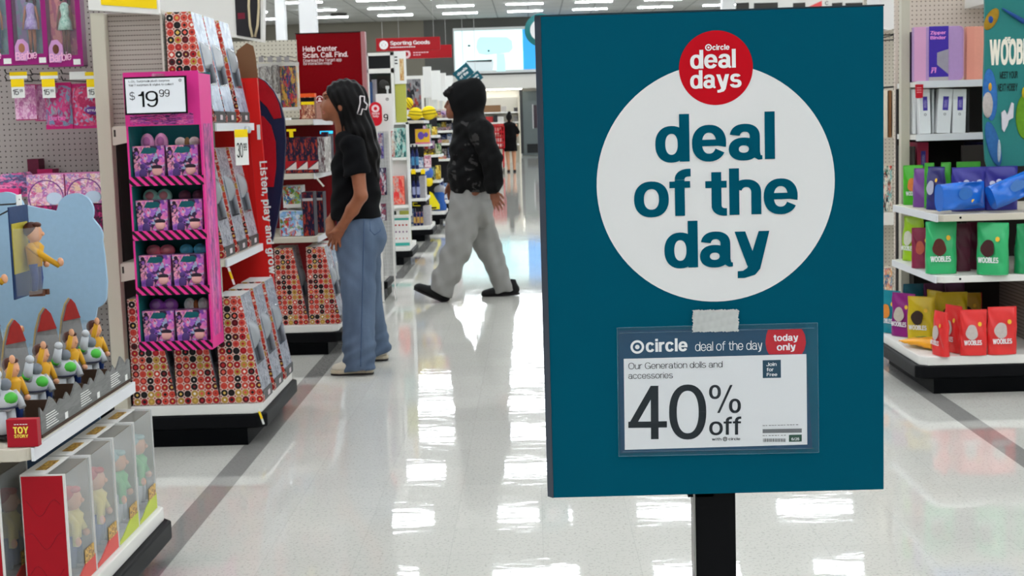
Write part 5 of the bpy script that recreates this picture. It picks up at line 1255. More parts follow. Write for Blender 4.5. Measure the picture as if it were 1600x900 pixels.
# navy bottle rows
def bottle_row(n, px0, px1, pyt, zb, Y, words_, grp, label_col):
    for i in range(n):
        px = px0 + (px1 - px0) * (i + .5) / n; p = at(px, pyt, Y=Y); h = p.z - zb; rad = (at(px1, pyt, Y=Y).x - at(px0, pyt, Y=Y).x) / n * .42
        lab = f'navy bottle on the {words_}, {["left", "middle", "right"][i]} one of three'
        r = thing('spray_bottle', lab, 'bottle', (p.x, Y, zb), 0, grp)
        b = MB(); b.lathe([(0, 0), (rad * .95, .003), (rad, h * .05), (rad, h * .62), (rad * .55, h * .76), (rad * .42, h * .8)], n=12); b.obj('bottle_body', M_NAVY, r)
        b = MB(); b.lathe([(rad * .5, h * .8), (rad * .55, h * .97), (rad * .3, h), (0, h)], n=12); b.obj('cap', M('dark_cap', (20, 20, 40), .3), r)
        b = MB(); b.lathe([(rad * 1.01, h * .16), (rad * 1.02, h * .17), (rad * 1.02, h * .5), (rad * 1.01, h * .51)], n=12); b.obj('wrap_label', label_col, r)
bottle_row(3, 635, 654, 226, .872, 17.42, 'second shelf of the bottle unit', 'navy bottles on the second shelf', M('sky_label', (70, 130, 170), .4))
bottle_row(3, 636, 656, 275, .522, 17.42, 'first shelf of the bottle unit', 'navy bottles on the first shelf', M('white_blue_label', (150, 156, 190), .4))
bottle_row(3, 645, 661, 326, .187, 17.42, 'deck of the bottle unit', 'navy bottles on the deck', M('amber_label', (190, 150, 80), .4))
for i, (px0, px1, py0, py1, Yy, lab) in enumerate(((656, 664, 275, 310, 17.5, 'clear plastic pack at the end of the first shelf of the bottle unit'), (662, 672, 322, 352, 17.5, 'clear plastic pack at the end of the deck of the bottle unit'))):
    carton('clear_pack', lab, 'toy pack', px0, px1, py0, py1, Yy, .25, M('milky_pack', (190, 186, 188), .2), M('milky_pack_front', (200, 196, 200), .2, noise=.4), None, None, (.522, .187)[i])
r, w, h = carton('yellow_box', 'yellow box with a violet round print below the plush toys', 'toy box', 649, 671, 201, 223, 17.6, .12, M('pink_side', (226, 130, 160)), M('sun_yellow_print', (236, 190, 50), .4), (M('pink_foot', (230, 120, 160)), .0, .10), None, 1.171)
b = MB(); b.ball((-w * .1, -.004, h * .55), (w * .22, .004, h * .26)); b.ball((w * .25, -.004, h * .6), (w * .14, .004, h * .16)); b.obj('violet_print', M('violet_blob', (110, 80, 180)), r)
sh = thing('glass_shelf', 'white shelf board under the yellow box with the violet print', 'shelf', (-1.45, 17.6, 1.13))
b = MB(); a, q = at(641, 228, Y=17.55), at(683, 222, Y=17.55); b.box(a.x, 17.55, 1.14, -1.24, 18.1, 1.17); part('board', b, M_WSHELF, sh)
r, w, h = carton('teal_pack', 'teal and blue pack lying behind the yellow box', 'toy pack', 648, 671, 189, 201, 17.66, .10, M('teal_pack_side', (60, 150, 160)), print_mat('teal_pack_print', [(60, 160, 170), (90, 120, 190), (120, 190, 190)], 3, 1))
r.location.z = 1.171; r.location.y = 17.74
for i, (px, lab) in enumerate(((646, 'small yellow shelf tag, left of two under the second bottle shelf'), (661, 'small yellow shelf tag, right of two under the second bottle shelf'))):
    p = at(px, 272, Y=17.34); g = thing('shelf_talker', lab, 'price tag', p); b = MB(); b.box(-.026, 0, 0, .026, .002, .05); b.obj('tag_card', M_YEL, g)
    b = MB(); b.box(-.012, 0, .0505, .012, .002, .062); b.obj('tag_neck', M_YEL, g)
def wedge(label, pts, Y, dep=.02):
    P_ = [at(x, y, Y=Y) for x, y in pts]; c = P_[0]; g = thing('wedge_sign', label, 'sign', (c.x, Y, min(p.z for p in P_)))
    zb = min(p.z for p in P_)
    b = MB(); b.prism([(p.x - c.x, p.z - zb) for p in P_], 'y', 0, dep); b.obj('wedge_card', M('lemon_sign', (240, 224, 30), .5), g)
    b = MB(); b.box((P_[-1].x - c.x) + .01, -.002, .012, (P_[-1].x - c.x) + .10, -.0004, .035); b.obj('dark_print', M_BLACK, g)
wedge('yellow wedge sign standing on the deck pack of the bottle unit', [(645, 316), (652, 317), (657, 322), (645, 322)], 17.5)
wedge('larger yellow wedge sign on the deck of the next unit', [(671, 299), (676, 302), (687, 320), (687, 327), (671, 327)], 20.25)
# plush toys on the bottle unit's top shelf
M_PLY = M('yellow_plush', (246, 218, 40), .9, noise=.2); M_PLB = M('dark_plush_band', (50, 40, 26), .9)
def plush_ball(label, px, py, rpx, Y, tilt=0.0):
    p = at(px, py, Y=Y); rad = rpx * Y / F_PX
    r = thing('plush_toy', label, 'plush toy', p, 0, 'yellow plush toys on the top shelf'); r.rotation_euler = (0, tilt, 0)
    b = MB(); b.ball((0, 0, 0), (rad * 1.08, rad * .9, rad), 20, 14); b.obj('body', M_PLY, r)
    for k, dz in enumerate((.30, -.18)):
        b = MB(); cr = rad * math.sqrt(1 - dz * dz); n = 24
        b.tube([(cr * 1.09 * math.cos(2 * math.pi * i / n), cr * .91 * math.sin(2 * math.pi * i / n), rad * dz) for i in range(n + 1)], rad * .055, 6); b.obj('band', M_PLB, r)
    for sx in (-1, 1):
        b = MB(); b.ball((sx * rad * .95, -rad * .2, -rad * .35), (rad * .3, rad * .25, rad * .22), 10, 7); b.obj('limb', M_PLY, r)
zs = 1.457
for px, rr, Y, lab, tl_ in ((627, 7.2, 17.45, 'yellow plush ball tipped on its side at the left end of the top shelf', 1.2), (648, 10.0, 17.5, 'round yellow plush ball with dark bands in the middle of the top shelf', .1), (669, 10.8, 17.6, 'round yellow plush ball with dark bands at the right end of the top shelf', -.1)):
    p = at(px, 170, Y=Y); plush_ball(lab, px, 450 - (0), rr, Y, tl_); o = COL.objects[-1]
    for q_ in bpy.data.objects:
        if q_.get('label') == lab: q_.location = (p.x, Y + .1, zs + rr * Y / F_PX * (1.0 if abs(tl_) < .5 else 1.22) + .002)
lab = 'yellow plush ball heaped on top of the other yellow plush toys'
plush_ball(lab, 638, 158, 7.5, 17.85, 1.0)
for q_ in bpy.data.objects:
    if q_.get('label') == lab: q_.location = (at(638, 160, Y=17.62).x, 17.62, 1.672)
# the next two units: small goods
M_BY = print_mat('black_yellow_print', [(30, 28, 26), (230, 200, 40), (20, 20, 20), (120, 90, 40)], 2.5, 3)
M_FIG = print_mat('mixed_figure_print', [(120, 110, 116), (60, 50, 56), (180, 170, 170), (150, 60, 60)], 5, 5)
small = [(657, 669, 233, 250, 20.3, .982, M_BY, 'black and yellow pack beside the navy bottles, left'), (669, 679, 232, 249, 20.3, .982, M_BY, 'black and yellow pack beside the navy bottles, right'),
         (662, 678, 282, 291, 20.3, .622, M_BY, 'yellow pack lying under the blue and yellow bag'),
         (679, 690, 190, 199, 23.1, 1.502, print_mat('green_tan_print', [(60, 130, 80), (190, 130, 50), (210, 190, 160)], 3, 2), 'green and brown pack on the top small shelf near the hooded person'), (691, 703, 190, 199, 23.1, 1.502, M_FIG, 'pale pack on the top small shelf near the hooded person'),
         (679, 691, 204, 219, 23.1, 1.302, M_FIG, 'grey pack on the second small shelf near the hooded person, left'), (692, 704, 204, 219, 23.1, 1.302, M_FIG, 'grey pack on the second small shelf near the hooded person, right'),
         (681, 690, 233, 238, 23.1, 1.102, print_mat('pink_grey_print', [(200, 180, 190), (150, 130, 140), (190, 80, 100)], 3, 4), 'pinkish pack on the third small shelf, left'), (691, 701, 230, 241, 23.1, 1.102, print_mat('tan_print', [(170, 140, 80), (190, 170, 140)], 3, 4), 'tan pack on the third small shelf, right'),
         (681, 697, 260, 274, 23.1, .852, print_mat('red_clear_print', [(214, 40, 40), (180, 180, 186), (230, 190, 60), (190, 60, 60)], 3, 6), 'red toy pack on the lowest small shelf near the hooded person')]
for x0, x1, y0, y1, Y, zb, m, lab in small:
    while at(x0, y0, Y=Y).z > zb - .0 + (.10 if Y > 22 else .14) and y0 < y1 - 2: y0 += 1
    while at(x0, y0, Y=Y).z < zb + .05: y0 -= 1
    carton('small_pack', lab, 'toy pack', x0, x1, y0, y1, Y, .08, m, m, None, None, zb)
p = at(670, 270, Y=20.2); r = thing('ball_bag', 'blue and yellow netted bag hanging at the second yellow-sign unit', 'toy pack', (p.x, 20.14, p.z))
b = MB(); b.ball((0, 0, .0), (.07, .05, .09)); b.obj('blue_bag', M('blue_net', (70, 110, 190), .5, noise=.3), r)
b = MB(); b.ball((0, .0, -.12), (.06, .045, .07)); b.obj('yellow_bag', M_PLY, r); b = MB(); b.tube([(0, 0, .08), (0, .03, .14)], .02); b.obj('neck', M('pale_net', (200, 200, 206)), r)
p = at(687, 305, Y=20.6); r = thing('foil_bag', 'crumpled blue and clear bag at the end of the yellow-sign unit', 'toy pack', (p.x, 20.45, .187))
b = MB(); random.seed(4)
b.grid(lambda u, v: ((.10 - .03 * v) * math.cos(6.283 * u) * (1 + .1 * math.sin(9 * u + 7 * v)), .08 * math.sin(6.283 * u), .26 * v), 16, 8, closed=True); b.obj('bag', M('blue_foil', (50, 100, 180), .25, noise=.4), r)
b = MB(); b.ball((.02, 0, .29), (.09, .06, .07)); b.obj('clear_top', M('clear_bag_top', (190, 190, 196), .15, alpha=.6), r)
# white uprights with head panels, and a picture
for i, (px, w_, top_, lab) in enumerate(((666, 7, 104, 'white upright fixture post nearest the yellow plush toys'), (678, 9, 110, 'second white upright fixture post with a head panel'), (687, 9, 114, 'third white upright fixture post with a head panel'), (697, 10, 118, 'white upright fixture post right before the hooded person'))):
    Y = 26 + i * 1.6; p, q = at(px, 182, Y=Y), at(px + w_, top_, Y=Y)
    r = thing('fixture_post', lab, 'post', (p.x, Y, 0), 0)
    b = MB(); b.box(0, 0, 0, (q.x - p.x) * .45, .1, q.z - .1); b.obj('post', M('offwhite_post', (206, 206, 200), .5), r)
    b = MB(); b.box(-.03, -.03, q.z - .55, (q.x - p.x), .12, q.z); b.obj('head_panel', M('white_head_panel', (230, 230, 226), .5), r)
p, q = at(628, 172, Y=22), at(661, 118, Y=22)
r = thing('poster_stand', 'white-framed stand with a dark grey and red picture above the plush toys', 'display board', ((p.x + q.x) / 2, 22, 0)); w = q.x - p.x
b = MB(); b.box(-w / 2, 0, 0, w / 2, .04, q.z); b.obj('frame', M_WSHELF, r)
b = MB(); b.box(-w / 2 + .03, -.004, p.z, w / 2 - .04, -.0005, q.z - .05); b.obj('picture', print_mat('grey_red_picture', [(110, 108, 112), (60, 60, 66), (150, 60, 56), (140, 138, 140), (30, 30, 34)], 2.5, 3), r)

# near-black backs added as painted shade inside the far units; rest of their goods
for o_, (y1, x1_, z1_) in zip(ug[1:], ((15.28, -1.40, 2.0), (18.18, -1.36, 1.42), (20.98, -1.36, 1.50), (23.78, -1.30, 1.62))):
    b = MB(); b.box(-2.2, y1 - .02, .19, x1_, y1 - .002, z1_); part('back_panel', b, M('painted_shade_back', (34, 34, 38), .7), o_)
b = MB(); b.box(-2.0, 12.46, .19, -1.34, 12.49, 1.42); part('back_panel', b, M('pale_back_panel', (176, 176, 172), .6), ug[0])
PAL = [('navy', [(26, 34, 84), (40, 60, 130), (20, 24, 60), (150, 160, 190)]), ('red', [(190, 36, 40), (120, 20, 30), (220, 190, 180), (60, 40, 50)]), ('yellow', [(230, 200, 40), (40, 36, 30), (250, 230, 120), (190, 150, 40)]), ('blue', [(60, 120, 190), (190, 206, 220), (30, 60, 120), (230, 230, 236)]),
       ('violet', [(130, 90, 160), (210, 170, 200), (80, 50, 110), (230, 210, 230)]), ('grey', [(150, 146, 150), (90, 86, 92), (200, 196, 196), (60, 56, 60)]), ('pink', [(214, 120, 150), (240, 190, 200), (150, 60, 90), (250, 230, 234)]), ('green', [(60, 130, 80), (150, 180, 120), (30, 70, 50), (220, 214, 190)])]
def goods(Y, zb, x0, x1, n, top, ci, unit, level):
    """a row of small packs standing side by side on a far shelf"""
    wd = (x1 - x0) / n
    for i in range(n):
        nm, cols = PAL[(ci + i * 3) % 8]; h = top * (1 - .22 * ((i * 5 + ci) % 3) / 2)
        lab = f'{nm} pack, {ORD[i]} from the wall, on the {unit} {level}'
        r = thing('shelf_pack', lab, 'toy pack', (x0 + wd * (i + .5), Y, zb + .001), 0, f'packs on the {unit}')
        m = print_mat('pack_print_' + nm, cols, 3.5, ci)
        b = MB(); b.box(-wd * .44, 0, 0, wd * .44, .08, h); b.obj('carton', m, r)
        b = MB(); b.box(-wd * .36, -.0015, h * .08, wd * .36, -.0003, h * .26); b.obj('label_band', M('pack_band_' + nm, cols[3], .5), r)
U6n, U7n, U8n = 'bottle unit', 'yellow-sign unit', 'farthest left unit'
goods(17.72, .872, -1.52, -1.24, 3, .17, 0, U6n, 'second shelf back row'); goods(17.72, .522, -1.52, -1.36, 2, .17, 5, U6n, 'first shelf back row')
goods(17.80, .187, -1.56, -1.26, 3, .18, 3, U6n, 'deck back row')
goods(20.28, .187, -1.62, -1.42, 2, .26, 2, U7n, 'deck'); goods(20.45, .622, -1.46, -1.30, 2, .20, 7, U7n, 'lower shelf back row'); goods(20.45, .982, -1.56, -1.28, 3, .19, 1, U7n, 'middle shelf back row'); goods(20.3, 1.252, -1.56, -1.32, 3, .15, 4, U7n, 'upper shelf')
goods(23.3, .187, -1.52, -1.22, 4, .34, 0, U8n, 'deck'); goods(23.35, .852, -1.54, -1.20, 4, .17, 2, U8n, 'lowest shelf back row'); goods(23.35, 1.102, -1.54, -1.20, 4, .14, 5, U8n, 'third shelf back row'); goods(23.35, 1.302, -1.54, -1.20, 4, .13, 7, U8n, 'second shelf back row'); goods(23.35, 1.502, -1.54, -1.20, 4, .11, 1, U8n, 'top shelf back row')
r, w, h = carton('red_tray', 'flat red and white tray box on the top shelf right of the plush toys', 'box', 680, 699, 172, 182, 23.05, .2, M('red_tray_card', (190, 40, 44)), M('red_tray_print', (196, 34, 40), .5), (M_TAGW, .72, .98), None, 1.62)
r.location = (r.location.x, 23.02, 1.63)

# ------------------------------------------------------------------ hanging signs and the back of the store
M_SIGNR = M('hanging_sign_red', (160, 6, 20), .4)
def hang_sign(label, px0, px1, py0, py1, Y):
    a, q = at(px0, py1, Y=Y), at(px1, py0, Y=Y); w, h = q.x - a.x, q.z - a.z
    r = thing('hanging_sign', label, 'sign', ((a.x + q.x) / 2, Y, a.z))
    b = MB(); b.box(-w / 2, 0, 0, w / 2, .04, h); b.obj('plate', M_SIGNR, r, bevel=.003)
    for s in (-1, 1):
        b = MB(); b.tube([(s * w * .4, .02, h), (s * w * .4, .02, HC - a.z)], .004, 5); b.obj('wire', M('thin_wire', (190, 190, 190), .4), r)
    return r, w, h
r, w, h = hang_sign('red hanging sign reading Sporting Goods with a white round ball mark', 588, 687.5, 57, 80.5, 25.0)
b = MB(); write(b, 'Sporting Goods', (-w * .28, -.002, h * .46), UX, UZ, h * .40, .14, width=w * .62); 
annulus(b, (-w * .38, -.002, h * .48), UX, UZ, h * .17, h * .34); b.quad((-w * .38 - .03, -.0025, h * .33), (-w * .38 + .03, -.0025, h * .33), (-w * .38 + .03, -.0025, h * .63), (-w * .38 - .03, -.0025, h * .63))
for k in range(11): b.box(-w * .28 + k * w * .036, -.0025, h * .24, -w * .28 + k * w * .036 + w * .028, -.002, h * .31)
b.obj('lettering', M_WHT, r)
r, w, h = hang_sign('second red hanging sign partly behind the Sporting Goods sign', 615, 705.5, 69.5, 92.5, 28.0)
b = MB(); annulus(b, (-w * .28, -.002, h * .36), UX, UZ, h * .17, h * .34)
for k in range(6): b.box(-w * .16 + k * w * .045, -.0025, h * .42, -w * .16 + k * w * .045 + w * .035, -.002, h * .50)
for k in range(3): b.box(-w * .16 + k * w * .045, -.0025, h * .24, -w * .16 + k * w * .045 + w * .035, -.002, h * .31)
b.obj('lettering', M('rosy_print', (226, 190, 194)), r)
# teal square tags turned on their corners, and a round teal sign
M_TEALS = M('teal_tag', (16, 84, 98), .4)
for i, (px, py, s_, Y, lab) in enumerate(((724, 114, 12.5, 20.0, 'teal square tag turned on its corner, above the black hood'), (743, 122, 9, 24.0, 'smaller teal tag turned on its corner, right of the larger one'))):
    p = at(px, py, Y=Y); s = s_ * Y / F_PX
    r = thing('corner_tag', lab, 'sign', p)
    b = MB(); c, n = math.cos(.65), math.sin(.65)
    rot = lambda x, z: (x * c - z * n, x * n + z * c)
    b.prism([rot(-s * 1.1, -s * .8), rot(s * 1.1, -s * .8), rot(s * 1.1, s * .8), rot(-s * 1.1, s * .8)], 'y', 0, .01); b.obj('tag_card', M_TEALS, r)
    b = MB(); u, v = Vector((c, 0, n)), Vector((-n, 0, c))
    for k, (t_, ww) in enumerate((('deals', 1.5), ('of the', 1.3))): write(b, t_, u * (-s * .75) + v * (s * (.1 - .5 * k)) + Vector((0, -.002, 0)), u, v, s * .5, .15, width=s * ww)
    b.obj('lettering', M_WHT, r)
    b = MB(); b.tube([(0, .005, s * .3), (0, .005, HC - p.z)], .003, 5); b.obj('wire', M('thin_wire', (190, 190, 190)), r)
p = at(845, 47, Y=13); r = thing('round_sign', 'round teal sign with a white centre peeking out left of the big teal sign', 'sign', p)
rr = 25 * 13 / F_PX
b = MB(); b.lathe([(rr, 0), (rr, .02)], (0, 0, 0), 40, 'y'); b.obj('plate', M('sea_teal_sign', (50, 130, 132), .4), r)
b = MB(); disc(b, (.0, -.002, 0), UX, UZ, rr * .66, 40); b.obj('white_centre', M_WHT, r)
b = MB(); write(b, '%', (-rr * .3, -.004, -rr * .2), UX, UZ, rr * .5, .12); b.obj('lettering', M_RED, r)
b = MB(); b.tube([(0, .01, rr), (0, .01, HC - p.z)], .003, 5); b.obj('wire', M('thin_wire', (190, 190, 190)), r)

# big lit picture on the back wall
YW = YF - .12
a, q = at(712, 111.5, Y=YW), at(905, 43, Y=YW)
sc = thing('picture_screen', 'large lit wall picture of a pale teal stand mixer over the back aisle', 'screen', ((a.x + q.x) / 2, YW, a.z))
b = MB(); b.box(a.x - .06, YW, a.z - .12, q.x, YW + .08, q.z + .12); part('frame', b, M('white_screen_frame', (216, 218, 216), .5), sc)
b = MB(); b.box(a.x, YW - .01, a.z, at(817, 80, Y=YW).x, YW - .001, q.z); pan = part('lit_panel', b, M('lit_pale_panel', (214, 244, 244), .5, emit=.75), sc)
b = MB(); b.box(at(817, 80, Y=YW).x, YW - .01, a.z, q.x, YW - .001, q.z); part('lit_blue_panel', b, M('lit_blue_panel', (50, 150, 222), .5, emit=.7), sc)
def W2(x, y): p = at(x, y, Y=YW); return (p.x, p.z)
b = MB(); b.prism([W2(*p) for p in ((746, 62), (750, 58), (792, 58), (800, 64), (801, 76), (796, 82), (760, 86), (748, 84), (744, 74))], 'y', YW - .02, YW - .0105); b.prism([W2(*p) for p in ((776, 84), (788, 84), (790, 98), (790, 111), (776, 111))], 'y', YW - .02, YW - .0105); sub('mixer_picture', b, M('lit_mixer_teal', (172, 226, 230), .5, emit=.7), pan)
b = MB(); b.prism([W2(*p) for p in ((725, 96), (772, 95), (770, 111), (732, 111))], 'y', YW - .021, YW - .0105); sub('bowl_picture', b, M('lit_bowl', (176, 186, 188), .5, emit=.7), pan)
b = MB(); b.prism([W2(*p) for p in ((728, 95), (770, 93), (768, 96.5), (730, 97))], 'y', YW - .022, YW - .0105); b.prism([W2(*p) for p in ((762, 78), (765, 78), (765, 81), (762, 81))], 'y', YW - .022, YW - .0105); b.prism([W2(*p) for p in ((731, 70), (735, 70), (735, 73), (731, 73))], 'y', YW - .022, YW - .0105); sub('dark_detail', b, M('dark_picture_detail', (50, 60, 62), .5), pan)
# bulkhead and strip light beneath it
bk = thing('wall_canopy', 'pale wall canopy with a bright strip of light beneath it at the back', 'canopy', (at(790, 130, Y=YW).x, YW - .3, 2.5))
a, q = at(740, 142, Y=YW - .6), at(1000, 114, Y=YW - .6)
b = MB(); b.box(a.x - 1.2, YW - .6, a.z + .05, q.x, YW - .02, q.z); part('soffit', b, M_WALLW, bk)
b = MB(); b.box(a.x - 1.2, YW - .45, a.z + .012, at(815, 140, Y=YW - .5).x, YW - .25, a.z + .049); part('light_strip', b, M('lit_canopy_strip', (255, 250, 232), .5, emit=9), bk)
# back door
a, q = at(816, 239, Y=YW), at(868, 141, Y=YW)
dr = struct('door_1', MB().box(a.x, YW - .05, .012, q.x, YW + .02, q.z), M('slate_door', (92, 100, 100), .5, noise=.1))
def dsub(nm, x0, x1, y0, y1, m, d=.06):
    c, e = at(x0, y1, Y=YW), at(x1, y0, Y=YW); b = MB(); b.box(c.x, YW - d, max(c.z, .015), e.x, YW - .0505, e.z); return b.obj(nm, m, dr)
dsub('door_frame', 814, 816, 139, 240, M('door_trim', (46, 48, 50))); dsub('kick_plate', 824, 860, 224, 239, M('black_kick_plate', (22, 24, 26))); dsub('door_window', 833, 842, 164, 200, M('dim_glass', (60, 52, 58), .1))
dsub('window_edge', 832.4, 833.2, 163, 201, M('pale_edge', (170, 170, 170)), .062)
# shelves of goods at the back, the cart and a shopper far away
def far_box(name, label, cat, px0, px1, py0, py1, Y, dep, m, base=None, m2=None):
    return carton(name, label, cat, px0, px1, py0, py1, Y, dep, m, m2 or m, None, None, base)
bs = thing('back_shelf', 'white wall shelving at the back of the store behind the far shopper', 'shelf unit', (at(785, 200, Y=50).x, 50, 0))
x0, x1 = at(752, 200, Y=50).x, at(813, 200, Y=50).x
b = MB(); b.box(x0 - 1.5, 50.5, 0, x1, 50.55, at(780, 152, Y=50).z); part('back_panel', b, M('cream_back_panel', (222, 216, 200), .6), bs)
zs_ = [at(780, y, Y=50).z for y in (226, 207, 191, 175)]
for z in zs_:
    b = MB(); b.box(x0 - 1.5, 50, z - .04, x1, 50.5, z); part('shelf', b, M_WSHELF, bs)
b = MB(); b.box(x1 - .05, 49.98, 0, x1, 50.55, at(780, 152, Y=50).z + .02); part('end_panel', b, M('cream_end_panel', (214, 206, 186), .6), bs)
fg = [('box', 'brown cardboard box on the top back shelf', 752, 782, 164, 175, (140, 104, 72), 3), ('box', 'white box beside the brown box on the top back shelf', 783, 791, 166, 175, (206, 198, 190), 3), ('box', 'dark box on the top back shelf right of the shopper', 803, 808.5, 168, 175, (70, 66, 66), 3),
      ('box', 'red box on the second back shelf', 757, 770, 182, 191, (170, 40, 40), 2), ('box', 'black round-faced box on the second back shelf', 771, 777, 180, 191, (40, 40, 44), 2), ('box', 'white box on the second back shelf', 778, 787, 182, 191, (214, 210, 204), 2), ('box', 'grey box on the second back shelf right of the shopper', 803, 808.5, 182, 191, (120, 116, 112), 2),
      ('box', 'pink and white box on the third back shelf', 758, 776, 197, 207, (190, 130, 130), 1), ('box', 'pale box on the lowest back shelf', 772, 786, 216, 226, (180, 176, 170), 0)]
for n_, lab, a0, a1, b0, b1, c, k in fg: far_box('stock_box', lab, 'box', a0, a1, b0, b1, 50.02, .3, M('stock_%d_%d_%d' % c, c, .5, noise=.3), zs_[k] + .002)
for i, (x_0, x_1, yy, c) in enumerate(((757, 770, 157, (150, 160, 170)), (771, 790, 156, (40, 40, 40)))):
    a = at(x_0, yy, Y=50.2); q = at(x_1, yy - 3, Y=50.2)
# red shopping cart
p = at(772, 268, Z=0); YCt = 40.0
def cx_(x, y): p = at(x, y, Y=YCt); return (p.x, p.z)
ct = thing('shopping_cart', 'red plastic shopping cart in front of the far shopper in black', 'shopping cart', (cx_(775, 260)[0], YCt, 0))
M_CART = M('red_cart_plastic', (186, 24, 32), .4)
a, q = cx_(763, 246), cx_(789, 196)
x0, x1, zl, zh = cx_(762, 240)[0], cx_(788, 240)[0], cx_(775, 232)[1], cx_(775, 198)[1]
b = MB()
for k in range(8): xx = x0 + (x1 - x0) * k / 7; b.box(xx - .01, YCt, zl, xx + .01, YCt + .02, zh); b.box(xx - .01, YCt + .7, zl, xx + .01, YCt + .72, zh)
for k in range(5): zz = zl + (zh - zl) * k / 4; b.box(x0, YCt, zz - .02, x1, YCt + .02, zz + .02); b.box(x0, YCt + .7, zz - .02, x1, YCt + .72, zz + .02); b.box(x0, YCt, zz - .02, x0 + .02, YCt + .72, zz + .02); b.box(x1 - .02, YCt, zz - .02, x1, YCt + .72, zz + .02)
b.box(x0, YCt, zl - .02, x1, YCt + .72, zl); part('basket', b, M_CART, ct)
b = MB(); b.tube([(x0, YCt - .08, zh + .05), (x1, YCt - .08, zh + .05)], .02); b.tube([(x0, YCt, zh), (x0, YCt - .08, zh + .05)], .015); b.tube([(x1, YCt, zh), (x1, YCt - .08, zh + .05)], .015); part('handle', b, M_CART, ct)
for xx in (x0 + .03, x1 - .03):
    b = MB(); b.tube([(xx, YCt + .05, zl), (xx, YCt + .02, .16), (xx, YCt + .66, .16)], .018); b.tube([(xx, YCt + .66, .16), (xx, YCt + .68, zl)], .018); part('chassis_bar', b, M_CART, ct)
for xx in (x0 + .03, x1 - .03):
    for yy in (.05, .64):
        b = MB(); b.lathe([(.06, -.012), (.065, 0), (.06, .012)], (xx, YCt + yy, .066), 14, 'x'); part('wheel', b, M_BLKM, ct)
# white structure and signs over the right side, showing above the teal sign
YB2 = 34.0
def bb(x, y): p = at(x, y, Y=YB2); return (p.x, p.z)
bw = thing('overhead_fascia', 'pale overhead fascia with dark openings above the top right of the teal sign', 'fascia', (bb(1300, 8)[0], YB2, 3.5))
b = MB(); b.prism([bb(1150, 22), bb(1400, 14), bb(1400, -14), bb(1150, -6)], 'y', YB2, YB2 + .1); part('fascia', b, M('pale_fascia', (204, 202, 196), .6), bw)
for i, (x0_, x1_) in enumerate(((1239, 1258), (1300, 1316), (1321, 1353), (1150, 1170), (1178, 1215))):
    b = MB(); b.prism([bb(x0_, 18), bb(x1_, 17), bb(x1_, 4), bb(x0_, 5)], 'y', YB2 - .03, YB2 - .001); part('dark_opening', b, M('dark_opening', (46, 44, 40), .5), bw)
b = MB(); 
for s_, x_, z_ in (('C', 1289, 8), ('+', 1291, 14)):
    q_ = bb(x_, z_); write(b, 'C' if s_ == 'C' else 'I', (q_[0], YB2 - .02, q_[1]), UX, UZ, .12 if s_ == 'C' else .03, .12)
q_ = bb(1356, 12.5); write(b, 'Do', (q_[0], YB2 - .02, q_[1]), UX, UZ, .12, .10); q_ = bb(1369, 12); write(b, 'ass', (q_[0], YB2 - .02, q_[1]), UX, UZ, .14, .10)
part('lettering', b, M_BLACK, bw)
rs = thing('red_fin_sign', 'red fin-shaped hanging sign just above the teal sign top edge', 'sign', (bb(1270, 8)[0], YB2 - .4, bb(1270, 14)[1]))
b = MB(); b.prism([at(x, y, Y=YB2 - .4).xz for x, y in ((1252, 16), (1284, 15), (1284, 1))], 'y', YB2 - .42, YB2 - .38); part('fin', b, M('salmon_red_sign', (196, 70, 70), .4), rs)
b = MB(); b.tube([(at(1282, 2, Y=YB2 - .4).x, YB2 - .4, at(1282, 2, Y=YB2 - .4).z), (at(1282, 2, Y=YB2 - .4).x, YB2 - .4, HC - .001)], .004, 5); part('wire', b, M('thin_wire', (190, 190, 190)), rs)

# ------------------------------------------------------------------ right side: craft pouches on the end unit, binders behind, the teal kit panel
RY0, RY1, RXK = 7.06, 7.96, 1.957
u6 = endcap('right-hand shelf unit with craft kit pouches on its deck and two shelves', RY0, RY1, -1, RXK, 2.95, [(.585, -.015, M_WSHELF), (.887, -.02, M_BEIGE)], over=.085)
M_WEAVE = NT('taupe_woven_back', .6); _x, _y, _z = M_WEAVE.coord()
_l = M_WEAVE.ma('FRACT', M_WEAVE.ma('DIVIDE', _z, .019))
M_WEAVE = M_WEAVE.color(M_WEAVE.mix(M_WEAVE.ma('GREATER_THAN', _l, .72), s2l((140, 130, 124)), s2l((96, 86, 80))))
b = MB(); b.box(2.56, RY0 + .02, .186, 2.58, RY1, .56); part('back_panel', b, M_WEAVE, u6)
b = MB(); b.box(2.35, RY1 - .02, .186, 2.95, RY1, 1.2); part('dark_back', b, M_DARKP, u6)
for z in (.585, .887):
    b = MB(); b.tube([(2.085, RY0 + .0025, z - .016), (2.085, RY0 + .0035, z - .016)], .006, 10); part('hole_plug', b, M_BLACK, u6)

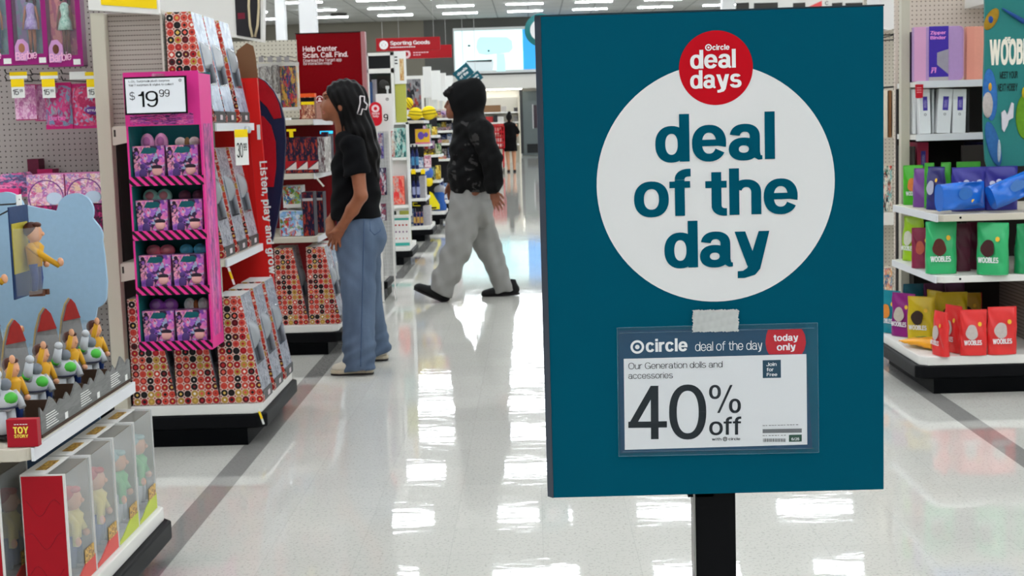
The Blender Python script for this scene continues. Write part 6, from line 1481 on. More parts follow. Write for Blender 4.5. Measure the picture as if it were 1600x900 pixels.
def pouch(label, loc, w, h, d, col, rz=0.0, rot=None, text=True, motif=None, name='craft_pouch', group=None, seed=1, rough=.32, dent=.0):
    """stand-up foil pouch: wide oval foot closing to a flat seam; front faces local -y"""
    r = thing(name, label, 'pouch', loc, rz, group)
    if rot: r.rotation_euler = rot
    rnd = random.Random(seed); ph = [rnd.uniform(0, 6.28) for _ in range(6)]
    def dep(v): return d / 2 * max(0.0, (1 - v ** 1.6)) ** .75 + .002
    def surf(u, v):
        a = 2 * math.pi * u; c, s = math.cos(a), math.sin(a)
        x = w / 2 * math.copysign(abs(c) ** .55, c); y = dep(v) * math.copysign(abs(s) ** .9, s)
        wr = .0035 * math.sin(9 * v + ph[0] + 3 * c) + .0025 * math.sin(17 * v + ph[1] + 7 * u * 6.28) + dent * math.sin(5 * v + ph[2]) * math.sin(4 * a + ph[3])
        k = min(1, v * 5) * min(1, (1 - v) * 6)
        return (x * (1 + .015 * math.sin(8 * v + ph[4])), y + wr * k, h * v)
    m = M('foil_%d_%d_%d' % col, col, rough, spec=.5)
    b = MB(); b.grid(surf, 36, 20, closed=True)
    b.add([(w / 2 * math.copysign(abs(math.cos(t)) ** .55, math.cos(t)), dep(0) * math.copysign(abs(math.sin(t)) ** .9, math.sin(t)), .001) for t in [2 * math.pi * i / 36 for i in range(36)]], [tuple(range(35, -1, -1))])
    b.obj('pouch_body', m, r)
    b = MB(); b.box(-w / 2 + .001, -.0022, h - .022, w / 2 - .001, .0022, h + .004); b.obj('top_seal', m, r)
    def fr(x, v): return Vector((x, -dep(v) - .0035, h * v))
    if motif:
        b = MB(); c0 = (.0 - w * .10, .52)
        rx, rv = w * .22, .17
        b.grid(lambda u, v: fr(c0[0] + rx * (v + .001) * math.cos(6.283 * u) * (1 + .10 * math.cos(3 * 6.283 * u + seed)), c0[1] + rv * (v + .001) * math.sin(6.283 * u)) - Vector((0, .003, 0)), 22, 6, closed=True); b.obj('motif_print', M('motif_%d_%d_%d' % motif, motif, .6, noise=.3), r)
        b = MB(); b.add([fr(w * .20 + w * .07 * math.cos(t), .70 + .05 * math.sin(t)) - Vector((0, .003, 0)) for t in [6.283 * i / 12 for i in range(12)]], [tuple(range(12))]); b.obj('small_motif', M('gold_motif', (238, 190, 60), .5), r)
    if text:
        b = MB(); a = fr(-w * .40, .24); q = fr(-w * .40, .36); v_ = (q - a); hh = v_.length; v_.normalize()
        write(b, 'WOOBLES', a + Vector((0, -.005, 0)), UX, v_, hh * 1.25, .17, .02, width=w * .66)
        b.obj('lettering', M_WHT, r)
    return r
def spot(px, py, z):
    p = at(px, py, Z=z); return Vector((p.x, p.y, z))
zD, zB_, zA = .187, .587, .889
RED, YELW, MAGE, TEALP = (226, 46, 46), (206, 178, 14), (138, 22, 118), (16, 134, 150)
GD, GBs, GAs = 'red pouches at the deck corner', 'green pouches on the lower shelf', 'navy pouches on the upper shelf'
for i, (x, y, w, h, d, rz, lab) in enumerate(((2.003, 7.10, .13, .215, .045, -1.35, 'red pouch turned edge-on at the deck corner, leftmost of four'), (2.092, 7.19, .13, .232, .045, -1.2, 'red pouch turned half aside, second of four at the deck corner'),
                                              (2.158, 7.085, .130, .222, .05, -.06, 'red pouch facing us, third of four at the deck corner'), (2.300, 7.09, .146, .232, .055, .06, 'red pouch facing us at the right end of the four red ones'))):
    pouch(lab, Vector((x, y, zD)), w, h, d, RED, rz, motif=(210, 196, 190), group=GD, seed=i)
for i, (x, y, w, h, rz, lab) in enumerate(((2.045, 7.62, .145, .225, -.55, 'yellow pouch facing the aisle, behind the orange one lying flat'), (2.160, 7.78, .13, .235, -1.2, 'yellow pouch seen from its shaded side, second of the yellow ones'), (2.215, 7.655, .165, .24, -.05, 'yellow pouch facing us behind the red ones'), (2.350, 7.80, .13, .215, -.05, 'ochre pouch mostly behind the red ones, beside the grey back panel'))):
    pouch(lab, Vector((x, y, zD)), w, h, .05, YELW if i < 3 else (196, 150, 16), rz, motif=(60, 44, 36), group='yellow pouches on the deck', seed=10 + i)
pouch('magenta pouch standing between the teal and the yellow ones on the deck', Vector((1.985, 7.745, zD)), .15, .23, .05, MAGE, -.9, motif=(206, 196, 180), seed=20)
pouch('teal pouch at the far end of the deck against the big teal sign', Vector((1.945, 7.885, zD)), .14, .23, .045, TEALP, -.9, motif=(240, 150, 60), seed=21)
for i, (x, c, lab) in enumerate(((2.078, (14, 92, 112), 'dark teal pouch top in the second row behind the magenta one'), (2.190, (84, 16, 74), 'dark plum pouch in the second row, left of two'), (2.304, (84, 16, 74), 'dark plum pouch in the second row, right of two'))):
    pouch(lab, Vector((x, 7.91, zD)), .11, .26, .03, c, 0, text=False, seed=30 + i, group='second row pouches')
pouch('orange pouch lying flat at the deck edge', Vector((2.04, 7.27, zD + .030)), .13, .20, .05, (244, 168, 16), rot=(math.radians(-90), 0, .62), text=False, motif=(40, 130, 40), seed=40)
for i, (px, lab) in enumerate(((1509, 'red and white labelled pack hanging under the lower shelf, left'), (1521, 'black pack hanging under the lower shelf between two red-labelled ones'), (1530, 'red and white labelled pack hanging under the lower shelf, right'))):
    a, q = at(px - 5, 482, Y=7.9), at(px + 5, 455, Y=7.9)
    r, w, h = carton('label_pack', lab, 'craft pack', px - 5, px + 5, 456, 484, 7.9, .02, M('dark_pack', (24, 22, 28)), M('red_label', (206, 40, 50), .5) if i != 1 else M('dark_pack', (24, 22, 28)), (M_TAGW, .35, .55) if i != 1 else None, None, zD)
# lower shelf
s_ = spot(1424, 408, zB_); pouch('lime green pouch turned edge-on on the lower shelf', s_ + Vector((.02, .03, 0)), .15, .235, .06, (156, 200, 20), -1.1, motif=(220, 220, 200), seed=50)
s_ = spot(1441, 420, zB_); pouch('maroon pouch between the lime and green ones on the lower shelf', s_ + Vector((.01, .05, 0)), .10, .205, .05, (142, 32, 70), -.2, text=False, motif=(220, 110, 90), seed=51)
s_ = spot(1474, 428, zB_); pouch('bright green pouch with a brown round motif at the corner of the lower shelf', s_ + Vector((0, .045, 0)), .150, .255, .085, (42, 172, 104), -.08, motif=(96, 44, 36), group=GBs, seed=52)
s_ = spot(1556, 430, zB_); pouch('bright green pouch turned aside at the right of the lower shelf', s_ + Vector((0, .05, 0)), .15, .25, .085, (42, 172, 104), -.55, motif=(70, 34, 34), group=GBs, seed=53)
s_ = spot(1597, 428, zB_); pouch('plain-backed green pouch cut by the right edge on the lower shelf', s_ + Vector((.045, .06, 0)), .15, .24, .07, (22, 140, 84), .5, text=False, group=GBs, seed=54)
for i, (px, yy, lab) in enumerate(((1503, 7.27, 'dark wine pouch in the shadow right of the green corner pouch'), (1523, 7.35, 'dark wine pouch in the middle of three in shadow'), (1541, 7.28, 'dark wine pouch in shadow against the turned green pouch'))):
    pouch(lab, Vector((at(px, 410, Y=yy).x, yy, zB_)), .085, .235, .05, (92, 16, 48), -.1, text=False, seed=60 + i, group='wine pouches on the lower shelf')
# upper shelf
s_ = spot(1429, 320, zA); pouch('leaf green pouch with an orange motif at the far end of the upper shelf', s_ + Vector((.0, .03, 0)), .105, .21, .06, (66, 176, 26), -.15, motif=(238, 140, 70), seed=70)
s_ = spot(1446, 324, zA); pouch('violet pouch back next to the leaf green one on the upper shelf', s_ + Vector((0, .04, 0)), .12, .20, .06, (112, 66, 140), -.9, text=False, seed=71)
s_ = spot(1463, 327, zA); pouch('dark navy pouch turned edge-on, third on the upper shelf', s_ + Vector((0, .0, 0)), .12, .215, .06, (34, 32, 104), -1.1, text=False, motif=(190, 190, 210), seed=72)
for i, (px, yy, w, h, lab) in enumerate(((1513, 7.275, .165, .215, 'navy pouch with white lettering marks behind the blue pouches, left'), (1564, 7.275, .165, .215, 'navy pouch with white lettering marks behind the blue pouches, right'))):
    r = pouch(lab, Vector((at(px, 300, Y=yy).x, yy, zA)), w, h, .05, (44, 40, 140), .0, text=False, seed=74 + i, group=GAs)
    b = MB()
    for k in range(4): b.add([(-w * .3 + w * .2 * k + w * .09 * math.cos(t), -.022, h * (.63 + .04 * (k % 2)) + h * .06 * math.sin(t)) for t in [6.283 * j / 10 for j in range(10)]], [tuple(range(10))])
    b.obj('white_motif', M('silver_white_print', (220, 220, 236)), r)
for i, (px, lab) in enumerate(((1452, 'green pouch top peeking from the second row of the upper shelf, left'), (1478, 'green pouch top peeking from the second row of the upper shelf, middle'), (1513, 'green pouch top peeking from the second row of the upper shelf, right'))):
    yy = 7.56; pouch(lab, Vector((at(px, 290, Y=yy).x, yy, zA)), (.05, .05, .12)[i], .232, .02, (70, 170, 50), -.2, text=False, seed=80 + i, group='second row green pouches')
BL = (28, 106, 206)
pouch('shiny blue pouch lying crumpled at the front of the upper shelf, left', Vector((at(1463, 312, Y=7.1).x + .02, 7.13, zA + .078)), .135, .24, .085, BL, rot=(math.radians(-12), math.radians(88), 0), text=False, motif=(60, 120, 200), seed=90, rough=.18, dent=.012, group='blue pouches lying on the upper shelf')
pouch('shiny blue pouch leaning up to the right on the upper shelf', Vector((at(1528, 322, Y=7.08).x + .075, 7.12, zA + .070)), .12, .26, .08, BL, rot=(math.radians(-8), math.radians(70), 0), text=False, motif=(80, 130, 200), seed=91, rough=.18, dent=.012, group='blue pouches lying on the upper shelf')

# binder shelving behind
bw_ = thing('binder_shelving', 'white shelving with a cream pegboard behind the binders', 'shelf unit', (2.4, 8.345, 0))
b = MB(); b.box(2.112, 8.445, 0, 3.6, 8.475, 2.35); part('pegboard', b, peg_mat('cream_pegboard_right', (212, 198, 184), (140, 124, 110), .0254, .17), bw_)
M_DKSH = M('dark_shelf_back', (40, 36, 34), .7)
zS = [at(1425, 128, Y=7.995).z, at(1425, 211, Y=7.995).z]
b = MB(); b.box(2.116, 8.415, .2, 3.6, 8.444, zS[0] - .03); part('dark_back', b, M_DKSH, bw_)
for z in zS:
    b = MB(); b.box(2.116, 8.005, z - .028, 3.6, 8.413, z); sh = part('shelf', b, M_WSHELF, bw_)
    b = MB(); b.box(2.116, 7.990, z - .034, 3.6, 8.005, z + .003); sub('price_rail', b, M_RAIL, sh)
b = MB(); b.box(2.068, 8.130, 0, 2.114, 8.185, 2.3); part('post', b, M_CREAM, bw_)
b = MB(); b.box(2.116, 8.045, .19, 2.123, 8.40, 1.20); part('side_board', b, M_DKSH, bw_)
hd2 = thing('shelf_canopy', 'grey-white canopy edge over the pegboard above the binders', 'canopy', (2.6, 8.125, 2.2))
p = at(1530, 8, Y=8.125)
b = MB(); b.box(p.x, 8.045, p.z - .0, 3.6, 8.395, p.z + .06); part('canopy_board', b, M_WSHELF, hd2)
# zipper binders
def zip_binder(label, px0, px1, py0, py1, Y, col, page, wrap=False, rz=0.0):
    a, q = at(px0, py1, Y=Y), at(px1, py0, Y=Y); w, h = q.x - a.x, q.z - zS[0] - .002
    r = thing('zipper_binder', label, 'binder', ((a.x + q.x) / 2, Y, zS[0] + .002), rz)
    rr = .022
    o_ = [(-w / 2, 0), (w / 2 - rr, 0), (w / 2 - rr * .3, rr * .3), (w / 2, rr), (w / 2, h - rr), (w / 2 - rr * .3, h - rr * .3), (w / 2 - rr, h), (-w / 2, h)]
    b = MB(); b.prism(o_, 'y', 0, .05); b.obj('cover', M('binder_%d_%d_%d' % col, col, .45, noise=.12), r, bevel=.004)
    b = MB(); b.box(-w / 2 + .0, -.0015, .0, -w / 2 + w * .24, -.0003, h); b.obj('spine_panel', M('binder_spine_%d_%d_%d' % page, page, .45), r)
    b = MB(); b.tube([(x * .985, -.003, .004 + (z - .004) * .985 + .003) for x, z in o_[1:7]], .0022, 5); b.obj('zipper', M('zip_%d_%d_%d' % page, page, .3), r)
    if wrap:
        b = MB(); b.box(-w * .20, -.0035, .022, w * .19, -.0017, h + .001); bd = b.obj('paper_band', M('violet_band', (70, 50, 160), .4), r)
        b = MB(); b.box(-w * .20, -.0035, .0, w * .19, -.0017, .0215); b.obj('band_foot', M('pale_band_foot', (186, 176, 176), .5), bd)
        b = MB(); write(b, 'Zipper', (-w * .175, -.0042, h * .855), UX, UZ, h * .085, .15, width=w * .31); write(b, 'Binder', (-w * .175, -.0042, h * .765), UX, UZ, h * .085, .15, width=w * .31)
        b.box(-w * .15, -.0044, h * .20, -w * .07, -.0038, h * .215); b.prism([(-w * .165, h * .145), (-w * .14, h * .145), (-w * .115, h * .20), (-w * .145, h * .20)], 'y', -.0044, -.0038); b.prism([(-w * .09, h * .15), (-w * .065, h * .15), (-w * .05, h * .25), (-w * .15, h * .25), (-w * .15, h * .23), (-w * .075, h * .23)], 'y', -.0044, -.0038)
        b.obj('lettering', M('lilac_letter', (240, 150, 220), .4), bd)
        b = MB(); b.prism([(-w * .04, h * .30), (w * .19, h * .12), (w * .19, h * .58), (-w * .04, h * .52)], 'y', -.0042, -.0038); b.obj('picture', M('grey_picture', (166, 158, 170), .4, noise=.2), bd)
    return r
zip_binder('lilac zipper binder with a violet paper band on the top binder shelf', 1428, 1506, 40, 125, 8.045, (186, 150, 200), (216, 160, 196), True)
zip_binder('peach zipper binder right of the lilac one, half behind the teal kit panel', 1510, 1560, 40, 122, 8.065, (236, 160, 140), (226, 150, 132))
r = zip_binder('dark violet binder edge left of the lilac zipper binder', 1424, 1429, 50, 124, 8.22, (110, 84, 150), (90, 70, 130))
# white ring binders on the second shelf
M_WB = M('white_binder', (232, 234, 234), .3)
def ring_binder(label, px0, px1, Y, lean=0.0, lab=True, col=M_WB, tag_=False, top=139, z=None):
    a, q = at(px0, 200, Y=Y), at(px1, top, Y=Y); z = zS[1] if z is None else z; w, h = q.x - a.x, q.z - z - .002
    r = thing('ring_binder', label, 'binder', ((a.x + q.x) / 2, Y, z + .002 + abs(lean) * w / 2), 0, 'ring binders'); r.rotation_euler = (0, lean, 0)
    b = MB(); b.box(-w / 2, 0, 0, w / 2, .26, h); b.obj('cover', col, r, bevel=.003)
    if lab:
        b = MB(); b.box(-w * .16, -.0012, h * .52, w * .24, -.0002, h * .83); l_ = b.obj('spine_label', M('violet_spine_label', (74, 60, 160), .4), r)
        b = MB()
        for k in range(4): b.box(-w * .06 + k * w * .06, -.0018, h * .58, -w * .04 + k * w * .06, -.0013, h * (.74 + .02 * (k % 2)))
        b.obj('print_mark', M('pale_violet', (190, 180, 220)), l_)
        b = MB(); annulus(b, (w * .02, -.001, h * .43), UX, UZ, .004, .007, 14); b.obj('finger_ring', M('grey_ring', (120, 120, 120), .3), r)
    return r
ring_binder('plain white binder edge at the left end of the binder shelf', 1426.5, 1431.5, 8.105, 0, False)
ring_binder('white ring binder with a violet label under the small red tag', 1437.5, 1455, 8.045, -.03)
ring_binder('thin white binder edge between the first two labelled binders', 1456, 1460, 8.085, 0, False)
ring_binder('white ring binder with a violet label leaning in the middle of the shelf', 1463, 1485, 8.045, .06)
ring_binder('white ring binder with a violet label at the right end of the shelf', 1488, 1509, 8.045, .02)
ring_binder('dark grey binder edge right of the last white binder', 1511, 1515, 8.105, 0, False, M('charcoal_binder', (60, 60, 62), .4))
zl = .93
ring_binder('crimson binder with a violet label standing below the white binders', 1433, 1451, 8.145, 0, True, M('crimson_binder', (176, 50, 80), .4), top=222, z=zl)
ring_binder('navy binder with a violet label below, beside the teal kit panel', 1528, 1540, 8.145, 0, True, M('deep_navy_binder', (40, 34, 90), .4), top=222, z=zl)
b = MB(); b.box(2.116, 8.125, zl - .03, 3.2, 8.413, zl); part('shelf', b, M_DKSH, bw_)
p = at(1437, 151, Y=7.975); g = thing('shelf_talker', 'small red tag hanging from the binder shelf edge', 'price tag', (p.x, 7.983, zS[0] - .09))
b = MB(); b.prism([(-.02, .004), (-.012, 0), (.012, 0), (.02, .004), (.022, .075), (-.022, .075)], 'y', 0, .003); b.obj('tag_card', M('tag_red', (196, 28, 44), .4), g)
b = MB(); 
for k in range(3): b.box(-.014, -.001, .03 + k * .012, .012, -.0002, .035 + k * .012)
b.obj('print_line', M('tag_red_print', (230, 140, 146)), g)
# teal kit panel with yarn figures
KY = 7.30
kp = thing('kit_panel', 'teal craft kit panel lettered The Woobles meet your next hobby at the right edge', 'display panel', (at(1580, 100, Y=KY).x, KY, .889))
def kz(x, y): p = at(x, y, Y=KY); return (p.x, p.z)
b = MB(); b.prism([kz(*p) for p in ((1539, -20), (1700, -20), (1700, 256), (1543, 261), (1540, 250), (1537, 200), (1537, 130), (1539, 70))], 'y', KY, KY + .02); part('panel', b, M('kit_teal', (40, 122, 118), .45, noise=.12), kp)
b = MB()
def kline(s, px0, pyb, px1, pyt, w):
    a = at(px0, pyb, Y=KY - .001); q = at(px1, pyb, Y=KY - .001); t_ = at(px0, pyt, Y=KY - .001); write(b, s, (a.x, KY - .0012, a.z), UX, UZ, (t_.z - a.z) / CAP, w, .02, width=q.x - a.x)
kline('WOOBLES', 1546, 102, 1627, 62, .19); kline('THE', 1570, 68, 1579, 58, .2)
part('lettering', b, M('cream_letter', (236, 230, 214), .5), kp)
b = MB(); kline('MEET YOUR', 1562, 123, 1590, 112, .17); part('small_lettering', b, M('dark_green_letter', (14, 44, 44), .5), kp); b = MB(); kline('NEXT HOBBY', 1559, 143, 1590, 131, .17); part('small_lettering', b, M('dark_green_letter', (14, 44, 44), .5), kp)
def blob(nm, x, y, rx, ry, col, d=.02, tilt=0):
    p = at(x, y, Y=KY); s = KY / F_PX; b = MB(); b.ball((0, 0, 0), (rx * s, d, ry * s), 18, 12)
    c, n = math.cos(tilt), math.sin(tilt); b.v = [(p.x + vx * c - vz * n, KY - .001 + min(vy, 0) * .6, p.z + vx * n + vz * c) for vx, vy, vz in b.v]
    return part(nm, b, M('yarn_%d_%d_%d' % col, col, .9, noise=.45), kp)
def sblob(par, nm, x, y, rx, ry, col, d=.026):
    p = at(x, y, Y=KY); s = KY / F_PX; b = MB(); b.ball((0, 0, 0), (rx * s, d, ry * s), 14, 9); b.v = [(p.x + vx, KY - .004 + min(vy, 0) * .7, p.z + vz) for vx, vy, vz in b.v]; return sub(nm, b, M('yarn_%d_%d_%d' % col, col, .9, noise=.45), par)
o_ = blob('yarn_figure', 1547, 148, 11, 40, (60, 120, 190), tilt=.06); sblob(o_, 'belly', 1543, 163, 8, 21, (206, 196, 190)); sblob(o_, 'beak', 1546, 136, 3, 7, (236, 180, 60))
o_ = blob('yarn_figure', 1552, 225, 10, 36, (56, 110, 170), tilt=.25); sblob(o_, 'pale_edge', 1560, 236, 3, 18, (190, 204, 214))
o_ = blob('yarn_figure', 1549, 30, 9, 18, (176, 136, 40), tilt=-.5); sblob(o_, 'blue_spot', 1547, 31, 4, 6, (50, 90, 170))
o_ = blob('yarn_figure', 1604, 182, 17, 36, (110, 160, 40)); sblob(o_, 'yellow_tip', 1600, 145, 4, 9, (230, 200, 50))
b = MB(); b.prism([kz(*p) for p in ((1564, 176), (1569, 172), (1573, 180), (1580, 160), (1583, 162), (1582, 184), (1575, 188), (1573, 196), (1568, 206), (1565, 202))], 'y', KY - .012, KY - .0005); part('white_bow', b, M('white_yarn', (214, 210, 216), .8, noise=.2), kp)
b = MB(); p0, p1 = at(1566, 13, Y=KY - .01), at(1600, 34, Y=KY - .01); b.tube([p0, p0 + (p1 - p0) * .25, p1], [.003, .006, .013], 8); part('blue_hook', b, M('hook_blue', (40, 80, 150), .4), kp)
# next unit to the left of the post: canvases on hooks, patterned boxes, white header
gy = 9.6
gn = thing('peg_bay', 'cream pegboard bay of blank canvases between the teal sign and the post', 'shelf unit', (at(1398, 300, Y=gy).x, gy, 0))
x0, x1 = at(1340, 200, Y=gy).x, at(1413, 200, Y=gy + .0).x
b = MB(); b.box(at(1366, 100, Y=gy).x, gy + .3, 0, x1 + .25, gy + .33, 2.3); part('pegboard', b, M_PEGX, gn)
b = MB(); a, q = at(1380, 352, Y=gy), at(1418, 331, Y=gy); b.box(x0 - .3, gy, a.z, q.x + .06, gy + .29, q.z); part('shelf', b, M_WSHELF, gn)
b = MB(); a2, q2 = at(1380, 464, Y=gy), at(1418, 456, Y=gy); b.box(x0 - .3, gy, a2.z, q2.x + .06, gy + .29, q2.z); part('shelf', b, M_WSHELF, gn)
hw = thing('white_header', 'plain white header box above the canvases, right of the teal sign', 'header sign', (at(1400, 20, Y=gy - .1).x, gy - .1, 1.95))
b = MB(); pz2 = [at(x, y, Y=gy - .1) for x, y in ((1374, 44), (1390, 47), (1420, 37), (1420, -20), (1374, -20))]; b.prism([(p.x, p.z) for p in pz2], 'y', gy - .1, gy + .25); part('box', b, M('header_white', (226, 224, 222), .5), hw)
for i, (y_, lab) in enumerate(((54, 'black double peg hook under the white header'), (136, 'black double peg hook holding the canvases'))):
    p = at(1396, y_, Y=gy - .05); g = thing('peg_hook', lab, 'hook', (p.x, gy + .299, p.z)); b = MB()
    for dz in (0, -.035): b.tube([(-.10, -.28, dz), (.05, -.28, dz + .006), (.055, -.28, dz + .02)], .004, 6)
    for dx in (-.06, .02): b.tube([(dx, 0, 0), (dx, -.28, 0), (dx, -.28, -.035)], .004, 6)
    b.obj('wire', M('black_wire', (26, 26, 28), .4), g)
M_CANV = M('raw_canvas', (226, 216, 196), .8, noise=.1); M_CANE = M('canvas_wood_edge', (122, 84, 52), .6)
for i, (a0, a1) in enumerate(((1381, 1387), (1388.5, 1393), (1394.5, 1401.5), (1403, 1410))):
    a, q = at(a0, 215, Y=gy - .03), at(a1, 141, Y=gy - .03); w, h = q.x - a.x, q.z - a.z
    g = thing('blank_canvas', ['blank canvas hanging edge-on against the teal sign', 'blank canvas with a bare brown edge, second from the teal sign', 'blank canvas, third from the teal sign', 'blank canvas nearest the cream post'][i], 'canvas', ((a.x + q.x) / 2, gy - .03, a.z), 0, 'blank canvases on a hook')
    b = MB(); b.box(-w / 2, 0, 0, w / 2, .2, h); b.obj('canvas_edge', M_CANE if i == 1 else M_CANV, g, bevel=.002)
    b = MB(); b.box(-w / 2 + .002, -.001, h * .02, w / 2 - .002, -.0002, h * .98); b.obj('fold', M_CANE if i == 1 else M_CANV, g)
M_FOLK = print_mat('folk_pattern', [(226, 220, 206), (206, 60, 44), (230, 226, 214), (50, 110, 90), (222, 216, 200), (40, 40, 50), (120, 180, 180), (226, 222, 210)], 5, 3, .5)
for i, (b0, b1, zz, lab) in enumerate(((258, 331, q.z, 'box with red and green folk pattern beside the teal sign'), (418, 456, q2.z, 'box with orange and blue pattern low beside the teal sign'))):
    zz = (at(1418, 331, Y=gy).z, at(1418, 456, Y=gy).z)[i]
    carton('pattern_box', lab, 'box', 1372, 1394.5, b0, b1, gy + .02, .2, M('folk_side', (200, 190, 170)), M_FOLK if i == 0 else print_mat('folk_pattern_low', [(226, 180, 120), (60, 100, 140), (220, 130, 110), (236, 222, 200), (110, 150, 180)], 5, 6, .5), None, None, zz + .002)

# ------------------------------------------------------------------ people: bodies and clothes grown as smooth solids
class Solid:
    """smooth union of tapered limbs and ellipsoids sampled on a grid and skinned as one continuous surface"""
    def __init__(s, lo, hi, vox):
        s.vox = vox; s.lo = np.array(lo, float); n = np.ceil((np.array(hi) - s.lo) / vox).astype(int) + 1
        s.n = n; s.V = np.full(n, .2, np.float32)
        s.ax = [s.lo[i] + np.arange(n[i]) * vox for i in range(3)]
    def _sl(s, lo, hi, m):
        a = np.maximum(0, np.floor((np.array(lo) - m - s.lo) / s.vox).astype(int)); b = np.minimum(s.n, np.ceil((np.array(hi) + m - s.lo) / s.vox).astype(int) + 1)
        return tuple(slice(int(x), int(max(x, y))) for x, y in zip(a, b))
    def _pts(s, sl): return np.meshgrid(*[s.ax[i][sl[i]] for i in range(3)], indexing='ij', sparse=True)
    def _merge(s, sl, d, k, cut):
        v = s.V[sl]; d = d.astype(np.float32)
        if cut:
            d[...] = -d; 
            h = np.clip(.5 - .5 * (v - d) / k, 0, 1); s.V[sl] = v * (1 - h) + d * h + k * h * (1 - h)
        else:
            h = np.clip(.5 + .5 * (v - d) / k, 0, 1); s.V[sl] = v * (1 - h) + d * h - k * h * (1 - h)
    def limb(s, a, b, ra, rb, sc=(1, 1, 1), k=.02, clips=(), cut=False):
        a, b, sc = np.array(a, float), np.array(b, float), np.array(sc, float)
        R_ = max(ra, rb) * sc.max(); sl = s._sl(np.minimum(a, b) - R_, np.maximum(a, b) + R_, k + .03)
        P = s._pts(sl); A, B = a / sc, b / sc; d = B - A; L2 = max(1e-9, d.dot(d))
        q = [P[i] / sc[i] - A[i] for i in range(3)]
        t = np.clip((q[0] * d[0] + q[1] * d[1] + q[2] * d[2]) / L2, 0, 1)
        D = (np.sqrt(sum((q[i] - d[i] * t) ** 2 for i in range(3))) - (ra + (rb - ra) * t)) * sc.min()
        for pt, nr in clips:
            nr = np.array(nr, float); nr /= np.linalg.norm(nr)
            D = np.maximum(D, sum((P[i] - pt[i]) * nr[i] for i in range(3)))
        s._merge(sl, D, k, cut); return s
    def chain(s, pts, rs, sc=(1, 1, 1), k=.02, clips=()):
        for i in range(len(pts) - 1): s.limb(pts[i], pts[i + 1], rs[i], rs[i + 1], sc, k, clips)
        return s
    def ell(s, c, r, k=.02, clips=(), cut=False):
        r = np.array(r, float); m = r.min(); return s.limb(c, c, 1.0, 1.0, r, k, clips, cut)
    def clip(s, pt, nr, k=None):
        nr = np.array(nr, float); nr /= np.linalg.norm(nr); P = s._pts((slice(None),) * 3)
        s.V = np.maximum(s.V, sum((P[i] - pt[i]) * nr[i] for i in range(3))).astype(np.float32); return s
    def ripple(s, fn):
        P = s._pts((slice(None),) * 3); s.V = (s.V + fn(*P)).astype(np.float32); return s
    def obj(s, name, mat, parent):
        V = s.V; I = V < 0; n = V.shape; C = [slice(0, -1), slice(1, None)]
        cnt = sum(I[C[i], C[j], C[k]].astype(np.int8) for i in (0, 1) for j in (0, 1) for k in (0, 1))
        act = np.argwhere((cnt > 0) & (cnt < 8)); idx = np.full(np.array(n) - 1, -1, np.int32)
        idx[tuple(act.T)] = np.arange(len(act))
        acc = np.zeros((len(act), 3)); w = np.zeros(len(act))
        for ax in range(3):
            for o1 in (0, 1):
                for o2 in (0, 1):
                    ca = [0, 0, 0]; oth = [i for i in range(3) if i != ax]; ca[oth[0]], ca[oth[1]] = o1, o2
                    cb = list(ca); cb[ax] = 1
                    va = V[tuple((act + ca).T)]; vb = V[tuple((act + cb).T)]; m = (va < 0) != (vb < 0)
                    t = np.where(m, va / np.where(m, va - vb, 1), 0)
                    p = act + np.array(ca, float); p[:, ax] += t
                    acc[m] += p[m]; w[m] += 1
        vs = s.lo + acc / w[:, None] * s.vox
        fs = []
        for ax in range(3):
            o = [i for i in range(3) if i != ax]
            a = np.take(I, range(0, n[ax] - 1), ax); b = np.take(I, range(1, n[ax]), ax)
            e = np.argwhere(a != b); e = e[(e[:, o[0]] > 0) & (e[:, o[1]] > 0) & (e[:, o[0]] < n[o[0]] - 1) & (e[:, o[1]] < n[o[1]] - 1)]
            f = []
            for d0, d1 in ((1, 1), (0, 1), (0, 0), (1, 0)):
                c = e.copy(); c[:, o[0]] -= d0; c[:, o[1]] -= d1; f.append(idx[tuple(c.T)])
            f = np.stack(f, 1); ins = I[tuple(e.T)]
            flip = ins if ax != 1 else ~ins
            f[~flip] = f[~flip][:, ::-1]; fs.append(f)
        fs = np.concatenate(fs)
        og = np.array(parent.location); vs = vs - og
        me = bpy.data.meshes.new(name); me.vertices.add(len(vs)); me.vertices.foreach_set('co', vs.astype(np.float32).ravel())
        me.loops.add(len(fs) * 4); me.loops.foreach_set('vertex_index', fs.astype(np.int32).ravel())
        me.polygons.add(len(fs)); me.polygons.foreach_set('loop_start', np.arange(len(fs), dtype=np.int32) * 4); me.polygons.foreach_set('loop_total', np.full(len(fs), 4, np.int32))
        me.polygons.foreach_set('use_smooth', np.ones(len(fs), bool))
        me.materials.append(mat); me.update(calc_edges=True); me.validate()
        ob = bpy.data.objects.new(name, me); COL.objects.link(ob); ob.parent = parent
        sm = ob.modifiers.new('smooth', 'SMOOTH'); sm.factor = .5; sm.iterations = 2
        return ob
from mathutils.bvhtree import BVHTree
def on_surface(ob, pts_px, lift=.002):
    """points where sight lines from the lens through photograph pixels meet an object"""
    me = ob.data; og = Vector(ob.parent.location)
    co = [v.co + og for v in me.vertices]; t = BVHTree.FromPolygons(co, [tuple(p.vertices) for p in me.polygons]); out = []
    for px, py in pts_px:
        d = Vector(RW @ np.array([(px - 800) / F_PX, (450 - py) / F_PX, -1.0])).normalized(); h = t.ray_cast(Vector(CAMPOS), d)
        if h[0] is not None: out.append(h[0] - d * lift)
    return out

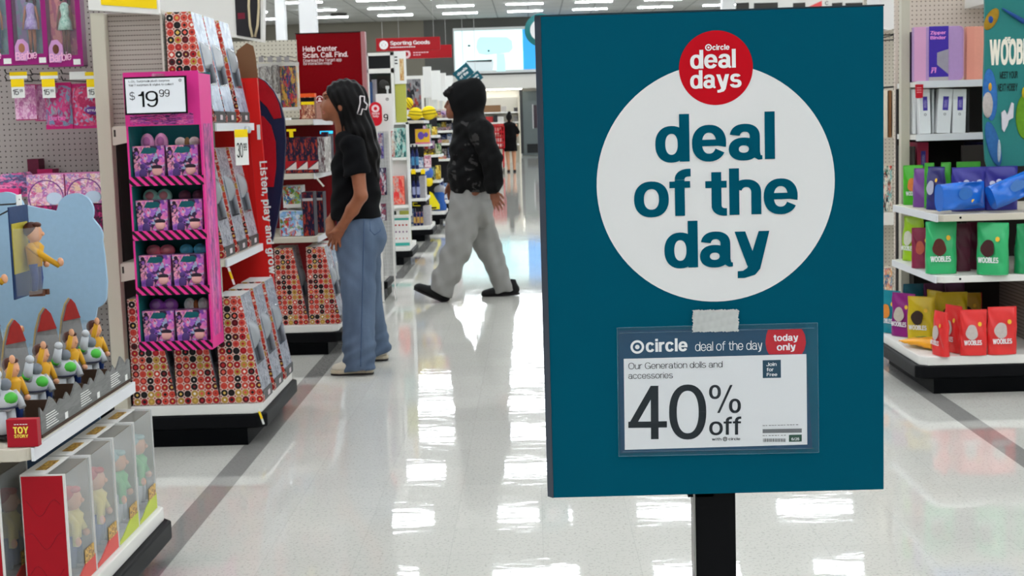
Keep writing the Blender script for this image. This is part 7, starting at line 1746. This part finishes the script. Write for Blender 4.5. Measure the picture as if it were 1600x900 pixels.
def skin_mat(name, rgb):
    t = NT(name, .5, .35); t.coord(); n = t.ma('MULTIPLY_ADD', t.noise(t.vec, 30, 3), .3, .85)
    t.b.inputs['Subsurface Weight'].default_value = .08; t.b.inputs['Subsurface Radius'].default_value = (.01, .004, .002)
    return t.color(t.mix(1, s2l(rgb), t.comb(n, n, n), 'MULTIPLY'))
M_SKW = skin_mat('light_brown_skin', (148, 90, 62)); M_SKM = skin_mat('warm_brown_skin', (128, 76, 52)); M_SKF = skin_mat('tan_skin', (200, 146, 112))
def hair_mat():
    t = NT('black_hair', .5, .12); x, y, z = t.coord(); v = t.comb(t.ma('MULTIPLY', x, 90), t.ma('MULTIPLY', y, 90), t.ma('MULTIPLY', z, 5)); t.bump(t.noise(v, 1.6, 3), .15, .003)
    return t.color(t.mix(t.noise(v, 1.2, 2), s2l((5, 5, 6)), s2l((16, 13, 13))))
M_HAIR = hair_mat()
def cloth(name, rgb, amp=.25, scale=200, rough=.85):
    t = NT(name, rough, .12); t.coord(); n = t.ma('MULTIPLY_ADD', t.noise(t.vec, 6, 3), amp, 1 - amp / 2); t.bump(t.noise(t.vec, scale, 2), .15, .002)
    t.b.inputs['Sheen Weight'].default_value = .0
    return t.color(t.mix(1, s2l(rgb), t.comb(n, n, n), 'MULTIPLY'))
M_TEE = cloth('black_cotton', (7, 7, 10), .3); M_SWEAT = cloth('grey_sweat_cloth', (142, 141, 138), .10, 160); M_DRESS = cloth('black_dress_cloth', (8, 8, 9))
def denim():
    t = NT('washed_denim', .85, .2); x, y, z = t.coord()
    v = t.comb(t.ma('MULTIPLY', x, 5), t.ma('MULTIPLY', y, 5), t.ma('MULTIPLY', z, 1.6)); a = t.noise(v, 1.6, 3)
    tw = t.noise(t.comb(t.ma('MULTIPLY', x, 260), y, t.ma('MULTIPLY', z, 120)), 1, 2)
    t.bump(tw, .15, .002)
    c = t.mix(a, s2l((50, 66, 88)), s2l((116, 134, 158))); return t.color(t.mix(t.ma('MULTIPLY', tw, .25), c, s2l((40, 54, 78))))
M_DEN = denim()
def jacket_mat():
    t = NT('black_printed_hood_cloth', .8, .14); x, y, z = t.coord()
    n = t.noise(t.vec, 9, 5); st = t.noise(t.comb(t.ma('MULTIPLY', x, 14), y, t.ma('MULTIPLY', z, 26)), 1, 3)
    m = t.ma('MULTIPLY', t.ma('GREATER_THAN', n, .56), t.ma('GREATER_THAN', st, .50))
    up = t.ma('MULTIPLY', t.ma('LESS_THAN', z, 1.42), t.ma('LESS_THAN', x, .12))
    t.bump(t.noise(t.vec, 150, 2), .15, .002)
    return t.color(t.mix(t.ma('MULTIPLY', t.ma('MULTIPLY', m, up), .8), s2l((8, 8, 9)), s2l((62, 60, 60))))
M_JACK = jacket_mat()
M_SHOEW = M('cream_shoe', (214, 206, 188), .6, noise=.15); M_SOLE = M('cream_sole', (196, 184, 160), .6); M_DSOLE = M('dark_shoe_rim', (36, 32, 34), .6); M_BSHOE = M('black_shoe', (14, 14, 15), .6)

def fingers(sd, knuckles, dirs, lens, r=.0085, k=.006):
    for p, ds, L in zip(knuckles, dirs, lens):
        p = Vector(p); rr = r
        for i, (d, l) in enumerate(zip(ds, L)):
            q = p + Vector(d).normalized() * l; sd.limb(p, q, rr, rr * .9, k=k); p = q; rr *= .9

# ---- the shopper in the black T-shirt and jeans
YWm = 8.28
def w(px, py, d=0.0): return np.array(at(px, py, Y=YWm + d))
def wf(px, py, d=0.0): return w(px - 3.5, py, d)
wr = thing('person', 'person in a black T-shirt and blue jeans with long black hair', 'person', (float(w(560, 560)[0]), YWm, 0))
sd = Solid((w(498, 400)[0] - .02, YWm - .42, .02), (w(615, 400)[0] + .06, YWm + .45, w(530, 120)[2] + .02), .0045)
sd.ell(wf(537.5, 154), (.094, .074, .098), k=.02)
sd.ell(wf(521, 171), (.058, .054, .062), k=.03); sd.ell(wf(512.5, 184), (.022, .026, .017), k=.02)
sd.limb(wf(511.5, 153), wf(506.6, 164.5), .007, .0105, k=.012); sd.ell(wf(507.5, 166), (.012, .016, .009), k=.01)
sd.ell(wf(508.6, 173.6), (.0105, .020, .0062), k=.006); sd.ell(wf(509.2, 178), (.0105, .018, .0066), k=.006)
sd.ell(wf(513, 148), (.018, .05, .012), k=.02)
for s_ in (-1, 1):
    sd.ell(wf(515, 154.5, s_ * .034), (.012, .014, .009), k=.01, cut=True); sd.ell(wf(516.0, 154.5, s_ * .034), (.0125, .0125, .0115), k=.004)
    sd.ell(wf(536, 166, s_ * .073), (.018, .010, .030), k=.008); sd.ell(wf(535, 166, s_ * .083), (.009, .007, .018), k=.005, cut=True)
    sd.ell(wf(519, 168, s_ * .04), (.03, .022, .03), k=.02)
sd.limb(w(534, 180), w(541, 214), .047, .055, k=.03)
sd.limb(w(552, 234), w(556, 330), .085, .09, (1, 1.35, 1), k=.03)
sd.limb(w(548, 228, -.08), w(553, 232, -.15), .04, .04); sd.limb(w(548, 228, .08), w(551, 232, .15), .04, .04)
sd.limb(w(556, 345), w(562, 420), .10, .08, (1, 1.5, 1), k=.04)
# near arm and far arm
EL, WR_ = w(564, 306, -.245), w(535, 353, -.205)
sd.chain([w(554, 230, -.165), w(559, 268, -.215), EL], [.044, .041, .036], k=.015); sd.chain([EL, EL * .55 + WR_ * .45, WR_], [.036, .036, .0235], k=.015)
EF, WF = w(546, 300, .20), w(516, 346, -.06)
sd.chain([w(548, 230, .165), w(548, 268, .21), EF], [.044, .043, .036], k=.015); sd.chain([EF, WF], [.036, .024], k=.015)
# far hand first, then the near hand clasped over it
HF = w(517.5, 364, -.10); sd.limb(WF, HF, .026, .033, (1, .62, 1), k=.012)
dn = np.array((-.1, -.05, -1))
fingers(sd, [w(513.5, 366, -.085), w(517, 368, -.095), w(520.5, 369, -.105), w(524, 368, -.112)], [[(.25, -.3, -1), (.9, -.5, -.8), (1, -.3, -.1)]] * 4, [(.032, .024, .018), (.036, .026, .018), (.034, .024, .018), (.028, .020, .016)])
fingers(sd, [w(514, 352, -.085)], [[(.4, -.9, -.9), (.5, -.5, -1)]], [(.03, .028)], .0095)
HN = w(526.5, 366, -.175); sd.limb(WR_, HN, .026, .036, (1, .62, 1), k=.012)
fingers(sd, [w(520, 368, -.165), w(523, 371, -.173), w(526.5, 373, -.179), w(530, 372, -.183)], [[(-.55, .1, -1), (-.5, .5, -1), (-.1, .9, -.6)], [(-.4, .0, -1), (-.3, .45, -1), (.1, .9, -.6)], [(-.2, .0, -1), (-.1, .4, -1), (.2, .9, -.6)], [(.05, .0, -1), (.1, .4, -1), (.3, .9, -.5)]], [(.034, .026, .018), (.038, .027, .019), (.036, .026, .018), (.028, .021, .016)])
fingers(sd, [w(529, 357, -.20)], [[(-.9, -.15, -.55), (-1, .15, -.35)]], [(.034, .028)], .0095)
body = sd.obj('body', M_SKW, wr)
# eyes, brows, lips
b = MB(); b.ball(tuple(wf(512.6, 154.6, -.036)), (.0055, .008, .0042), 12, 8); part('eye', b, M('eye_dark', (26, 18, 16), .15), wr)
P_ = on_surface(body, [(506.0, 149.3), (508.5, 147.8), (511.5, 147.6), (514.5, 148.6)], .0008); b = MB()
if len(P_) > 1: b.tube(P_, .0026, 6); part('eyebrow', b, M_HAIR, wr)
P_ = on_surface(body, [(507.5, 152.9), (509.7, 152.2), (512.5, 153.2)], .0006); b = MB()
if len(P_) > 1: b.tube(P_, .0013, 5); part('eyelashes', b, M_HAIR, wr)
P_ = on_surface(body, [(504.4, 173.9), (505.7, 174.4), (507.9, 175.2)], .0006); b = MB()
if len(P_) > 1: b.tube(P_, [.0035, .0035, .0012], 6); part('lips', b, M('lip_rose', (176, 92, 84), .4), wr)
P_ = on_surface(body, [(505.1, 177.6), (506.1, 177.4), (507.7, 176.2)], .0006); b = MB()
if len(P_) > 1: b.tube(P_, [.0035, .0035, .0012], 6); part('lips', b, M('lip_rose', (176, 92, 84), .4), wr)
# hair
sd = Solid((w(505, 400)[0], YWm - .22, w(560, 345)[2] - .03), (w(605, 400)[0] + .03, YWm + .22, w(530, 120)[2] + .03), .006)
a_, q_ = w(511.5, 136), w(531, 186); n_ = (q_ - a_); fr_ = ((a_), (-abs(n_[2]), 0, -abs(n_[0])))
sd.ell(w(539.5, 152), (.122, .092, .106), k=.02, clips=[(w(507, 136), (-.90, 0, -.40))])
sd.limb(w(543, 160), w(553, 184), .080, .072, (1, 1.05, 1), k=.03, clips=[(w(529.5, 164), (-.95, 0, .34))])
sd.chain([w(553, 168), w(563, 205), w(572, 240), w(579, 275), w(586, 305)], [.078, .084, .076, .050, .016], (1, 1.35, 1), k=.03)
sd.limb(w(531, 178, -.070), w(535.5, 206, -.075), .011, .006, k=.008); sd.limb(w(536, 186, .07), w(541, 214, .085), .016, .012, k=.01)
sd.ripple(lambda x, y, z: .0025 * np.sin(y * 130 + z * 9) + .003 * np.sin((x + .35 * z) * 150 + y * 40) + .002 * np.sin(z * 22 + y * 14))
sd.ell(w(530.5, 168.5, -.088), (.015, .030, .018), k=.01, cut=True)
hair = sd.obj('hair', M_HAIR, wr)
clp = [(562.6, 150), (569.4, 150.8), (569.2, 158.5), (574, 163.5), (572, 171.5), (566.5, 170), (564, 179.2), (558, 178.4), (561, 169), (563, 160)]
P_ = on_surface(hair, [(567, 165)], .028); cy = (P_[0].y if P_ else YWm - .1) - .004
b = MB(); pts = [at(x, y, Y=cy) for x, y in clp]; b.prism([(p.x, p.z) for p in pts], 'y', cy, cy + .016); hc = part('hair_clip', b, M('black_clip', (26, 24, 26), .3), wr)
b = MB(); b.tube([Vector((p.x, cy - .001, p.z)) for p in pts + pts[:1]], .0042, 6); sub('clip_rim', b, M('white_clip_rim', (232, 224, 224), .3), hc)
# T-shirt
sd = Solid((w(500, 300)[0], YWm - .36, w(560, 350)[2] - .02), (w(605, 300)[0] + .03, YWm + .36, w(540, 195)[2] + .02), .0075)
hem = (w(556, 341.5), (.03, 0, -1))
sd.chain([w(549, 224), w(553, 262), w(556, 300), w(556, 352)], [.092, .122, .134, .150], (1, 1.16, 1), k=.03, clips=[hem])
for s_ in (-1, 1):
    sd.limb(w(543, 217, s_ * .06), w(552, 227, s_ * .145), .060, .066, (1.05, 1, .8), k=.03)
    sd.chain([w(552, 231, s_ * .155), w(560, 284, s_ * .22)], [.068, .076], (1.0, .92, 1), k=.025, clips=[(w(558, 273, s_ * .2), (.12, 0, -1))])
sd.ell(w(537, 205), (.062, .075, .05), k=.012, cut=True)
sd.ripple(lambda x, y, z: .0035 * np.sin(z * 26 + x * 34 + y * 10) + .0025 * np.sin(z * 60 - x * 30 + y * 25))
sd.obj('t_shirt', M_TEE, wr)
# jeans
sd = Solid((w(505, 400)[0] - .02, YWm - .50, .012), (w(615, 400)[0] + .10, YWm + .55, w(556, 330)[2] + .02), .0085)
sd.limb(w(558, 338), w(563, 372), .122, .132, (1, 1.22, 1), k=.03)
sd.ell(w(577, 370), (.094, .15, .12), k=.04)
sd.chain([w(556, 372, -.085), w(560, 455, -.15), w(561, 540, -.19), w(561, 590, -.19)], [.120, .094, .088, .094], k=.03, clips=[(w(560, 577, -.19), (.08, 0, -1))])
sd.chain([w(566, 372, .085), w(572, 450, .17), w(585, 520, .27), w(596, 575, .27)], [.114, .084, .076, .086], k=.02, clips=[(w(595, 554, .27), (.35, 0, -1))])
sd.ripple(lambda x, y, z: -.001 + .0016 * np.sin(z * 17 + x * 60 + 9 * y) + .0022 * np.exp(-((z - .62) / .2) ** 2) * np.sin(z * 60 + x * 55) + .006 * np.exp(-((z - .10) / .12) ** 2) * np.sin(z * 90 - x * 45 + y * 20))
sd.clip(w(558, 334), (0, 0, 1))
jn = sd.obj('jeans', M_DEN, wr)
P_ = on_surface(jn, [(569 - 5.5 * t, 343 + 230 * t) for t in np.linspace(0, 1, 30)], .001)
M_SEAM = M('denim_seam', (66, 86, 116), .8)
b = MB(); b.tube(P_, .0028, 6); part('side_seam', b, M_SEAM, wr)
b = MB(); P_ = on_surface(jn, [(578, 345), (578.5, 360), (585, 367), (594, 361), (596, 346)], .001); b.tube(P_, .0026, 6); part('back_pocket_seam', b, M_SEAM, wr)
# shoes: sole, rim and upper for each foot
def shoe(yc, px_toe, px_heel, z0, lift, mu, ms, mr):
    x0, x1 = float(at(px_toe, 580, Y=yc).x), float(at(px_heel, 580, Y=yc).x); L = x1 - x0
    def outl(s): return [(x0 + L * t, yc + .045 * s * wv * sg) for sg, rng in ((-1, 1), (1, -1)) for t, wv in [(.0, .35), (.06, .72), (.2, 1.0), (.38, .95), (.6, .78), (.85, .80), (.97, .62), (1.0, .35)][::rng]]
    b = MB(); b.prism(outl(1.0), 'z', z0, z0 + .010); so = part('shoe_rim', b, mr, wr, bevel=.003)
    b = MB(); b.prism(outl(1.02), 'z', z0 + .0102, z0 + .030); part('shoe_sole', b, ms, wr, bevel=.005)
    s2 = Solid((x0 - .03, yc - .08, z0 + .02), (x1 + .03, yc + .08, z0 + .15), .004)
    s2.limb((x0 + .045, yc, z0 + .036), (x0 + L * .45, yc, z0 + .05), .040, .046, (1, .92, .75), k=.02); s2.limb((x0 + L * .45, yc, z0 + .05), (x1 - .045, yc, z0 + .055), .046, .042, (1, .85, 1), k=.02)
    s2.limb((x1 - .06, yc, z0 + .06), (x1 - .06, yc, z0 + .10), .038, .036, k=.02); s2.clip((0, 0, z0 + .0305), (0, 0, -1))
    part_o = s2.obj('shoe', mu, wr)
    return [so, part_o]
shoe(YWm - .20, 517, 584, .001, 0, M_SHOEW, M_SOLE, M_DSOLE)
shoe(YWm + .27, 563, 607.5, .001, 0, M_SHOEW, M_SOLE, M_DSOLE)

# ---- the shopper striding left in a black printed hooded jacket
YMn = 11.48
def q(px, py, d=0.0): return np.array(at(px, py, Y=YMn + d))
mr_ = thing('person', 'person in a black hooded jacket and grey sweatpants, striding', 'person', (float(q(735, 460)[0]), YMn, 0))
sd = Solid((q(685, 300)[0] - .02, YMn - .40, .02), (q(815, 300)[0] + .05, YMn + .40, q(725, 118)[2]), .0055)
sd.ell(q(722, 153), (.098, .076, .115), k=.02); sd.ell(q(708, 173), (.055, .055, .06), k=.03); sd.ell(q(702.5, 182), (.022, .028, .018), k=.02)
sd.limb(q(699.5, 158), q(696.0, 167), .008, .0125, k=.012); sd.ell(q(699.0, 174.0), (.012, .022, .007), k=.006); sd.ell(q(699.6, 177.6), (.012, .02, .0075), k=.006)
for s_ in (-1, 1): sd.ell(q(702, 159, s_ * .035), (.013, .013, .012), k=.006)
sd.limb(q(722, 182), q(730, 205), .055, .06, k=.03); sd.limb(q(732, 215), q(736, 300), .11, .11, (1, 1.5, 1), k=.04); sd.limb(q(736, 300), q(738, 330), .11, .11, (1, 1.4, 1), k=.04)
sd.chain([q(752, 212, -.20), q(768, 255, -.26), q(770, 297, -.26)], [.055, .042, .03], k=.015)
sd.chain([q(735, 212, .20), q(722, 255, .24), q(706, 285, .22)], [.055, .042, .03], k=.015)
HM = q(773.5, 308, -.26); sd.limb(q(770, 295, -.26), HM, .030, .040, (1, .6, 1), k=.012)
fingers(sd, [q(769.5, 311, -.275), q(773, 313, -.265), q(776.8, 312.5, -.258), q(779.6, 310, -.25)], [[(.15, 0, -1), (.25, .1, -1), (.15, .3, -1)], [(.35, 0, -1), (.4, .1, -1), (.3, .3, -1)], [(.5, 0, -1), (.6, .1, -1), (.4, .3, -1)], [(.75, 0, -1), (.8, .1, -1), (.5, .3, -1)]], [(.036, .026, .019), (.040, .028, .020), (.038, .027, .020), (.030, .022, .017)], .0098)
fingers(sd, [q(777, 301, -.29)], [[(.9, -.3, -.6), (.75, .0, -1)]], [(.036, .030)], .0105)
sd.limb(q(706, 285, .22), q(703, 297, .22), .03, .036, (1, .6, 1), k=.012)
fingers(sd, [q(700, 299, .21), q(702, 300, .22), q(704.5, 300, .23), q(707, 299, .235)], [[(0, 0, -1), (.1, .1, -1)]] * 4, [(.036, .03)] * 4, .0098); fingers(sd, [q(699, 291, .2)], [[(-.4, -.3, -1), (-.1, 0, -1)]], [(.034, .03)], .0105)
mb_ = sd.obj('body', M_SKM, mr_)
b = MB(); b.ball(tuple(q(699.6, 159.2, -.036)), (.006, .008, .0045), 10, 7); part('eye', b, M('eye_dark', (26, 18, 16)), mr_)
P_ = on_surface(mb_, [(697.5, 155.6), (700, 154.8), (703, 155.5)], .0008); b = MB()
if len(P_) > 1: b.tube(P_, .0032, 6); part('eyebrow', b, M_HAIR, mr_)
P_ = on_surface(mb_, [(698.2, 175.6), (700, 175.8), (702, 176.2)], .0006); b = MB()
if len(P_) > 1: b.tube(P_, .0030, 6); part('lips', b, M('lip_brown', (140, 80, 70), .5), mr_)
# cap brim and curly fringe under the hood
sd = Solid((q(686, 150)[0], YMn - .12, q(700, 156)[2]), (q(716, 150)[0], YMn + .12, q(700, 126)[2]), .005)
sd.limb(q(708, 140), q(697, 146), .05, .022, (1, 1.5, .6), k=.02); sd.ell(q(702, 147), (.04, .07, .03), k=.02); sd.ripple(lambda x, y, z: .004 * np.sin(x * 160 + z * 60) * np.sin(y * 120))
sd.obj('cap_brim', M('black_cap_cloth', (20, 18, 18), .8), mr_)
# jacket with raised hood
sd = Solid((q(690, 250)[0] - .03, YMn - .42, q(740, 305)[2]), (q(792, 250)[0] + .03, YMn + .40, q(725, 116)[2]), .0085)
sd.ell(q(727.5, 154), (.150, .122, .152), k=.03); sd.limb(q(729, 160), q(734, 192), .120, .125, (1, 1.0, 1), k=.04)
sd.ell(q(741, 146), (.095, .10, .12), k=.04)
sd.ell(q(698, 167), (.062, .060, .086), k=.015, cut=True)
sd.chain([q(737, 206), q(737, 236), q(735, 276), q(736, 300)], [.150, .170, .178, .142], (1, 1.22, 1), k=.04, clips=[(q(736, 298), (.06, 0, -1))])
sd.limb(q(742, 200, -.10), q(752, 206, -.19), .10, .10, k=.04); sd.limb(q(734, 200, .10), q(738, 206, .19), .10, .10, k=.04)
sd.chain([q(753, 210, -.21), q(769, 250, -.27), q(771, 288, -.27)], [.094, .080, .074], k=.03); sd.limb(q(770.5, 288, -.27), q(770, 302, -.265), .062, .046, k=.015, clips=[(q(770, 300, -.26), (.1, 0, -1))])
sd.chain([q(737, 210, .21), q(722, 250, .25), q(709, 280, .23)], [.094, .080, .060], k=.03)
sd.ripple(lambda x, y, z: (.004 * np.sin(z * 34 + x * 26 + y * 12) + .003 * np.sin(z * 62 - x * 40 + y * 18) + .0025 * np.sin(x * 90 + z * 20)) * np.where(z > 1.42, .4, 1))
sd.obj('hooded_jacket', M_JACK, mr_)
# sweatpants
sd = Solid((q(655, 400)[0], YMn - .42, .02), (q(825, 400)[0], YMn + .42, q(740, 288)[2] + .02), .0095)
sd.limb(q(733, 300), q(737, 325), .150, .158, (1, 1.15, 1), k=.03); sd.ell(q(744, 332), (.14, .17, .13), k=.03)
sd.chain([q(727, 328, -.09), q(716, 385, -.13), q(699, 428, -.14), q(684, 466, -.14)], [.140, .112, .100, .098], k=.03, clips=[(q(686, 457, -.14), (-.42, 0, -1))])
sd.chain([q(742, 328, .09), q(762, 385, .13), q(778, 425, .14), q(793, 468, .14)], [.132, .104, .088, .080], k=.02, clips=[(q(790, 455, .14), (.20, 0, -1))])
sd.ripple(lambda x, y, z: .006 * np.sin(z * 22 + x * 34 + 8 * y) + .004 * np.sin(z * 52 - x * 30) + .005 * np.sin(x * 60 + z * 12 + y * 15))
sp_ = sd.obj('sweatpants', M_SWEAT, mr_)
def mshoe(toe, heel, d, r=.046):
    A, B = q(*toe, d), q(*heel, d); s2 = Solid(np.minimum(A, B) - .10, np.maximum(A, B) + .12, .005)
    v = B - A; up = np.array((-v[2], 0, v[0])); up /= np.linalg.norm(up); up = up if up[2] > 0 else -up
    s2.limb(A + v * .12 + up * .030, A + v * .55 + up * .046, .044, .054, (1, .9, .8), k=.03); s2.limb(A + v * .5 + up * .044, B - v * .14 + up * .044, .052, .046, (1, .8, .95), k=.02)
    s2.limb(B - v * .18 + up * .05, B - v * .18 + up * .10, .042, .040, k=.02); s2.clip(A + up * .012, -up); s2.clip((0, 0, .004), (0, 0, -1))
    return s2.obj('shoe', M_BSHOE, mr_), A, B, v, up
for toe, heel, d in (((646.5, 452), (698, 475.5), -.14), ((754, 465.5), (812, 459.5), .14)):
    o_, A, B, v, up = mshoe(toe, heel, d)
    b = MB(); vs = []
    for t, wv in ((.0, .45), (.08, .85), (.25, 1), (.5, .88), (.85, .82), (1.0, .55)): vs.append((A + v * t, wv))
    lo_ = [p + np.array((0, -.045 * wv, 0)) for p, wv in vs] + [p + np.array((0, .045 * wv, 0)) for p, wv in vs[::-1]]
    top_ = [p + up * .014 for p in lo_]; n = len(lo_)
    fix = lambda p: (p[0], p[1], max(p[2], .002))
    b.add([fix(p) for p in lo_] + [fix(p) for p in top_], [tuple(range(n)), tuple(range(2 * n - 1, n - 1, -1))] + [(i, (i + 1) % n, n + (i + 1) % n, n + i) for i in range(n)])
    part('shoe_sole', b, M_DSOLE, mr_)

# ---- a far shopper seen from behind
YFp = 41.0
def f(px, py, d=0.0): return np.array(at(px, py, Y=YFp + d))
g0 = float(f(797, 240)[0]); zt = 1.66
fr2 = thing('person', 'far person in a short black dress seen from behind', 'person', (g0, YFp, 0))
sd = Solid((g0 - .40, YFp - .25, .02), (g0 + .40, YFp + .30, 1.75), .012)
sd.ell((g0, YFp, 1.53), (.075, .095, .115), k=.03); sd.limb((g0, YFp, 1.44), (g0, YFp, 1.34), .05, .055, k=.03); sd.limb((g0, YFp, 1.25), (g0, YFp, .85), .13, .12, (1.3, .8, 1), k=.04)
for s_ in (-1, 1):
    sd.chain([(g0 + s_ * .17, YFp, 1.30), (g0 + s_ * .22, YFp + .05, 1.05), (g0 + s_ * .18, YFp + .22, .98)], [.05, .04, .03], k=.02)
    sd.limb((g0 + s_ * .18, YFp + .22, .98), (g0 + s_ * .17, YFp + .28, .97), .03, .035, k=.01)
    sd.chain([(g0 + s_ * .09, YFp, .85), (g0 + s_ * .09 + .02, YFp + .02, .48), (g0 + s_ * .08 + .03, YFp + .04 * s_, .09)], [.085, .058, .038], k=.02); sd.limb((g0 + s_ * .08 + .03, YFp + .04 * s_, .07), (g0 + s_ * .085 + .03, YFp + .13 + .04 * s_, .05), .036, .03, k=.02)
sd.obj('body', M_SKF, fr2)
sd = Solid((g0 - .40, YFp - .25, .45), (g0 + .40, YFp + .25, 1.45), .012)
sd.chain([(g0, YFp, 1.27), (g0, YFp, .95), (g0, YFp, .55)], [.155, .155, .175], (1.22, .85, 1), k=.04, clips=[((g0, YFp, .58), (0, 0, -1))])
for s_ in (-1, 1): sd.chain([(g0 + s_ * .12, YFp, 1.31), (g0 + s_ * .23, YFp + .03, 1.12)], [.075, .07], k=.03)
sd.obj('dress', M_DRESS, fr2)
sd = Solid((g0 - .2, YFp - .2, 1.3), (g0 + .2, YFp + .2, 1.8), .012); sd.ell((g0, YFp - .02, 1.55), (.088, .10, .115), k=.02); sd.ell((g0 + .01, YFp - .05, 1.665), (.05, .05, .045), k=.015); sd.limb((g0, YFp - .06, 1.5), (g0, YFp - .07, 1.42), .05, .04, k=.02)
sd.obj('hair', M_HAIR, fr2)
for s_ in (-1, 1):
    b = MB(); b.prism([(g0 + s_ * .085 + .03 + x_, YFp + .04 * s_ + y_) for x_, y_ in ((-.03, -.05), (.03, -.05), (.045, .06), (.035, .17), (-.03, .17), (-.045, .06))], 'z', .002, .05); part('shoe', b, M_BSHOE, fr2, bevel=.008)
